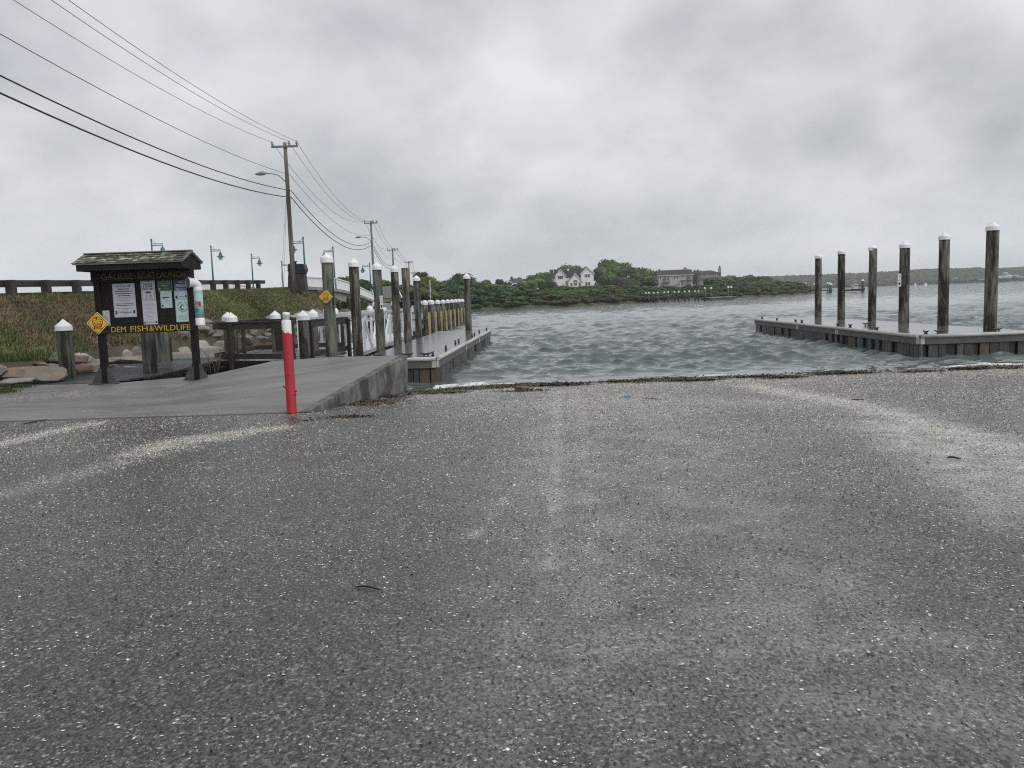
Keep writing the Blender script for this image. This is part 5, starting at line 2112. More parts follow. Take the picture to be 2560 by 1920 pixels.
def tree(u, vtop, wpx, Y, kind, label, zb=None, group='trees beyond the water', tall=1.0):
    """crown width and top measured in the photograph at distance Y"""
    p = at(u, vtop - (5 if kind in ('round', 'green', 'pale') else 3), Y)
    wpx *= 1.08
    rx = wpx / 2 / FPX * Y
    if zb is None:
        zb = max(.3, min(4.0, land_z(p.x, Y)))
    H_ = p.z - zb
    rz_ = min(rx * .95 * tall, H_ * .58)
    th = thing('tree', label, 'tree', (p.x, p.y, zb), 0, group)
    me = random.choice(CROWNS[kind])
    share('crown', me, th, (0, 0, H_ - rz_ * .98), (0, 0, random.uniform(0, 6.28)), (rx / 1.02, rx / 1.02, rz_ / .90))
    share('trunk', random.choice(TRUNKS), th, (0, 0, -.2), (0, 0, random.uniform(0, 6)), (H_ * .62, H_ * .62, (H_ - rz_ * .7) / .95))
    return th


def bush(x, y, zb, rx, h, kind, label, group='shrubs along the far shore'):
    th = thing('shrub', label, 'shrub', (x, y, zb), 0, group)
    me = random.choice(BUSH[kind])
    share('foliage', me, th, (0, 0, h * .42), (0, 0, random.uniform(0, 6.28)), (rx, rx, h * .72))
    mb_ = share('stem', random.choice(TRUNKS), th, (0, 0, -.2), (0, 0, random.uniform(0, 6)), (h * .5, h * .5, h * .55))
    return th


# far shore land
SH = [(-13.5, 93), (-12.5, 100), (-10.5, 115), (-9, 130), (-8, 142), (-6.5, 151), (0, 154), (7, 155), (14, 157.5), (21, 166), (28, 176), (40, 191), (56, 211), (70, 225), (83, 240), (96, 258), (100, 275), (90, 330)]
shp = np.array(SH, float)
tz = np.gradient(shp, axis=0)
tz /= np.linalg.norm(tz, axis=1)[:, None]
nrmv = np.stack([-tz[:, 1], tz[:, 0]], -1)
lv = []
dists = [-3, 0, 1.0, 3, 8, 16, 35, 80, 200]
hts = [-.6, -.05, .35, .6, 1.3, 2.2, 3.0, 3.6, 4.0]
for (x, y), n_ in zip(shp, nrmv):
    for k, (d, z) in enumerate(zip(dists, hts)):
        dn = n_ if k < 5 else (n_ * .4 + np.array([-.35, .9]) * .6)
        q = np.array([x, y]) + dn * d
        lv.append((q[0], q[1], z))
lv = np.array(lv)
idx = np.arange(len(lv)).reshape(len(SH), len(dists))
lf = np.stack([idx[:-1, :-1], idx[1:, :-1], idx[1:, 1:], idx[:-1, 1:]], -1).reshape(-1, 4)
tag(np_mesh('far_shore', lv, lf, shore_m, smooth=True), kind='structure')
mb = MB()
mb.add([(-14.6, 93, 1.9), (-110, 93, 1.9), (-110, 420, 3.0), (60, 420, 3.2), (-6, 200, 2.4), (-14.6, 130, 1.9)], [(0, 1, 2, 3, 4, 5)])
tag(mb.build('far_land', shore_m), kind='structure')


def land_z(x, y):
    d = float(dist_poly(np.array([x]), np.array([y]), SH)[0])
    return float(np.interp(d, [0, 1, 3, 8, 16, 35, 80, 200], [0, .35, .6, 1.3, 2.2, 3.0, 3.6, 4.0]))


# shoreline shrubs, front row at the water and rows climbing behind
rb = random.Random(21)
zones = [(-20, 'the fixed pier'), (2, 'the dark gabled house'), (16, 'the white gabled house'), (34, 'the small private pier'), (62, 'the brown-grey house'), (200, 'the distant hill')]


def zone(x):
    for lim, nm in zones[1:]:
        if x < lim:
            return nm
    return 'the distant hill'


seglen = np.cumsum(np.r_[0, np.hypot(*np.diff(shp, axis=0).T)])
for row, (d, hmin, hmax, step) in enumerate(((1.0, .9, 1.7, 1.8), (4.5, 1.9, 3.0, 2.7), (8.5, 2.4, 3.7, 3.2), (14.0, 2.6, 4.0, 4.2))):
    s = seglen[5] - 4 if row < 2 else seglen[4]
    while s < seglen[-3]:
        x, y = np.interp(s, seglen, shp[:, 0]), np.interp(s, seglen, shp[:, 1])
        nx, nyv = np.interp(s, seglen, nrmv[:, 0]), np.interp(s, seglen, nrmv[:, 1])
        dd = d + rb.uniform(-.8, .8)
        bx, by = x + nx * dd, y + nyv * dd
        h = rb.uniform(hmin, hmax) * (1.0 if bx < 0 else (.70 if bx < 18 else (.60 if bx < 56 else 1.05)) if row else 1.0)
        if row == 0:
            kd = rb.choice(['olive', 'brown', 'olive', 'green'])
        else:
            kd = rb.choice(['green', 'green', 'dark', 'olive', 'dark'])
        lab = {'olive': 'olive-green shrub', 'brown': 'brownish low shrub', 'green': 'leafy green shrub', 'dark': 'dark green shrub'}[kd] + ' ' + \
            ('at the water edge', 'just above the water', 'midway up the far bank', 'atop the far bank')[row] + ' below ' + zone(bx)
        bush(bx, by, land_z(bx, by) - .1, h * rb.uniform(1.05, 1.5), h, kd, lab)
        s += step * rb.uniform(.8, 1.2) * (1 + max(0, by - 160) / 260)

byl = {}
for o in COL.objects:
    if o.get('category') == 'shrub':
        byl.setdefault(o['label'], []).append(o)
ORD = ['first', 'second', 'third', 'fourth', 'fifth', 'sixth', 'seventh', 'eighth', 'ninth', 'tenth', 'eleventh', 'twelfth']
for lab, obs in byl.items():
    if 1 < len(obs) <= len(ORD):
        for k, o in enumerate(sorted(obs, key=lambda q: q.location.x / q.location.y)):
            o['label'] = lab.replace(' shrub', ' shrub, %s from left,' % ORD[k])

TR = [  # u, v top, width px, Y, kind, label
    (868, 685, 75, 118, 'dark', 'dark rounded tree behind the bridge, left of the second piling'),
    (905, 694, 58, 122, 'dark', 'dark tree beside the bridge lamp, right of the second piling'),
    (963, 700, 46, 150, 'green', 'green tree top behind the third piling'),
    (1050, 676, 40, 230, 'brown', 'bare-looking thin tree behind the slim capped piling'),
    (1070, 690, 60, 175, 'round', 'green tree just right of the slim capped piling'),
    (1100, 702, 62, 165, 'round', 'dense green tree left of the white flagpole'),
    (1145, 678, 92, 180, 'dark', 'tall dark tree behind the lone end piling'),
    (1128, 710, 70, 162, 'dark', 'dark tree at the foot of the tall dark tree'),
    (1205, 696, 62, 200, 'pale', 'light green tree between the end piling and the dark gabled house'),
    (1178, 705, 50, 190, 'round', 'green tree directly behind the end piling'),
    (1248, 697, 26, 230, 'dark', 'small dark conical tree left of the dark gabled house'),
    (1295, 692, 40, 330, 'pale', 'pale green tree top over the dark gabled roof'),
    (1350, 681, 84, 255, 'round', 'green tree touching the left side of the white gabled house'),
    (1318, 694, 62, 240, 'olive', 'loose olive tree between the dark house and the white house'),
    (1375, 700, 44, 220, 'dark', 'dark tree in front of the left corner of the white gabled house'),
    (1428, 657, 84, 345, 'round', 'green treetop rising behind the white gabled roof'),
    (1530, 645, 112, 330, 'round', 'biggest round green tree right of the white gabled house'),
    (1500, 668, 50, 318, 'round', 'left shoulder tree of the big round tree, beside the white gable'),
    (1560, 690, 66, 300, 'brown', 'brownish tree hanging in front of the big round tree'),
    (1602, 667, 80, 335, 'round', 'green tree between the big round tree and the pale grey house'),
    (1606, 694, 76, 260, 'dark', 'dark tree left of the pale grey house, above the small pier'),
    (1572, 712, 60, 235, 'dark', 'low dark tree below the brownish tree'),
    (1742, 668, 60, 385, 'pale', 'yellow-green tree between the two houses on the right'),
    (1725, 684, 30, 380, 'pale', 'small yellow-green tree beside the pale grey house corner'),
    (1788, 698, 58, 280, 'dark', 'dark tree in front of the brown-grey house'),
    (1818, 686, 84, 400, 'olive', 'pale rounded tree right of the brown-grey house chimney'),
    (1845, 690, 40, 400, 'brown', 'brownish tree left of the small white gables'),
    (1876, 684, 40, 420, 'olive', 'thin olive tree behind the small white gables'),
    (1905, 687, 70, 300, 'dark', 'dark round tree at the right end of the near shore'),
    (1925, 700, 34, 290, 'olive', 'olive tree at the shore point by the far pier'),
    (1832, 704, 70, 270, 'round', 'green tree above the floating stage of the small pier'),
    (1760, 716, 50, 250, 'olive', 'olive tree above the ramp of the small pier'),
    (1220, 715, 60, 180, 'round', 'green bushy tree on the bank right of the end piling'),
    (1290, 718, 56, 185, 'dark', 'dark bushy tree in front of the dark gabled house'),
    (1450, 719, 60, 210, 'round', 'green bushy tree in front of the white gabled house'),
    (1405, 722, 50, 200, 'dark', 'dark bushy tree below the dormer of the white gabled house'),
    (1520, 716, 60, 230, 'round', 'bushy tree below the big round tree'),
    (1675, 722, 56, 235, 'round', 'bushy tree in front of the pale grey house'),
]
CROWNS['olive'] = CROWNS['pale']
CROWNS['green'] = CROWNS['round']
for u, vt, wp, Y, kd, lab in TR:
    tree(u, vt, wp, Y, kd, lab)
# scattered wood behind the shore trees on the left
for i in range(14):
    u = 830 + i * 27 + rb.uniform(-8, 8)
    tree(u, 714 + rb.uniform(-6, 6) + (4 if u < 960 else 0), 52, 200 + rb.uniform(0, 60), rb.choice(['round', 'dark', 'dark']), 'background tree of the wood behind the fixed pier and the bridge', group='wood behind the fixed pier')
# small dark pine twigs growing by the bridge face
for (u, v, w_, Y) in ((870, 712, 22, 68), (908, 722, 26, 68), (904, 745, 30, 66), (845, 735, 16, 64)):
    p = at(u, v, Y)
    zg = max(float(bank_z(np.array(p.x), np.array(Y))), 0)
    bush(p.x, Y, zg, w_ / 2 / FPX * Y, max(p.z - zg, .5) * .9, 'dark', 'scrubby dark bush growing up beside the bridge face', 'scrub beside the bridge')
fl_ = at(1076, 735, 140)
fg = thing('flagpole', 'thin white flagpole before the trees beyond the pier', 'flagpole', (fl_.x, 140, land_z(fl_.x, 140)))
mb = MB()
zt = at(1073, 702, 140).z - land_z(fl_.x, 140)
mb.tube([(0, 0, 0), (0, 0, zt)], [.06, .04], 8)
mb.build('shaft', white_paint, fg)
mb = MB()
mb.lathe((0, 0, zt), [(.05, -.02), (.09, .05), (.05, .12)], n=8)
mb.build('finial', white_paint, fg)


# ------------------------------------------------------------------ houses
def window(par, x, z, w, h, y=0.0, panes=(1, 1), frame=trim_m):
    fr_ = .09 * max(w, h) ** .5
    mb = MB()
    mb.box((x, y - .04, z), (w + 2 * fr_, .08, h + 2 * fr_))
    o = mb.build('window', frame, par)
    nx, nz_ = panes
    pw, ph_ = w / nx, h / nz_
    for i in range(nx):
        for j in range(nz_):
            mb = MB()
            mb.box((x - w / 2 + pw * (i + .5), y - .085, z - h / 2 + ph_ * (j + .5)), (pw - .06, .03, ph_ - .06))
            mb.build('pane', glass_m, o)
    return o


def gable(par, xc, zb, w, zw, zp, y0, depth, wallm, roofm=roof_dark, over=.35, nm='wall', drop=2.5):
    """front-facing gable block: wall from zb-drop to eave zw, peak zp; front at y0"""
    mb = MB()
    mb.prism([(xc - w / 2, y0, zb - drop), (xc + w / 2, y0, zb - drop), (xc + w / 2, y0, zw), (xc, y0, zp), (xc - w / 2, y0, zw)], (0, depth, 0))
    mb.build(nm, wallm, par)
    sl = (zp - zw) / (w / 2)
    for s in (-1, 1):
        ex = xc + s * (w / 2 + over)
        ez = zw - over * sl
        mb = MB()
        mb.prism([(ex, y0 - over, ez), (xc, y0 - over, zp), (xc, y0 - over, zp + .22), (ex, y0 - over, ez + .22)], (0, depth + over, 0))
        mb.build('roof', roofm, par)
        mb = MB()
        mb.prism([(ex, y0 - over - .06, ez - .12), (xc, y0 - over - .06, zp - .12), (xc, y0 - over - .06, zp + .2), (ex, y0 - over - .06, ez + .2)], (0, .055, 0))
        mb.build('rake_trim', trim_m, par)


# white house with three front gables
Y = 310.0
sc_ = Y / FPX / 11.06
u0, v0 = 1360 + 800 / 11.06, 640 + 850 / 11.06
b0 = at(u0, v0, Y)
wh = thing('white_house', 'white house with three front gables and dark roof among the trees', 'house', b0, R(2), 'houses across the water')


def hx(a):
    return (a - 800) * sc_


def hz_(b_):
    return (850 - b_) * sc_


gable(wh, hx(1205), 0, 345 * sc_, hz_(500), hz_(325), 0, 9, hwall)
gable(wh, hx(475), 0, 275 * sc_, hz_(530), hz_(365), 1.2, 7, hwall)
gable(wh, hx(860), 0, 380 * sc_, hz_(715), hz_(495), -1.2, 6, hwall)
mb = MB()
mb.box((hx(650), 5.0, hz_(790)), (hx(1060) - hx(235), 6.0, hz_(730) - hz_(1100)))
mb.build('wall', hwall, wh)
mb = MB()
mb.prism([(hx(205), 1.6, hz_(735)), (hx(205), 5.5, hz_(350)), (hx(205), 9.5, hz_(735))], (hx(1190) - hx(205), 0, 0))
rf = mb.build('roof', roof_dark, wh)
mb = MB()
mb.box((hx(280), 1.5, hz_(738)), (hx(350) - hx(205), .2, .25))
mb.build('gutter', trim_m, wh)
mb = MB()
mb.box((hx(712), 4.2, hz_(380)), (50 * sc_, 1.0, 65 * sc_))
mb.build('skylight', trim_m, rf)
mb = MB()
mb.tube([(hx(302), 3.2, hz_(470)), (hx(302), 3.2, hz_(385))], .12, 8)
mb.build('vent_pipe', trim_m, rf)
window(wh, hx(472), hz_(580), 150 * sc_, 85 * sc_, 1.2, (3, 1))
window(wh, hx(1170), hz_(560), 58 * sc_, 82 * sc_, 0)
window(wh, hx(1245), hz_(560), 58 * sc_, 82 * sc_, 0)
window(wh, hx(1178), hz_(780), 55 * sc_, 85 * sc_, 0)
window(wh, hx(1252), hz_(780), 55 * sc_, 85 * sc_, 0)
window(wh, hx(750), hz_(790), 55 * sc_, 80 * sc_, -1.2)
window(wh, hx(980), hz_(790), 55 * sc_, 95 * sc_, -1.2)
mb = MB()
arc = [(hx(860) + math.cos(R(a)) * 62 * sc_, -1.26, hz_(735) + math.sin(R(a)) * 68 * sc_) for a in range(0, 181, 15)]
mb.prism(arc, (0, .05, 0))
aw_ = mb.build('arched_window', glass_m, wh)
mb = MB()
for a in (45, 90, 135):
    mb.beam((hx(860), -1.28, hz_(735)), (hx(860) + math.cos(R(a)) * 60 * sc_, -1.28, hz_(735) + math.sin(R(a)) * 66 * sc_), .05, .07, up=(0, 1, 0))
mb.build('glazing_bar', trim_m, aw_)
window(wh, hx(860), hz_(785), 90 * sc_, 70 * sc_, -1.2, (2, 1))

# pale grey two-storey house with balconies
Y = 350.0
sc_ = Y / FPX / 7.373
b0 = at(1600 + 650 / 7.373, 650 + 490 / 7.373, Y)
gh = thing('grey_house', 'long pale grey two-storey house with two balconies and chimneys', 'house', b0, R(-4), 'houses across the water')


def hx(a):
    return (a - 650) * sc_


def hz_(b_):
    return (490 - b_) * sc_


D_ = 9.0
mb = MB()
mb.prism([(hx(335), 0, -3), (hx(335), D_, -3), (hx(335), D_, hz_(285)), (hx(335), D_ / 2, hz_(190)), (hx(335), 0, hz_(285))], (hx(965) - hx(335), 0, 0))
mb.build('wall', hgrey, gh)
mb = MB()
mb.prism([(hx(322), -.5, hz_(296)), (hx(322), D_ / 2, hz_(180)), (hx(322), D_ + .5, hz_(296)), (hx(322), D_ / 2, hz_(190))], (hx(975) - hx(322), 0, 0))
rf = mb.build('roof', roof_dark, gh)
mb = MB()
mb.box((hx(648), -.52, hz_(287)), (hx(978) - hx(320), .12, .22))
mb.build('gutter', trim_m, gh)
mb = MB()
mb.prism([(hx(215), 3.5, -3), (hx(340), 3.5, -3), (hx(340), 3.5, hz_(280)), (hx(215), 3.5, hz_(232))], (0, 5, 0))
mb.build('side_wing', hgrey, gh)
mb = MB()
mb.prism([(hx(205), 3.2, hz_(236)), (hx(345), 3.2, hz_(290)), (hx(460), 5.0, hz_(200)), (hx(240), 6.0, hz_(205))], (0, .2, .25))
mb.build('wing_roof', roof_dark, gh)
for a, b1, b2, w_, mt in ((385, 165, 240, 22, black_m), (860, 150, 250, 62, brick_m)):
    mb = MB()
    mb.box((hx(a), D_ / 2, (hz_(b1) + hz_(b2)) / 2), (w_ * sc_, .9, hz_(b1) - hz_(b2)))
    ch = mb.build('chimney', mt, gh)
    mb = MB()
    mb.tube([(hx(a), D_ / 2, hz_(b1)), (hx(a), D_ / 2, hz_(b1 - 18))], .18, 8)
    mb.build('flue', black_m, ch)
for a, b_, w_, h_ in ((383, 328, 30, 62), (525, 325, 28, 62), (640, 325, 22, 68), (698, 325, 22, 68), (783, 306, 20, 40), (572, 450, 18, 40), (690, 450, 30, 20), (668, 448, 10, 18),
                      (780, 445, 18, 50), (822, 440, 22, 50), (870, 445, 22, 50), (903, 450, 24, 50), (938, 310, 16, 30)):
    window(gh, hx(a), hz_(b_), w_ * sc_, h_ * sc_, 0)
for a in (458, 888):
    window(gh, hx(a), hz_(335 if a < 600 else 328), 46 * sc_, 78 * sc_, 0, (2, 1))
for a0, a1, zt, zb in ((405, 548, 345, 412), (838, 968, 340, 385)):
    mb = MB()
    mb.box(((hx(a0) + hx(a1)) / 2, -.75, hz_(zb)), (hx(a1) - hx(a0), 1.5, .22))
    bl = mb.build('balcony', deckrail_m, gh)
    mb = MB()
    for k in range(15):
        mb.box((hx(a0) + (hx(a1) - hx(a0)) * k / 14, -1.46, (hz_(zt) + hz_(zb)) / 2), (.10, .06, hz_(zt) - hz_(zb)))
    mb.box(((hx(a0) + hx(a1)) / 2, -1.46, hz_(zt)), (hx(a1) - hx(a0) + .1, .12, .12))
    mb.build('balustrade', deckrail_m, bl)
mb = MB()
mb.prism([(hx(728), -2, hz_(402)), (hx(858), -2, hz_(402)), (hx(780), -.2, hz_(372)), (hx(760), -.2, hz_(372))], (0, 0, -.15))
mb.build('porch_roof', roof_dark, gh)
mb = MB()
for a in (735, 800, 850):
    mb.box((hx(a), -1.8, hz_(448)), (.18, .18, hz_(404) - hz_(490)))
mb.build('porch_post', trim_m, gh)

# brown-grey house with wrap-round lower roof and tall chimney
b0 = at(1600 + 1300 / 7.373, 650 + 480 / 7.373, 370)
sc_ = 370 / FPX / 7.373
bh = thing('shingle_house', 'brown-grey shingled house with hipped roof and tall stone chimney', 'house', b0, R(-3), 'houses across the water')


def hx(a):
    return (a - 1300) * sc_


def hz_(b_):
    return (480 - b_) * sc_


mb = MB()
mb.box(((hx(1115) + hx(1490)) / 2, 4, (hz_(255) - 3) / 2), (hx(1490) - hx(1115), 8, hz_(255) + 3))
mb.build('wall', hbrown, bh)
mb = MB()
mb.add([(hx(1095), -.6, hz_(252)), (hx(1505), -.6, hz_(252)), (hx(1505), 8.6, hz_(252)), (hx(1095), 8.6, hz_(252)), (hx(1235), 4, hz_(192)), (hx(1345), 4, hz_(192))],
       [(0, 1, 5, 4), (1, 2, 5), (2, 3, 4, 5), (3, 0, 4), (3, 2, 1, 0)])
mb.build('roof', roof_dark, bh)
mb = MB()
mb.add([(hx(1060), -2.4, hz_(368)), (hx(1420), -2.4, hz_(350)), (hx(1420), .05, hz_(322)), (hx(1095), .05, hz_(340)), (hx(1060), -2.4, hz_(378)), (hx(1420), -2.4, hz_(362)), (hx(1420), .05, hz_(340)), (hx(1095), .05, hz_(352))],
       [(0, 1, 2, 3), (7, 6, 5, 4), (0, 4, 5, 1), (1, 5, 6, 2), (3, 2, 6, 7), (0, 3, 7, 4)])
mb.build('lower_roof', roof_dark, bh)
mb = MB()
mb.box(((hx(1095) + hx(1340)) / 2, -.9, (hz_(372) - 3) / 2), (hx(1340) - hx(1095), 1.8, hz_(372) + 3))
mb.build('lower_wall', hbrown, bh)
mb = MB()
mb.box((hx(1473), .6, (hz_(150) + hz_(420)) / 2), (42 * sc_, 1.2, hz_(150) - hz_(420)))
ch = mb.build('chimney', brick_m, bh)
mb = MB()
mb.tube([(hx(1473), .6, hz_(150)), (hx(1473), .6, hz_(132))], .2, 8)
mb.lathe((hx(1473), .6, hz_(135)), [(.2, 0), (.42, .1), (.42, .35), (.1, .5)], n=10)
mb.build('flue_cap', black_m, ch)
for a, b_, w_, h_, y_ in ((1237, 285, 18, 40, 0), (1298, 285, 16, 36, 0), (1360, 285, 26, 55, 0), (1398, 285, 26, 55, 0), (1235, 388, 26, 20, -1.8), (1273, 388, 26, 20, -1.8), (1310, 388, 26, 20, -1.8),
                          (1150, 285, 14, 40, 0), (1210, 430, 22, 26, -1.8)):
    window(bh, hx(a), hz_(b_), w_ * sc_, h_ * sc_, y_)
mb = MB()
for a in (1110, 1130, 1180, 1320):
    mb.box((hx(a), -2.2, (hz_(372) - 2) / 2), (.2, .2, hz_(372) + 2))
mb.build('porch_post', trim_m, bh)

# small white gables farther right
b0 = at(1600 + 2000 / 7.373, 650 + 430 / 7.373, 440)
sc_ = 440 / FPX / 7.373
sh_ = thing('gabled_cottage', 'white cottage with steep grey roof and two small gables near the point', 'house', b0, 0, 'houses across the water')


def hx(a):
    return (a - 2000) * sc_


def hz_(b_):
    return (430 - b_) * sc_


gable(sh_, hx(1895), 0, 105 * sc_, hz_(412), hz_(345), 0, 6, hwall, roof_blue, .3)
gable(sh_, hx(2037), 0, 75 * sc_, hz_(420), hz_(358), -.5, 6, hwall, roof_blue, .3)
mb = MB()
mb.prism([(hx(1930), 2, hz_(420)), (hx(2090), 2, hz_(400)), (hx(2150), 6, hz_(285)), (hx(1960), 6, hz_(300))], (0, .4, .3))
rf = mb.build('main_roof', roof_blue, sh_)
mb = MB()
mb.prism([(hx(2090), 2.6, hz_(440)), (hx(2185), 6, hz_(440)), (hx(2185), 6, hz_(330)), (hx(2152), 6, hz_(280)), (hx(2095), 2.6, hz_(380))], (.2, 6, 0))
mb.build('end_wall', hwall, sh_)
window(sh_, hx(1900), hz_(400), 28 * sc_, 16 * sc_, 0)

# dark gabled house left of the white house
b0 = at(1160 + 540 / 4.424, 630 + 390 / 4.424, 300)
sc_ = 300 / FPX / 4.424
dh = thing('dark_house', 'low dark shingled house with white-edged gable and blue-grey roof', 'house', b0, 0, 'houses across the water')


def hx(a):
    return (a - 540) * sc_


def hz_(b_):
    return (390 - b_) * sc_


gable(dh, hx(480), 0, 200 * sc_, hz_(375), hz_(310), 0, 10, hdark, roof_blue, .5)
gable(dh, hx(565), 0, 110 * sc_, hz_(378), hz_(347), -1.0, 6, hdark, roof_blue, .4)
mb = MB()
mb.prism([(hx(500), 1.0, hz_(382)), (hx(725), 1.0, hz_(380)), (hx(725), 6, hz_(303)), (hx(500), 6, hz_(303))], (0, 0, -.2))
rf = mb.build('roof', roof_blue, dh)
mb = MB()
mb.box(((hx(510) + hx(720)) / 2, 4.5, -1.2), (hx(720) - hx(510), 6, 3.4))
mb.build('wall', hdark, dh)
mb = MB()
mb.box((hx(688), 2.0, hz_(345)), (62 * sc_, 3, 50 * sc_))
dm = mb.build('dormer', hwall, rf)
mb = MB()
mb.box((hx(688), 1.8, hz_(312)), (74 * sc_, 3.6, 16 * sc_))
mb.build('dormer_roof', roof_blue, dm)
window(dh, hx(670), hz_(352), 18 * sc_, 28 * sc_, .48)
window(dh, hx(702), hz_(352), 18 * sc_, 28 * sc_, .48)
mb = MB()
mb.tube([(hx(482), -.55, hz_(327)), (hx(482), -.62, hz_(327))], .45, 12)
mb.build('round_vent', trim_m, dh)
mb = MB()
mb.box((hx(530), 6, hz_(293)), (.9, .9, 1.6))
mb.build('chimney', hdark, dh)

# grey roof house glimpsed between the third and fourth pilings
b0 = at(962, 738, 135)
rh = thing('cape_house', 'grey roofed house with white dormer glimpsed between the third and fourth pilings', 'house', (b0.x, 135, 1.5), R(25), 'houses across the water')
mb = MB()
mb.prism([(-2.2, 0, 0), (2.6, 0, 0), (2.6, 0, 1.1), (-2.2, 0, 1.1)], (0, 5, 0))
mb.build('wall', hgrey, rh)
mb = MB()
mb.prism([(-2.4, -.4, 1.0), (-2.4, 2.4, 3.0), (-2.4, 5.3, 1.0)], (5.2, 0, 0))
rf = mb.build('roof', pmat('roof_mid_grey', (.10, .10, .105), (.15, .15, .155), scale=6, rough=.8, bump=.2), rh)
mb = MB()
mb.box((-1.5, .9, 2.0), (1.4, 1.4, .8))
dm = mb.build('dormer', hwall, rf)
window(rh, -1.5, 2.0, .8, .5, .2)
mb = MB()
mb.prism([(2.62, -.5, .95), (2.62, 2.4, 3.02), (2.62, 2.4, 3.2), (2.62, -.5, 1.15)], (.15, 0, 0))
mb.build('rake_trim', trim_m, rh)

# ------------------------------------------------------------------ small private pier with paired piles
sp = thing('private_pier', 'small pier of paired white-topped piles at the far shore', 'pier', (0, 0, 0), 0, 'far piers')
pairs = [(107, 165, 770), (257, 327, 764), (450, 520, 757), (637, 713, 750), (826, 905, 744), (1012, 1080, 738)]
for a, b_, c_ in pairs:
    for k, q in enumerate((a, b_)):
        pb = on(1600 + q / 7.373, 650 + (c_ - 2) / 7.373, 0.0)
        zt = at(1600 + q / 7.373, 650 + (620 - (q - 107) * .04) / 7.373, pb.y).z
        mb = MB()
        mb.tube([(pb.x, pb.y, -.5), (pb.x, pb.y, zt)], [.14, .12], 8)
        mb.build('pile', pile_green_m if k == 0 else pile_m, sp)
        mb = MB()
        mb.lathe((pb.x, pb.y, zt), [(.2, -.06), (.2, .12), (.12, .24), (.02, .32)], n=10)
        mb.build('pile_cap', cap_m, sp)
pa, pz = on(1600 + 107 / 7.373, 650 + 768 / 7.373, 0), on(1600 + 1080 / 7.373, 650 + 736 / 7.373, 0)
mb = MB()
mb.beam((pa.x, pa.y + .2, .95), (pz.x, pz.y + .2, .95), 1.3, .14)
mb.build('deck', rail_wood, sp)
for a, b_, c_ in pairs:
    p0, p1 = on(1600 + a / 7.373, 650 + (c_ - 2) / 7.373, 0), on(1600 + b_ / 7.373, 650 + (c_ - 2) / 7.373, 0)
    mb = MB()
    mb.beam((p0.x, p0.y - .1, .05), (p1.x, p1.y - .1, .85), .08, .16)
    mb.beam((p0.x, p0.y - .2, .85), (p1.x, p1.y - .2, .05), .08, .16)
    mb.build('cross_brace', black_m, sp)
pf2 = on(1600 + 1212 / 7.373, 650 + 733 / 7.373, 0)
pf3 = on(1600 + 1708 / 7.373, 650 + 708 / 7.373, 0)
mb = MB()
for dz in (.95, 1.75):
    mb.beam((pz.x, pz.y, dz + (.3 if dz > 1 else 0)), (pf2.x + 2.4, pf2.y + 1, dz - .35), .12, .10)
mb.build('gangplank', rail_wood, sp)
fs2 = thing('float_stage', 'low black floating stage with four tall white-topped piles at the far shore', 'dock', (0, 0, 0), 0, 'far piers')
mb = MB()
mb.beam((pf2.x, pf2.y, .16), (pf3.x, pf3.y, .16), 2.0, .45)
mb.build('float_tank', float_m, fs2)
mb = MB()
mb.beam((pf2.x, pf2.y, .40), (pf3.x, pf3.y, .40), 1.9, .05)
mb.build('deck', alu_m, fs2)
for q, vt in ((1215, 530), (1327, 528), (1642, 512), (1700, 508)):
    f = (q - 1212) / (1708 - 1212)
    pb = Vector((pf2.x, pf2.y, 0)).lerp(Vector((pf3.x, pf3.y, 0)), f)
    zt = at(1600 + q / 7.373, 650 + vt / 7.373, pb.y).z
    mb = MB()
    mb.tube([(pb.x, pb.y + .8, -.5), (pb.x, pb.y + .8, zt)], [.16, .14], 8)
    mb.build('pile', pile_green_m, fs2)
    mb = MB()
    mb.lathe((pb.x, pb.y + .8, zt), [(.24, -.08), (.24, .14), (.14, .28), (.02, .36)], n=10)
    mb.build('pile_cap', cap_m, fs2)

# far pier, boat and dark reefs beyond the point
fr2 = thing('far_pier', 'dark far pier with white-topped piles left of the workboat', 'pier', (0, 0, 0), 0, 'far piers')


def fpx(a, b_, Y):
    return at(1900 + a / 6.506, 660 + b_ / 6.506, Y)


for a, bt, bb, r_ in ((350, 375, 440, .16), (540, 365, 465, .3), (575, 385, 450, .2), (597, 375, 450, .2), (718, 372, 455, .28), (745, 355, 470, .34), (745, 322, 440, .2), (880, 335, 445, .2),
                      (1100, 322, 420, .22), (1132, 320, 420, .2), (1152, 340, 460, .36)):
    Yq = 258 + (a % 7) * 2
    p0, p1 = fpx(a, bb, Yq), fpx(a, bt, Yq)
    mb = MB()
    mb.tube([(p0.x, Yq, -.5), (p1.x, Yq, p1.z)], [r_, r_ * .9], 8)
    mb.build('pile', pile_m, fr2)
    mb = MB()
    mb.lathe((p1.x, Yq, p1.z), [(r_ * 1.4, -.1), (r_ * 1.4, .15), (r_ * .8, .35), (.02, .45)], n=10)
    mb.build('pile_cap', cap_m, fr2)
p0, p1 = fpx(610, 412, 266), fpx(910, 412, 266)
mb = MB()
mb.beam((p0.x, 266, p0.z), (p1.x, 266, p1.z), 2, .35)
mb.beam((p0.x, 266, p0.z + .8), (p1.x, 266, p1.z + .8), .15, .15)
mb.build('deck', rail_wood, fr2)
p2 = fpx(1160, 432, 266)
mb = MB()
mb.beam((p1.x, 266, p1.z - .25), (p2.x, 266, max(p2.z, .2)), 2.2, .3)
mb.build('float_tank', float_m, fr2)
q = fpx(683, 395, 265)
mb = MB()
mb.box((q.x, 265, q.z), (55 / 6.506 / FPX * 265, 2, 28 / 6.506 / FPX * 265))
mb.build('equipment_box', white_paint, fr2)
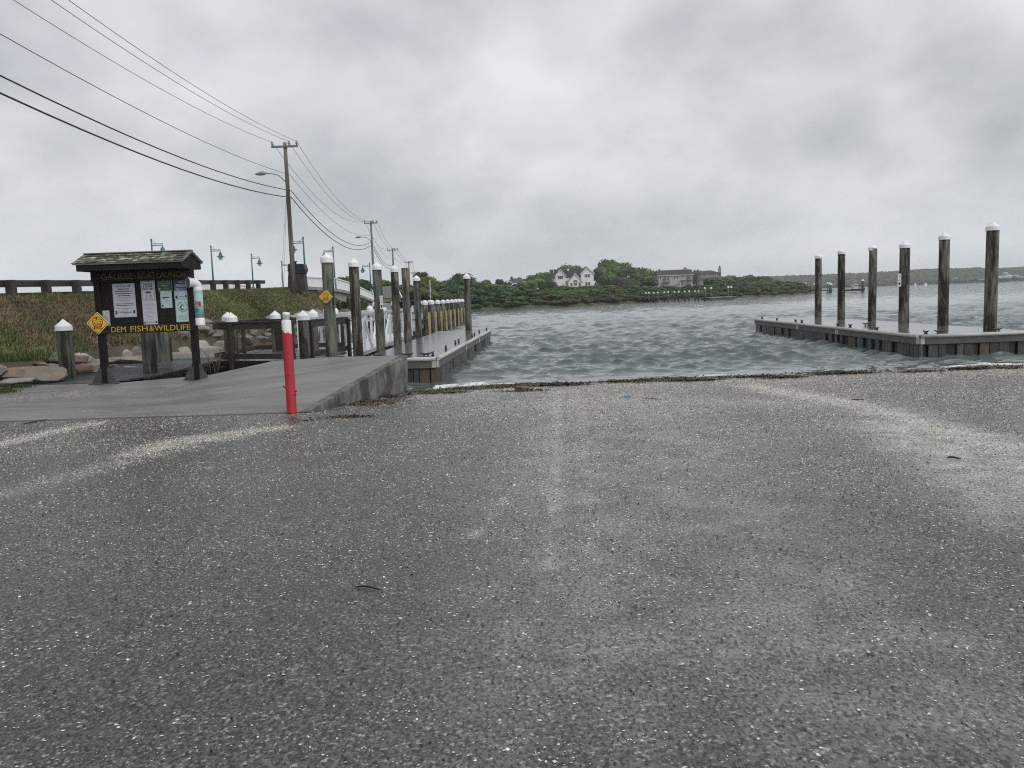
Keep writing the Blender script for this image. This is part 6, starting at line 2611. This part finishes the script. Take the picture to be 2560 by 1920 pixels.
q = fpx(1540, 402, 255)
ss = 255 / FPX / 6.506
wb = thing('workboat', 'dark hulled workboat with small white wheelhouse moored by a tall pile', 'boat', (q.x, 255, -.1))
mb = MB()
L0, L1 = -150 * ss, 150 * ss
zr = q.z
mb.add([(L0, -1.4, .25), (L1 * .85, -1.4, .2), (L1, 0, .3), (L1 * .85, 1.4, .2), (L0, 1.4, .25), (L0, -1.6, zr - .1), (L1 * .9, -1.5, zr + .1), (L1 * 1.05, 0, zr + .25), (L1 * .9, 1.5, zr + .1), (L0, 1.6, zr - .1)],
       [(4, 3, 2, 1, 0), (5, 6, 7, 8, 9), (0, 1, 6, 5), (1, 2, 7, 6), (2, 3, 8, 7), (3, 4, 9, 8), (4, 0, 5, 9)])
mb.build('hull', black_m, wb)
mb = MB()
mb.box((0, 0, zr + 35 * ss), (55 * ss, 1.8, 70 * ss))
hs = mb.build('wheelhouse', white_paint, wb)
mb = MB()
mb.box((0, 0, zr + 74 * ss), (72 * ss, 2.2, .14))
mb.build('roof', white_paint, hs)
mb = MB()
for x in (-16, 0, 16):
    mb.box((x * ss, -.92, zr + 52 * ss), (13 * ss, .03, 20 * ss))
mb.build('window', glass_m, hs)
mb = MB()
mb.tube([(L0, -1.5, zr + .5), (L1 * .8, -1.4, zr + .6)], .05, 6)
for k in range(8):
    mb.tube([(L0 + k * 1.2, -1.5, zr - .1), (L0 + k * 1.2, -1.5, zr + .5)], .04, 6)
mb.build('railing', galv_m, wb)
mb = MB()
mb.tube([(20 * ss, 0, zr + 74 * ss), (20 * ss, 0, zr + 150 * ss)], .05, 6)
mb.build('mast', white_paint, wb)
q2 = fpx(1672, 270, 257)
piling(q2.x, 257, -1, q2.z, .42, 'tall dark pile with white top at the stern of the workboat', pile_m, True, group='far mooring piles', name='mooring_pile', n=12)

# ------------------------------------------------------------------ far wooded hills
hp = [(1560, 700), (1700, 700), (1850, 698), (1930, 696), (1985, 693), (2050, 691), (2110, 689), (2180, 687), (2250, 684), (2330, 680), (2400, 677), (2470, 673), (2530, 669), (2600, 668), (2700, 664), (2900, 655), (3300, 640)]
YH = 950.0
prof = [(at(u, v, YH).x, at(u, v, YH).z) for u, v in hp]
hxs = np.linspace(prof[0][0], prof[-1][0], 420)
hzs = np.interp(hxs, [q[0] for q in prof], [q[1] for q in prof])
rows = [(0, -.02), (0.0, .12), (8, .32), (25, .5), (55, .68), (95, .84), (140, .95), (190, 1.0), (260, .9), (600, .4)]
hv = []
for dy, f in rows:
    lump = (fbm(hxs, hxs * 0 + dy, .055, 77, 4) - .5) * 4.6 + (fbm(hxs, hxs * 0 + dy, .22, 79, 2) - .5) * 1.8
    hv.append(np.stack([hxs, np.full_like(hxs, YH + dy), hzs * f * (1 + dy / YH) + (lump if f > .1 else 0) * (1 if f < .95 else .8)], -1))
hv = np.concatenate(hv)
idx = np.arange(len(hv)).reshape(len(rows), len(hxs))
hf = np.stack([idx[:-1, :-1], idx[:-1, 1:], idx[1:, 1:], idx[1:, :-1]], -1).reshape(-1, 4)
tint = np.array([.050, .062, .032]) * (.75 + .5 * fbm(hv[:, 0], hv[:, 1], .03, 83, 3))[:, None]
tint = tint * np.array([1, 1, 1]) + np.array([.02, .006, .004]) * sstep(.5, .65, fbm(hv[:, 0], hv[:, 1], .012, 85, 3))[:, None]
tag(np_mesh('hills', hv, hf, far_leaf_m, {'tint': tint}, smooth=False), kind='structure')
# leafy surface of the far wood: many small clumps on the hill
rh2 = np.random.default_rng(44)
ncl = 5200
cx = rh2.uniform(hxs[0], at(2640, 700, YH).x, ncl)
dyv = rh2.random(ncl) ** 1.2 * 200
fv = np.interp(dyv, [r_[0] for r_ in rows[1:]], [r_[1] for r_ in rows[1:]])
czv = np.interp(cx, hxs, hzs) * fv * (1 + dyv / YH)
ico = bmesh.new()
bmesh.ops.create_icosphere(ico, subdivisions=1, radius=1.0)
iv = np.array([v.co[:] for v in ico.verts])
ifc = np.array([[v.index for v in f.verts] for f in ico.faces])
ico.free()
rad = rh2.uniform(1.2, 3.6, ncl)
cv = np.stack([cx, YH + dyv - 3, czv], -1)[:, None, :] + iv[None] * rad[:, None, None] * np.array([1.2, 1.2, .85]) * rh2.uniform(.75, 1.25, (ncl, len(iv), 1))
cf = (np.arange(ncl) * len(iv))[:, None, None] + ifc[None]
ct = np.repeat(np.array([.048, .062, .030]) * rh2.uniform(.6, 1.35, (ncl, 1)) * np.stack([rh2.uniform(.85, 1.35, ncl), np.ones(ncl), np.ones(ncl)], -1), len(iv), axis=0)
tag(np_mesh('far_wood', cv.reshape(-1, 3), cf.reshape(-1, 3), far_leaf_m, {'tint': ct}), kind='stuff')
for i, (u, v, w_, h_, lab) in enumerate(((2522, 690, 17, 7, 'long white house on the distant shore, right of the tallest piling'), (2502, 692, 9, 5, 'small white house left of the long white one on the distant shore'),
                                         (2517, 683, 7, 4, 'tiny white house higher on the distant hill'), (2553, 692.5, 14, 2.5, 'low white building at the right edge of the distant shore'),
                                         (2458, 697, 9, 5, 'grey house on the distant shore left of the tallest piling'), (2543, 688, 10, 5, 'grey house right of the long white one on the distant shore'),
                                         (2390, 695, 8, 5, 'small grey house on the distant shore between the two nearest right pilings'))):
    p = at(u, v, 930)
    s = 930 / FPX
    th = thing('far_house', lab, 'house', (p.x, 930, p.z - h_ * s / 2), 0, 'houses on the distant shore')
    mb = MB()
    mb.box((0, 3, h_ * s * .3), (w_ * s, 6, h_ * s * .6))
    mb.build('wall', hwall if 'white' in lab else hgrey, th)
    mb = MB()
    W2 = w_ * s / 2 + .4
    mb.prism([(-W2, -.4, h_ * s * .6), (-W2, 6.4, h_ * s * .6), (-W2, 3, h_ * s)], (2 * W2, 0, 0))
    mb.build('roof', roof_blue if 'grey' in lab else hgrey, th)
    mb = MB()
    for k in range(3):
        mb.box(((k - 1) * w_ * s * .28, -.03, h_ * s * .3), (w_ * s * .12, .06, h_ * s * .25))
    mb.build('window', glass_m, th)
for i, (u, v, lab) in enumerate(((2288, 709.5, 'tiny white boat on the far water by the sign-bearing piling'), (2314, 708, 'white motorboat on the far water between the right dock pilings'))):
    p = at(u, v, 700)
    th = thing('far_boat', lab, 'boat', (p.x, 700, -.1), 0, 'white boats on the far water')
    s = 700 / FPX * (1 if i else .6)
    mb = MB()
    mb.add([(-3 * s, -1, 0), (2 * s, -1, 0), (2 * s, 1, 0), (-3 * s, 1, 0), (-3.2 * s, -1.2, .9), (3.2 * s, 0, 1.1), (-3.2 * s, 1.2, .9)], [(3, 2, 1, 0), (0, 1, 5, 4), (1, 2, 5), (2, 3, 6, 5), (3, 0, 4, 6), (4, 5, 6)])
    mb.build('hull', white_paint, th)
    mb = MB()
    mb.box((-.4 * s, 0, 1.3), (2 * s, 1.6, 1.0))
    mb.build('cabin', white_paint, th)

# ------------------------------------------------------------------ sea air: far things fade
hb = MB()
hb.box((0, 1020, 21), (6400, 2500, 50))
hzm = bpy.data.materials.new('sea_haze')
hzm.use_nodes = True
ht = hzm.node_tree
ht.nodes.clear()
hv_ = N(ht, 'ShaderNodeVolumePrincipled')
hv_.inputs['Color'].default_value = (.95, .97, .99, 1)
hv_.inputs['Density'].default_value = .00026
hv_.inputs['Anisotropy'].default_value = 0.0
ho = N(ht, 'ShaderNodeOutputMaterial')
ht.links.new(hv_.outputs[0], ho.inputs['Volume'])
hob = hb.build('haze', hzm)
tag(hob, kind='stuff')

# ------------------------------------------------------------------ shells and grit on the asphalt
shell_m = attr_mat('shell_bits', 'tint', rough=.5, noise=.12, nscale=90)


def fragments(name, x, y, z, size, tint, mat, seed, thick=.18):
    r = np.random.default_rng(seed)
    n = len(x)
    k = 4
    ang = r.random((n, 1)) * 6.283 + np.arange(k)[None] * (6.283 / k) + r.normal(0, .25, (n, k))
    rad = size[:, None] * r.uniform(.55, 1.1, (n, k))
    el = r.uniform(.45, 1.0, (n, 1))
    th = r.random((n, 1)) * 6.283
    lx, ly = np.cos(ang) * rad, np.sin(ang) * rad * el
    px_ = x[:, None] + lx * np.cos(th) - ly * np.sin(th)
    py_ = y[:, None] + lx * np.sin(th) + ly * np.cos(th)
    tx, ty = r.normal(0, .22, (n, 1)), r.normal(0, .22, (n, 1))
    pz_ = z[:, None] + np.maximum(.0, lx * tx + ly * ty) + .0006
    v = np.zeros((n, k + 1, 3))
    v[:, :k, 0], v[:, :k, 1], v[:, :k, 2] = px_, py_, pz_
    v[:, k, 0], v[:, k, 1], v[:, k, 2] = x, y, z + size * thick * r.uniform(.8, 2.0, n) + .001
    o = (np.arange(n) * (k + 1))[:, None]
    f = np.concatenate([o + np.array([[i, (i + 1) % k, k]]) for i in range(k)])
    return np_mesh(name, v.reshape(-1, 3), f, mat, {'tint': np.repeat(tint, k + 1, axis=0)})


def ground_h(x, y):
    return .42 - .02 * np.maximum(y, -5) + (fbm(x, y, .6, 31, 4) - .5) * .02 + (fbm(x, y, 2.4, 37, 3) - .5) * .006 + .001


NC = 1100000
cy = 1.8 + 17.2 * rng.random(NC) ** .8
cxs = rng.uniform(-.78, .78, NC) * cy
area_w = 1.56 * cy / (.8 ** 0) 
dens = 150 + 470 * sstep(.46, .70, fbm(cxs, cy, .9, 101, 4)) + 420 * sstep(.60, .72, fbm(cxs, cy, 2.3, 111, 3)) * sstep(7, 3, cy)
dens += 430 * sstep(4, 9, cy) * sstep(-2.5, .5, cxs) * (.4 + 1.2 * fbm(cxs, cy, .8, 121, 3)) + 150 * sstep(4, 9, cy)
dens += 150 * sstep(7, 12, cy) * sstep(-3, -6, cxs)
for pts, w_, _, sd_ in TRACKS:
    dens += sd_ * np.exp(-(dist_poly(cxs, cy, pts) / w_) ** 2)
pdf = 1.0 / 17.2 / .8 * ((cy - 1.8) / 17.2 + 1e-3) ** (.25) / (1.56 * cy)      # candidates per m2 = NC*pdf
keep = rng.random(NC) < dens / (NC * pdf)
keep &= cy < edge_y(cxs) - .25
on_ramp = np.array([False] * NC)
ax_, ay_ = A_.x, A_.y
keep &= ~((cxs < ax_ + (cy - ay_) * (B_.x - A_.x) / (B_.y - A_.y) + .18) & (cy > ay_ - .12 + (cxs - ax_) * -.02))
fx_, fy_ = cxs[keep], cy[keep]
n = len(fx_)
size = np.clip(np.exp(rng.normal(math.log(.0042), .48, n)), .0020, .0115) * (1 + .05 * fy_) * np.where(fy_ > 9, 1.05, 1.0)
base = np.array([.80, .78, .73])
tints = base * rng.uniform(.55, 1.15, (n, 1)) * np.stack([rng.uniform(.98, 1.08, n), np.ones(n), rng.uniform(.84, 1.0, n)], -1)
pink = (fy_ > 13) & (fx_ > 1) & (rng.random(n) < .5)
tints[pink] *= np.array([1.03, .92, .88])
brown = rng.random(n) < .035
tints[brown] = np.array([.26, .17, .11]) * rng.uniform(.6, 1.2, (brown.sum(), 1))
darkb = rng.random(n) < .10
tints[darkb] = np.array([.02, .02, .02])
tag(fragments('shell_fragments', fx_, fy_, ground_h(fx_, fy_), size, tints, shell_m, 3), kind='stuff')
print('shells', n, 'water', len(wf))
# sand and shell bits lying on the concrete pad and ramp
from mathutils.bvhtree import BVHTree
bpy.context.view_layer.update()
pv, pq = [], []
for o in cr_.children:
    if 'panel' in o.name:
        k0 = len(pv)
        pv += [o.matrix_world @ v.co for v in o.data.vertices]
        pq += [[k0 + i for i in f.vertices] for f in o.data.polygons]
PAD = BVHTree.FromPolygons(pv, pq)


def scene_pad(u, v):
    h = PAD.ray_cast(EYE, ray(u, v).normalized())
    return h[0] if h[0] is not None and h[1].z > .7 else None


cpts = []
for (u, v) in ((380, 978), (465, 983), (405, 995), (440, 1000), (55, 1030), (130, 1025), (315, 1012), (550, 1020), (485, 962), (430, 975), (530, 1005), (620, 1008), (250, 1030), (90, 1036)):
    p = on(u, v, .22)
    tt_ = (p.y - A_.y) / 4.0
    cpts.append(p)
sx_, sy_, sz_ = [], [], []
for (ua, va, ub, vb, n_, sv) in ((0, 1000, 200, 985, 5200, 5), (150, 990, 340, 978, 2600, 4), (20, 1040, 230, 1030, 500, 7), (240, 1040, 700, 1022, 500, 5), (300, 1020, 640, 950, 160, 16), (240, 1044, 740, 1029, 700, 1.5)):
    for _ in range(n_):
        f_ = random.random()
        u, v = ua + (ub - ua) * f_, va + (vb - va) * f_ + random.gauss(0, sv)
        d_ = ray(u, v)
        hit = scene_pad(u, v)
        if hit is not None:
            sx_.append(hit.x)
            sy_.append(hit.y)
            sz_.append(hit.z)
sx_, sy_, sz_ = map(np.array, (sx_, sy_, sz_))
nsn = len(sx_)
sand_t = np.array([.36, .33, .27]) * rng.uniform(.7, 1.25, (nsn, 1))
big_ = rng.random(nsn) < .12
sand_t[big_] = np.array([.66, .64, .58])
tag(fragments('sand_and_shell', sx_, sy_, sz_ + .001, np.where(big_, .013, .009) * rng.uniform(.6, 1.3, nsn), sand_t, shell_m, 21, thick=.12), kind='stuff')
# dark grit chips standing in for the shade in the asphalt pits
ns = 48000
gy = 1.9 + 16 * rng.random(ns) ** .75
gx = rng.uniform(-.72, .72, ns) * gy
ok = (gy < edge_y(gx) - .3) & ~((gx < ax_ + (gy - ay_) * .3 + .2) & (gy > ay_ - .2))
ok &= rng.random(ns) < np.interp(gy, [2, 7], [.45, 1])
gx, gy = gx[ok], gy[ok]
tag(fragments('pit_shade_grit', gx, gy, ground_h(gx, gy), np.clip(np.exp(rng.normal(math.log(.0040), .36, len(gx))), .0025, .016) * (1 + .05 * gy), np.tile(np.array([[.034, .033, .031]]), (len(gx), 1)) * rng.uniform(.6, 2.6, (len(gx), 1)), shell_m, 5, thick=.5), kind='stuff')

# ------------------------------------------------------------------ seaweed wrack along the edge
weed_m = attr_mat('seaweed', 'tint', rough=.45, noise=.3, nscale=8, spec=.5)
wx, wyy, wz, wh_, wt = [], [], [], [], []


def weed(x, y, z, n_, sx, sy, hg, cols):
    for _ in range(n_):
        wx.append(x + random.gauss(0, sx))
        wyy.append(y + random.gauss(0, sy))
        wz.append(z + abs(random.gauss(0, hg * .45)))
        wh_.append(hg * random.uniform(.4, 1.2))
        c_ = random.choice(cols)
        k = random.uniform(.6, 1.3)
        wt.append([q_ * k for q_ in c_])


OL, DK, BR, YG = (.080, .074, .022), (.022, .018, .011), (.085, .056, .026), (.14, .125, .036)
u = 1035
while u < 2600:
    x = on(u, np.interp(u, [1010, 1280, 1700, 2050, 2300, 2560], [984, 962, 947, 931, 922, 913]), .06).x
    ey = float(edge_y(x))
    big = float(vnoise(np.array(x), np.array(0.), .8, 303))
    nn_ = int(4 + 200 * max(0, big - .55))
    weed(x, ey - .03 + random.gauss(0, .03), gz(ey) - .005, nn_,   .10, .025 + .03 * big, .012 + .07 * max(0, big - .5), [OL, BR, DK, OL, YG, OL])
    if big > .56:
        weed(x + random.uniform(-.2, .2), ey - random.uniform(.25, .75), gz(ey) + .008, int(60 * big), .16, .06, .022, [BR, OL, DK, BR])
    u += 9 + random.random() * 6
for (u, v, n_, sx, sy, hg) in ((1200, 968, 200, .3, .03, .03), (1310, 978, 150, .25, .03, .03), (1100, 983, 160, .35, .03, .02), (1400, 964, 500, .25, .07, .09), (1560, 955, 400, .3, .05, .08),
                               (1740, 952, 500, .22, .06, .09), (1890, 943, 400, .3, .05, .07), (1960, 945, 380, .22, .05, .08), (2120, 935, 500, .4, .06, .09), (2300, 930, 300, .3, .05, .06), (2420, 924, 500, .22, .06, .11),
                               (870, 1043, 420, .22, .05, .03), (945, 1003, 500, .30, .10, .03), (905, 1012, 300, .3, .07, .025), (985, 992, 400, .15, .06, .06), (760, 1052, 60, .1, .03, .02)):
    p = ong(u, v)
    weed(p.x, p.y, gz(p.y) + .004, int(n_ * (1.1 if u > 1050 else .45)), sx * 1.1, sy * (.8 if u > 1050 else 1.3), hg * .55, [BR, BR, DK] if u < 1000 else [BR, DK, OL, DK])
wx, wyy, wz, wh_, wt = map(np.array, (wx, wyy, wz, wh_, wt))
def ribbons(name, x, y, z, ln, w, tint, mat, seed):
    """bent strips lying on the ground"""
    r = np.random.default_rng(seed)
    n = len(x)
    a = r.random(n) * 6.283
    a2 = a + r.normal(0, .7, n)
    P0 = np.stack([x, y, z], -1)
    up = np.abs(r.normal(0, .22, n))
    P1 = P0 + np.stack([np.cos(a) * ln * .5, np.sin(a) * ln * .5, up * ln * .7], -1)
    P2 = P1 + np.stack([np.cos(a2) * ln * .5, np.sin(a2) * ln * .5, -up * ln * .6], -1)
    sd_ = np.stack([-np.sin(a), np.cos(a), r.normal(0, .5, n)], -1) * w[:, None]
    v = np.stack([P0 - sd_, P0 + sd_, P1 + sd_ * 1.2, P1 - sd_ * 1.2, P2 + sd_ * .5, P2 - sd_ * .5], 1)
    v[:, :, 2] = np.maximum(v[:, :, 2], z[:, None] - .004)
    o = (np.arange(n) * 6)[:, None]
    f = np.concatenate([o + np.array([[0, 1, 2]]), o + np.array([[0, 2, 3]]), o + np.array([[3, 2, 4]]), o + np.array([[3, 4, 5]])])
    return np_mesh(name, v.reshape(-1, 3), f, mat, {'tint': np.repeat(tint, 6, axis=0)})


wo_ = ribbons('seaweed', wx, wyy, wz, rng.uniform(.04, .13, len(wx)), rng.uniform(.004, .011, len(wx)), wt, weed_m, 12)
tag(wo_, kind='stuff')
# a round weed-covered stone in the wrack and a piece of driftwood
rock(ong(1308, 976) + Vector((0, 0, .03)), (.17, .12, .07), 2, 'rounded brown stone lying in the seaweed near the water edge', 201, .3, group='stones in the wrack')


# twigs and litter
def twig(u0, v0, u1, v1, r_, label, bend=.02):
    a, b_ = ong(u0, v0), ong(u1, v1)
    a.z, b_.z = gz(a.y) + r_, gz(b_.y) + r_
    mid = (a + b_) / 2 + Vector((0, bend, .006))
    mb = MB()
    mb.tube([a, a.lerp(mid, .6) + Vector((0, .004, .002)), mid, b_.lerp(mid, .5), b_], [r_ * .6, r_, r_ * .9, r_ * .8, r_ * .4], 6)
    o = mb.build('twig', pmat('wet_twig', (.012, .010, .008), (.03, .024, .018), rough=.6, bump=.1) if 'wet_twig' not in MATS else MATS['wet_twig'])
    return tag(o, label, 'twig', 'twigs on the asphalt')


twig(888, 1469, 958, 1478, .006, 'dark twig lying on the asphalt in the left foreground', .012)
twig(2368, 1146, 2402, 1149, .010, 'dark twig on the pale track at the right', .02)
twig(690, 1712, 712, 1700, .004, 'tiny twig near the bottom left of the asphalt', .0)
twig(58, 1062, 118, 1050, .012, 'weedy twig lying along the foot of the concrete pad', .0)
twig(1605, 996, 1655, 1000, .008, 'thin twig near the water edge', .0)
twig(2128, 1001, 2160, 1000, .009, 'small twig on the pale curved track near the wrack', .0)
for (u, v, lab, c_) in ((1568, 993, 'blue scrap of litter on the asphalt near the wrack', (.03, .16, .30)), (1290, 1012, 'tiny turquoise scrap of litter on the asphalt', (.05, .35, .32))):
    p = ong(u, v)
    mb = MB()
    g_ = gz(p.y) + .006
    s = .09 if 'blue' in lab else .035
    mb.add([(p.x - s, p.y - .02, g_), (p.x + s * .9, p.y - .03, g_ + .004), (p.x + s, p.y + .03, g_ + .012), (p.x - s * .2, p.y + .04, g_ + .02), (p.x - s * .8, p.y + .03, g_ + .004)], [(0, 1, 3), (1, 2, 3), (0, 3, 4)])
    o = mb.build('litter_scrap', pmat('litter_%s' % ('blue' if s > .05 else 'teal'), c_, c_, rough=.5, bump=0))
    tag(o, lab, 'litter')

# dry weed stalks beside the ramp
for i, (u, v) in enumerate(((522, 940), (541, 942), (556, 938))):
    p = on(u, v, .2)
    th = thing('dry_weed', 'dry bare weed stalks beside the ramp, %s' % ('nearest the kiosk', 'in the middle of the clump', 'nearest the platform corner')[i], 'weed', (p.x, p.y, .12), 0, 'dry weeds beside the ramp')
    mb = MB()
    r = random.Random(i)
    for k in range(6):
        a = r.uniform(0, 6.28)
        h = r.uniform(.45, .95)
        b0 = Vector((r.gauss(0, .05), r.gauss(0, .05), 0))
        t0 = b0 + Vector((math.cos(a) * .25 * h, math.sin(a) * .15, h))
        mb.tube([b0, b0.lerp(t0, .5) + Vector((.03, 0, .03)), t0], [.007, .006, .003], 5)
        for q_ in (.45, .65, .8):
            s0 = b0.lerp(t0, q_)
            mb.tube([s0, s0 + Vector((r.gauss(0, .10), r.gauss(0, .06), r.uniform(.05, .16)))], [.004, .002], 4)
    mb.build('stalks', dead_m, th)
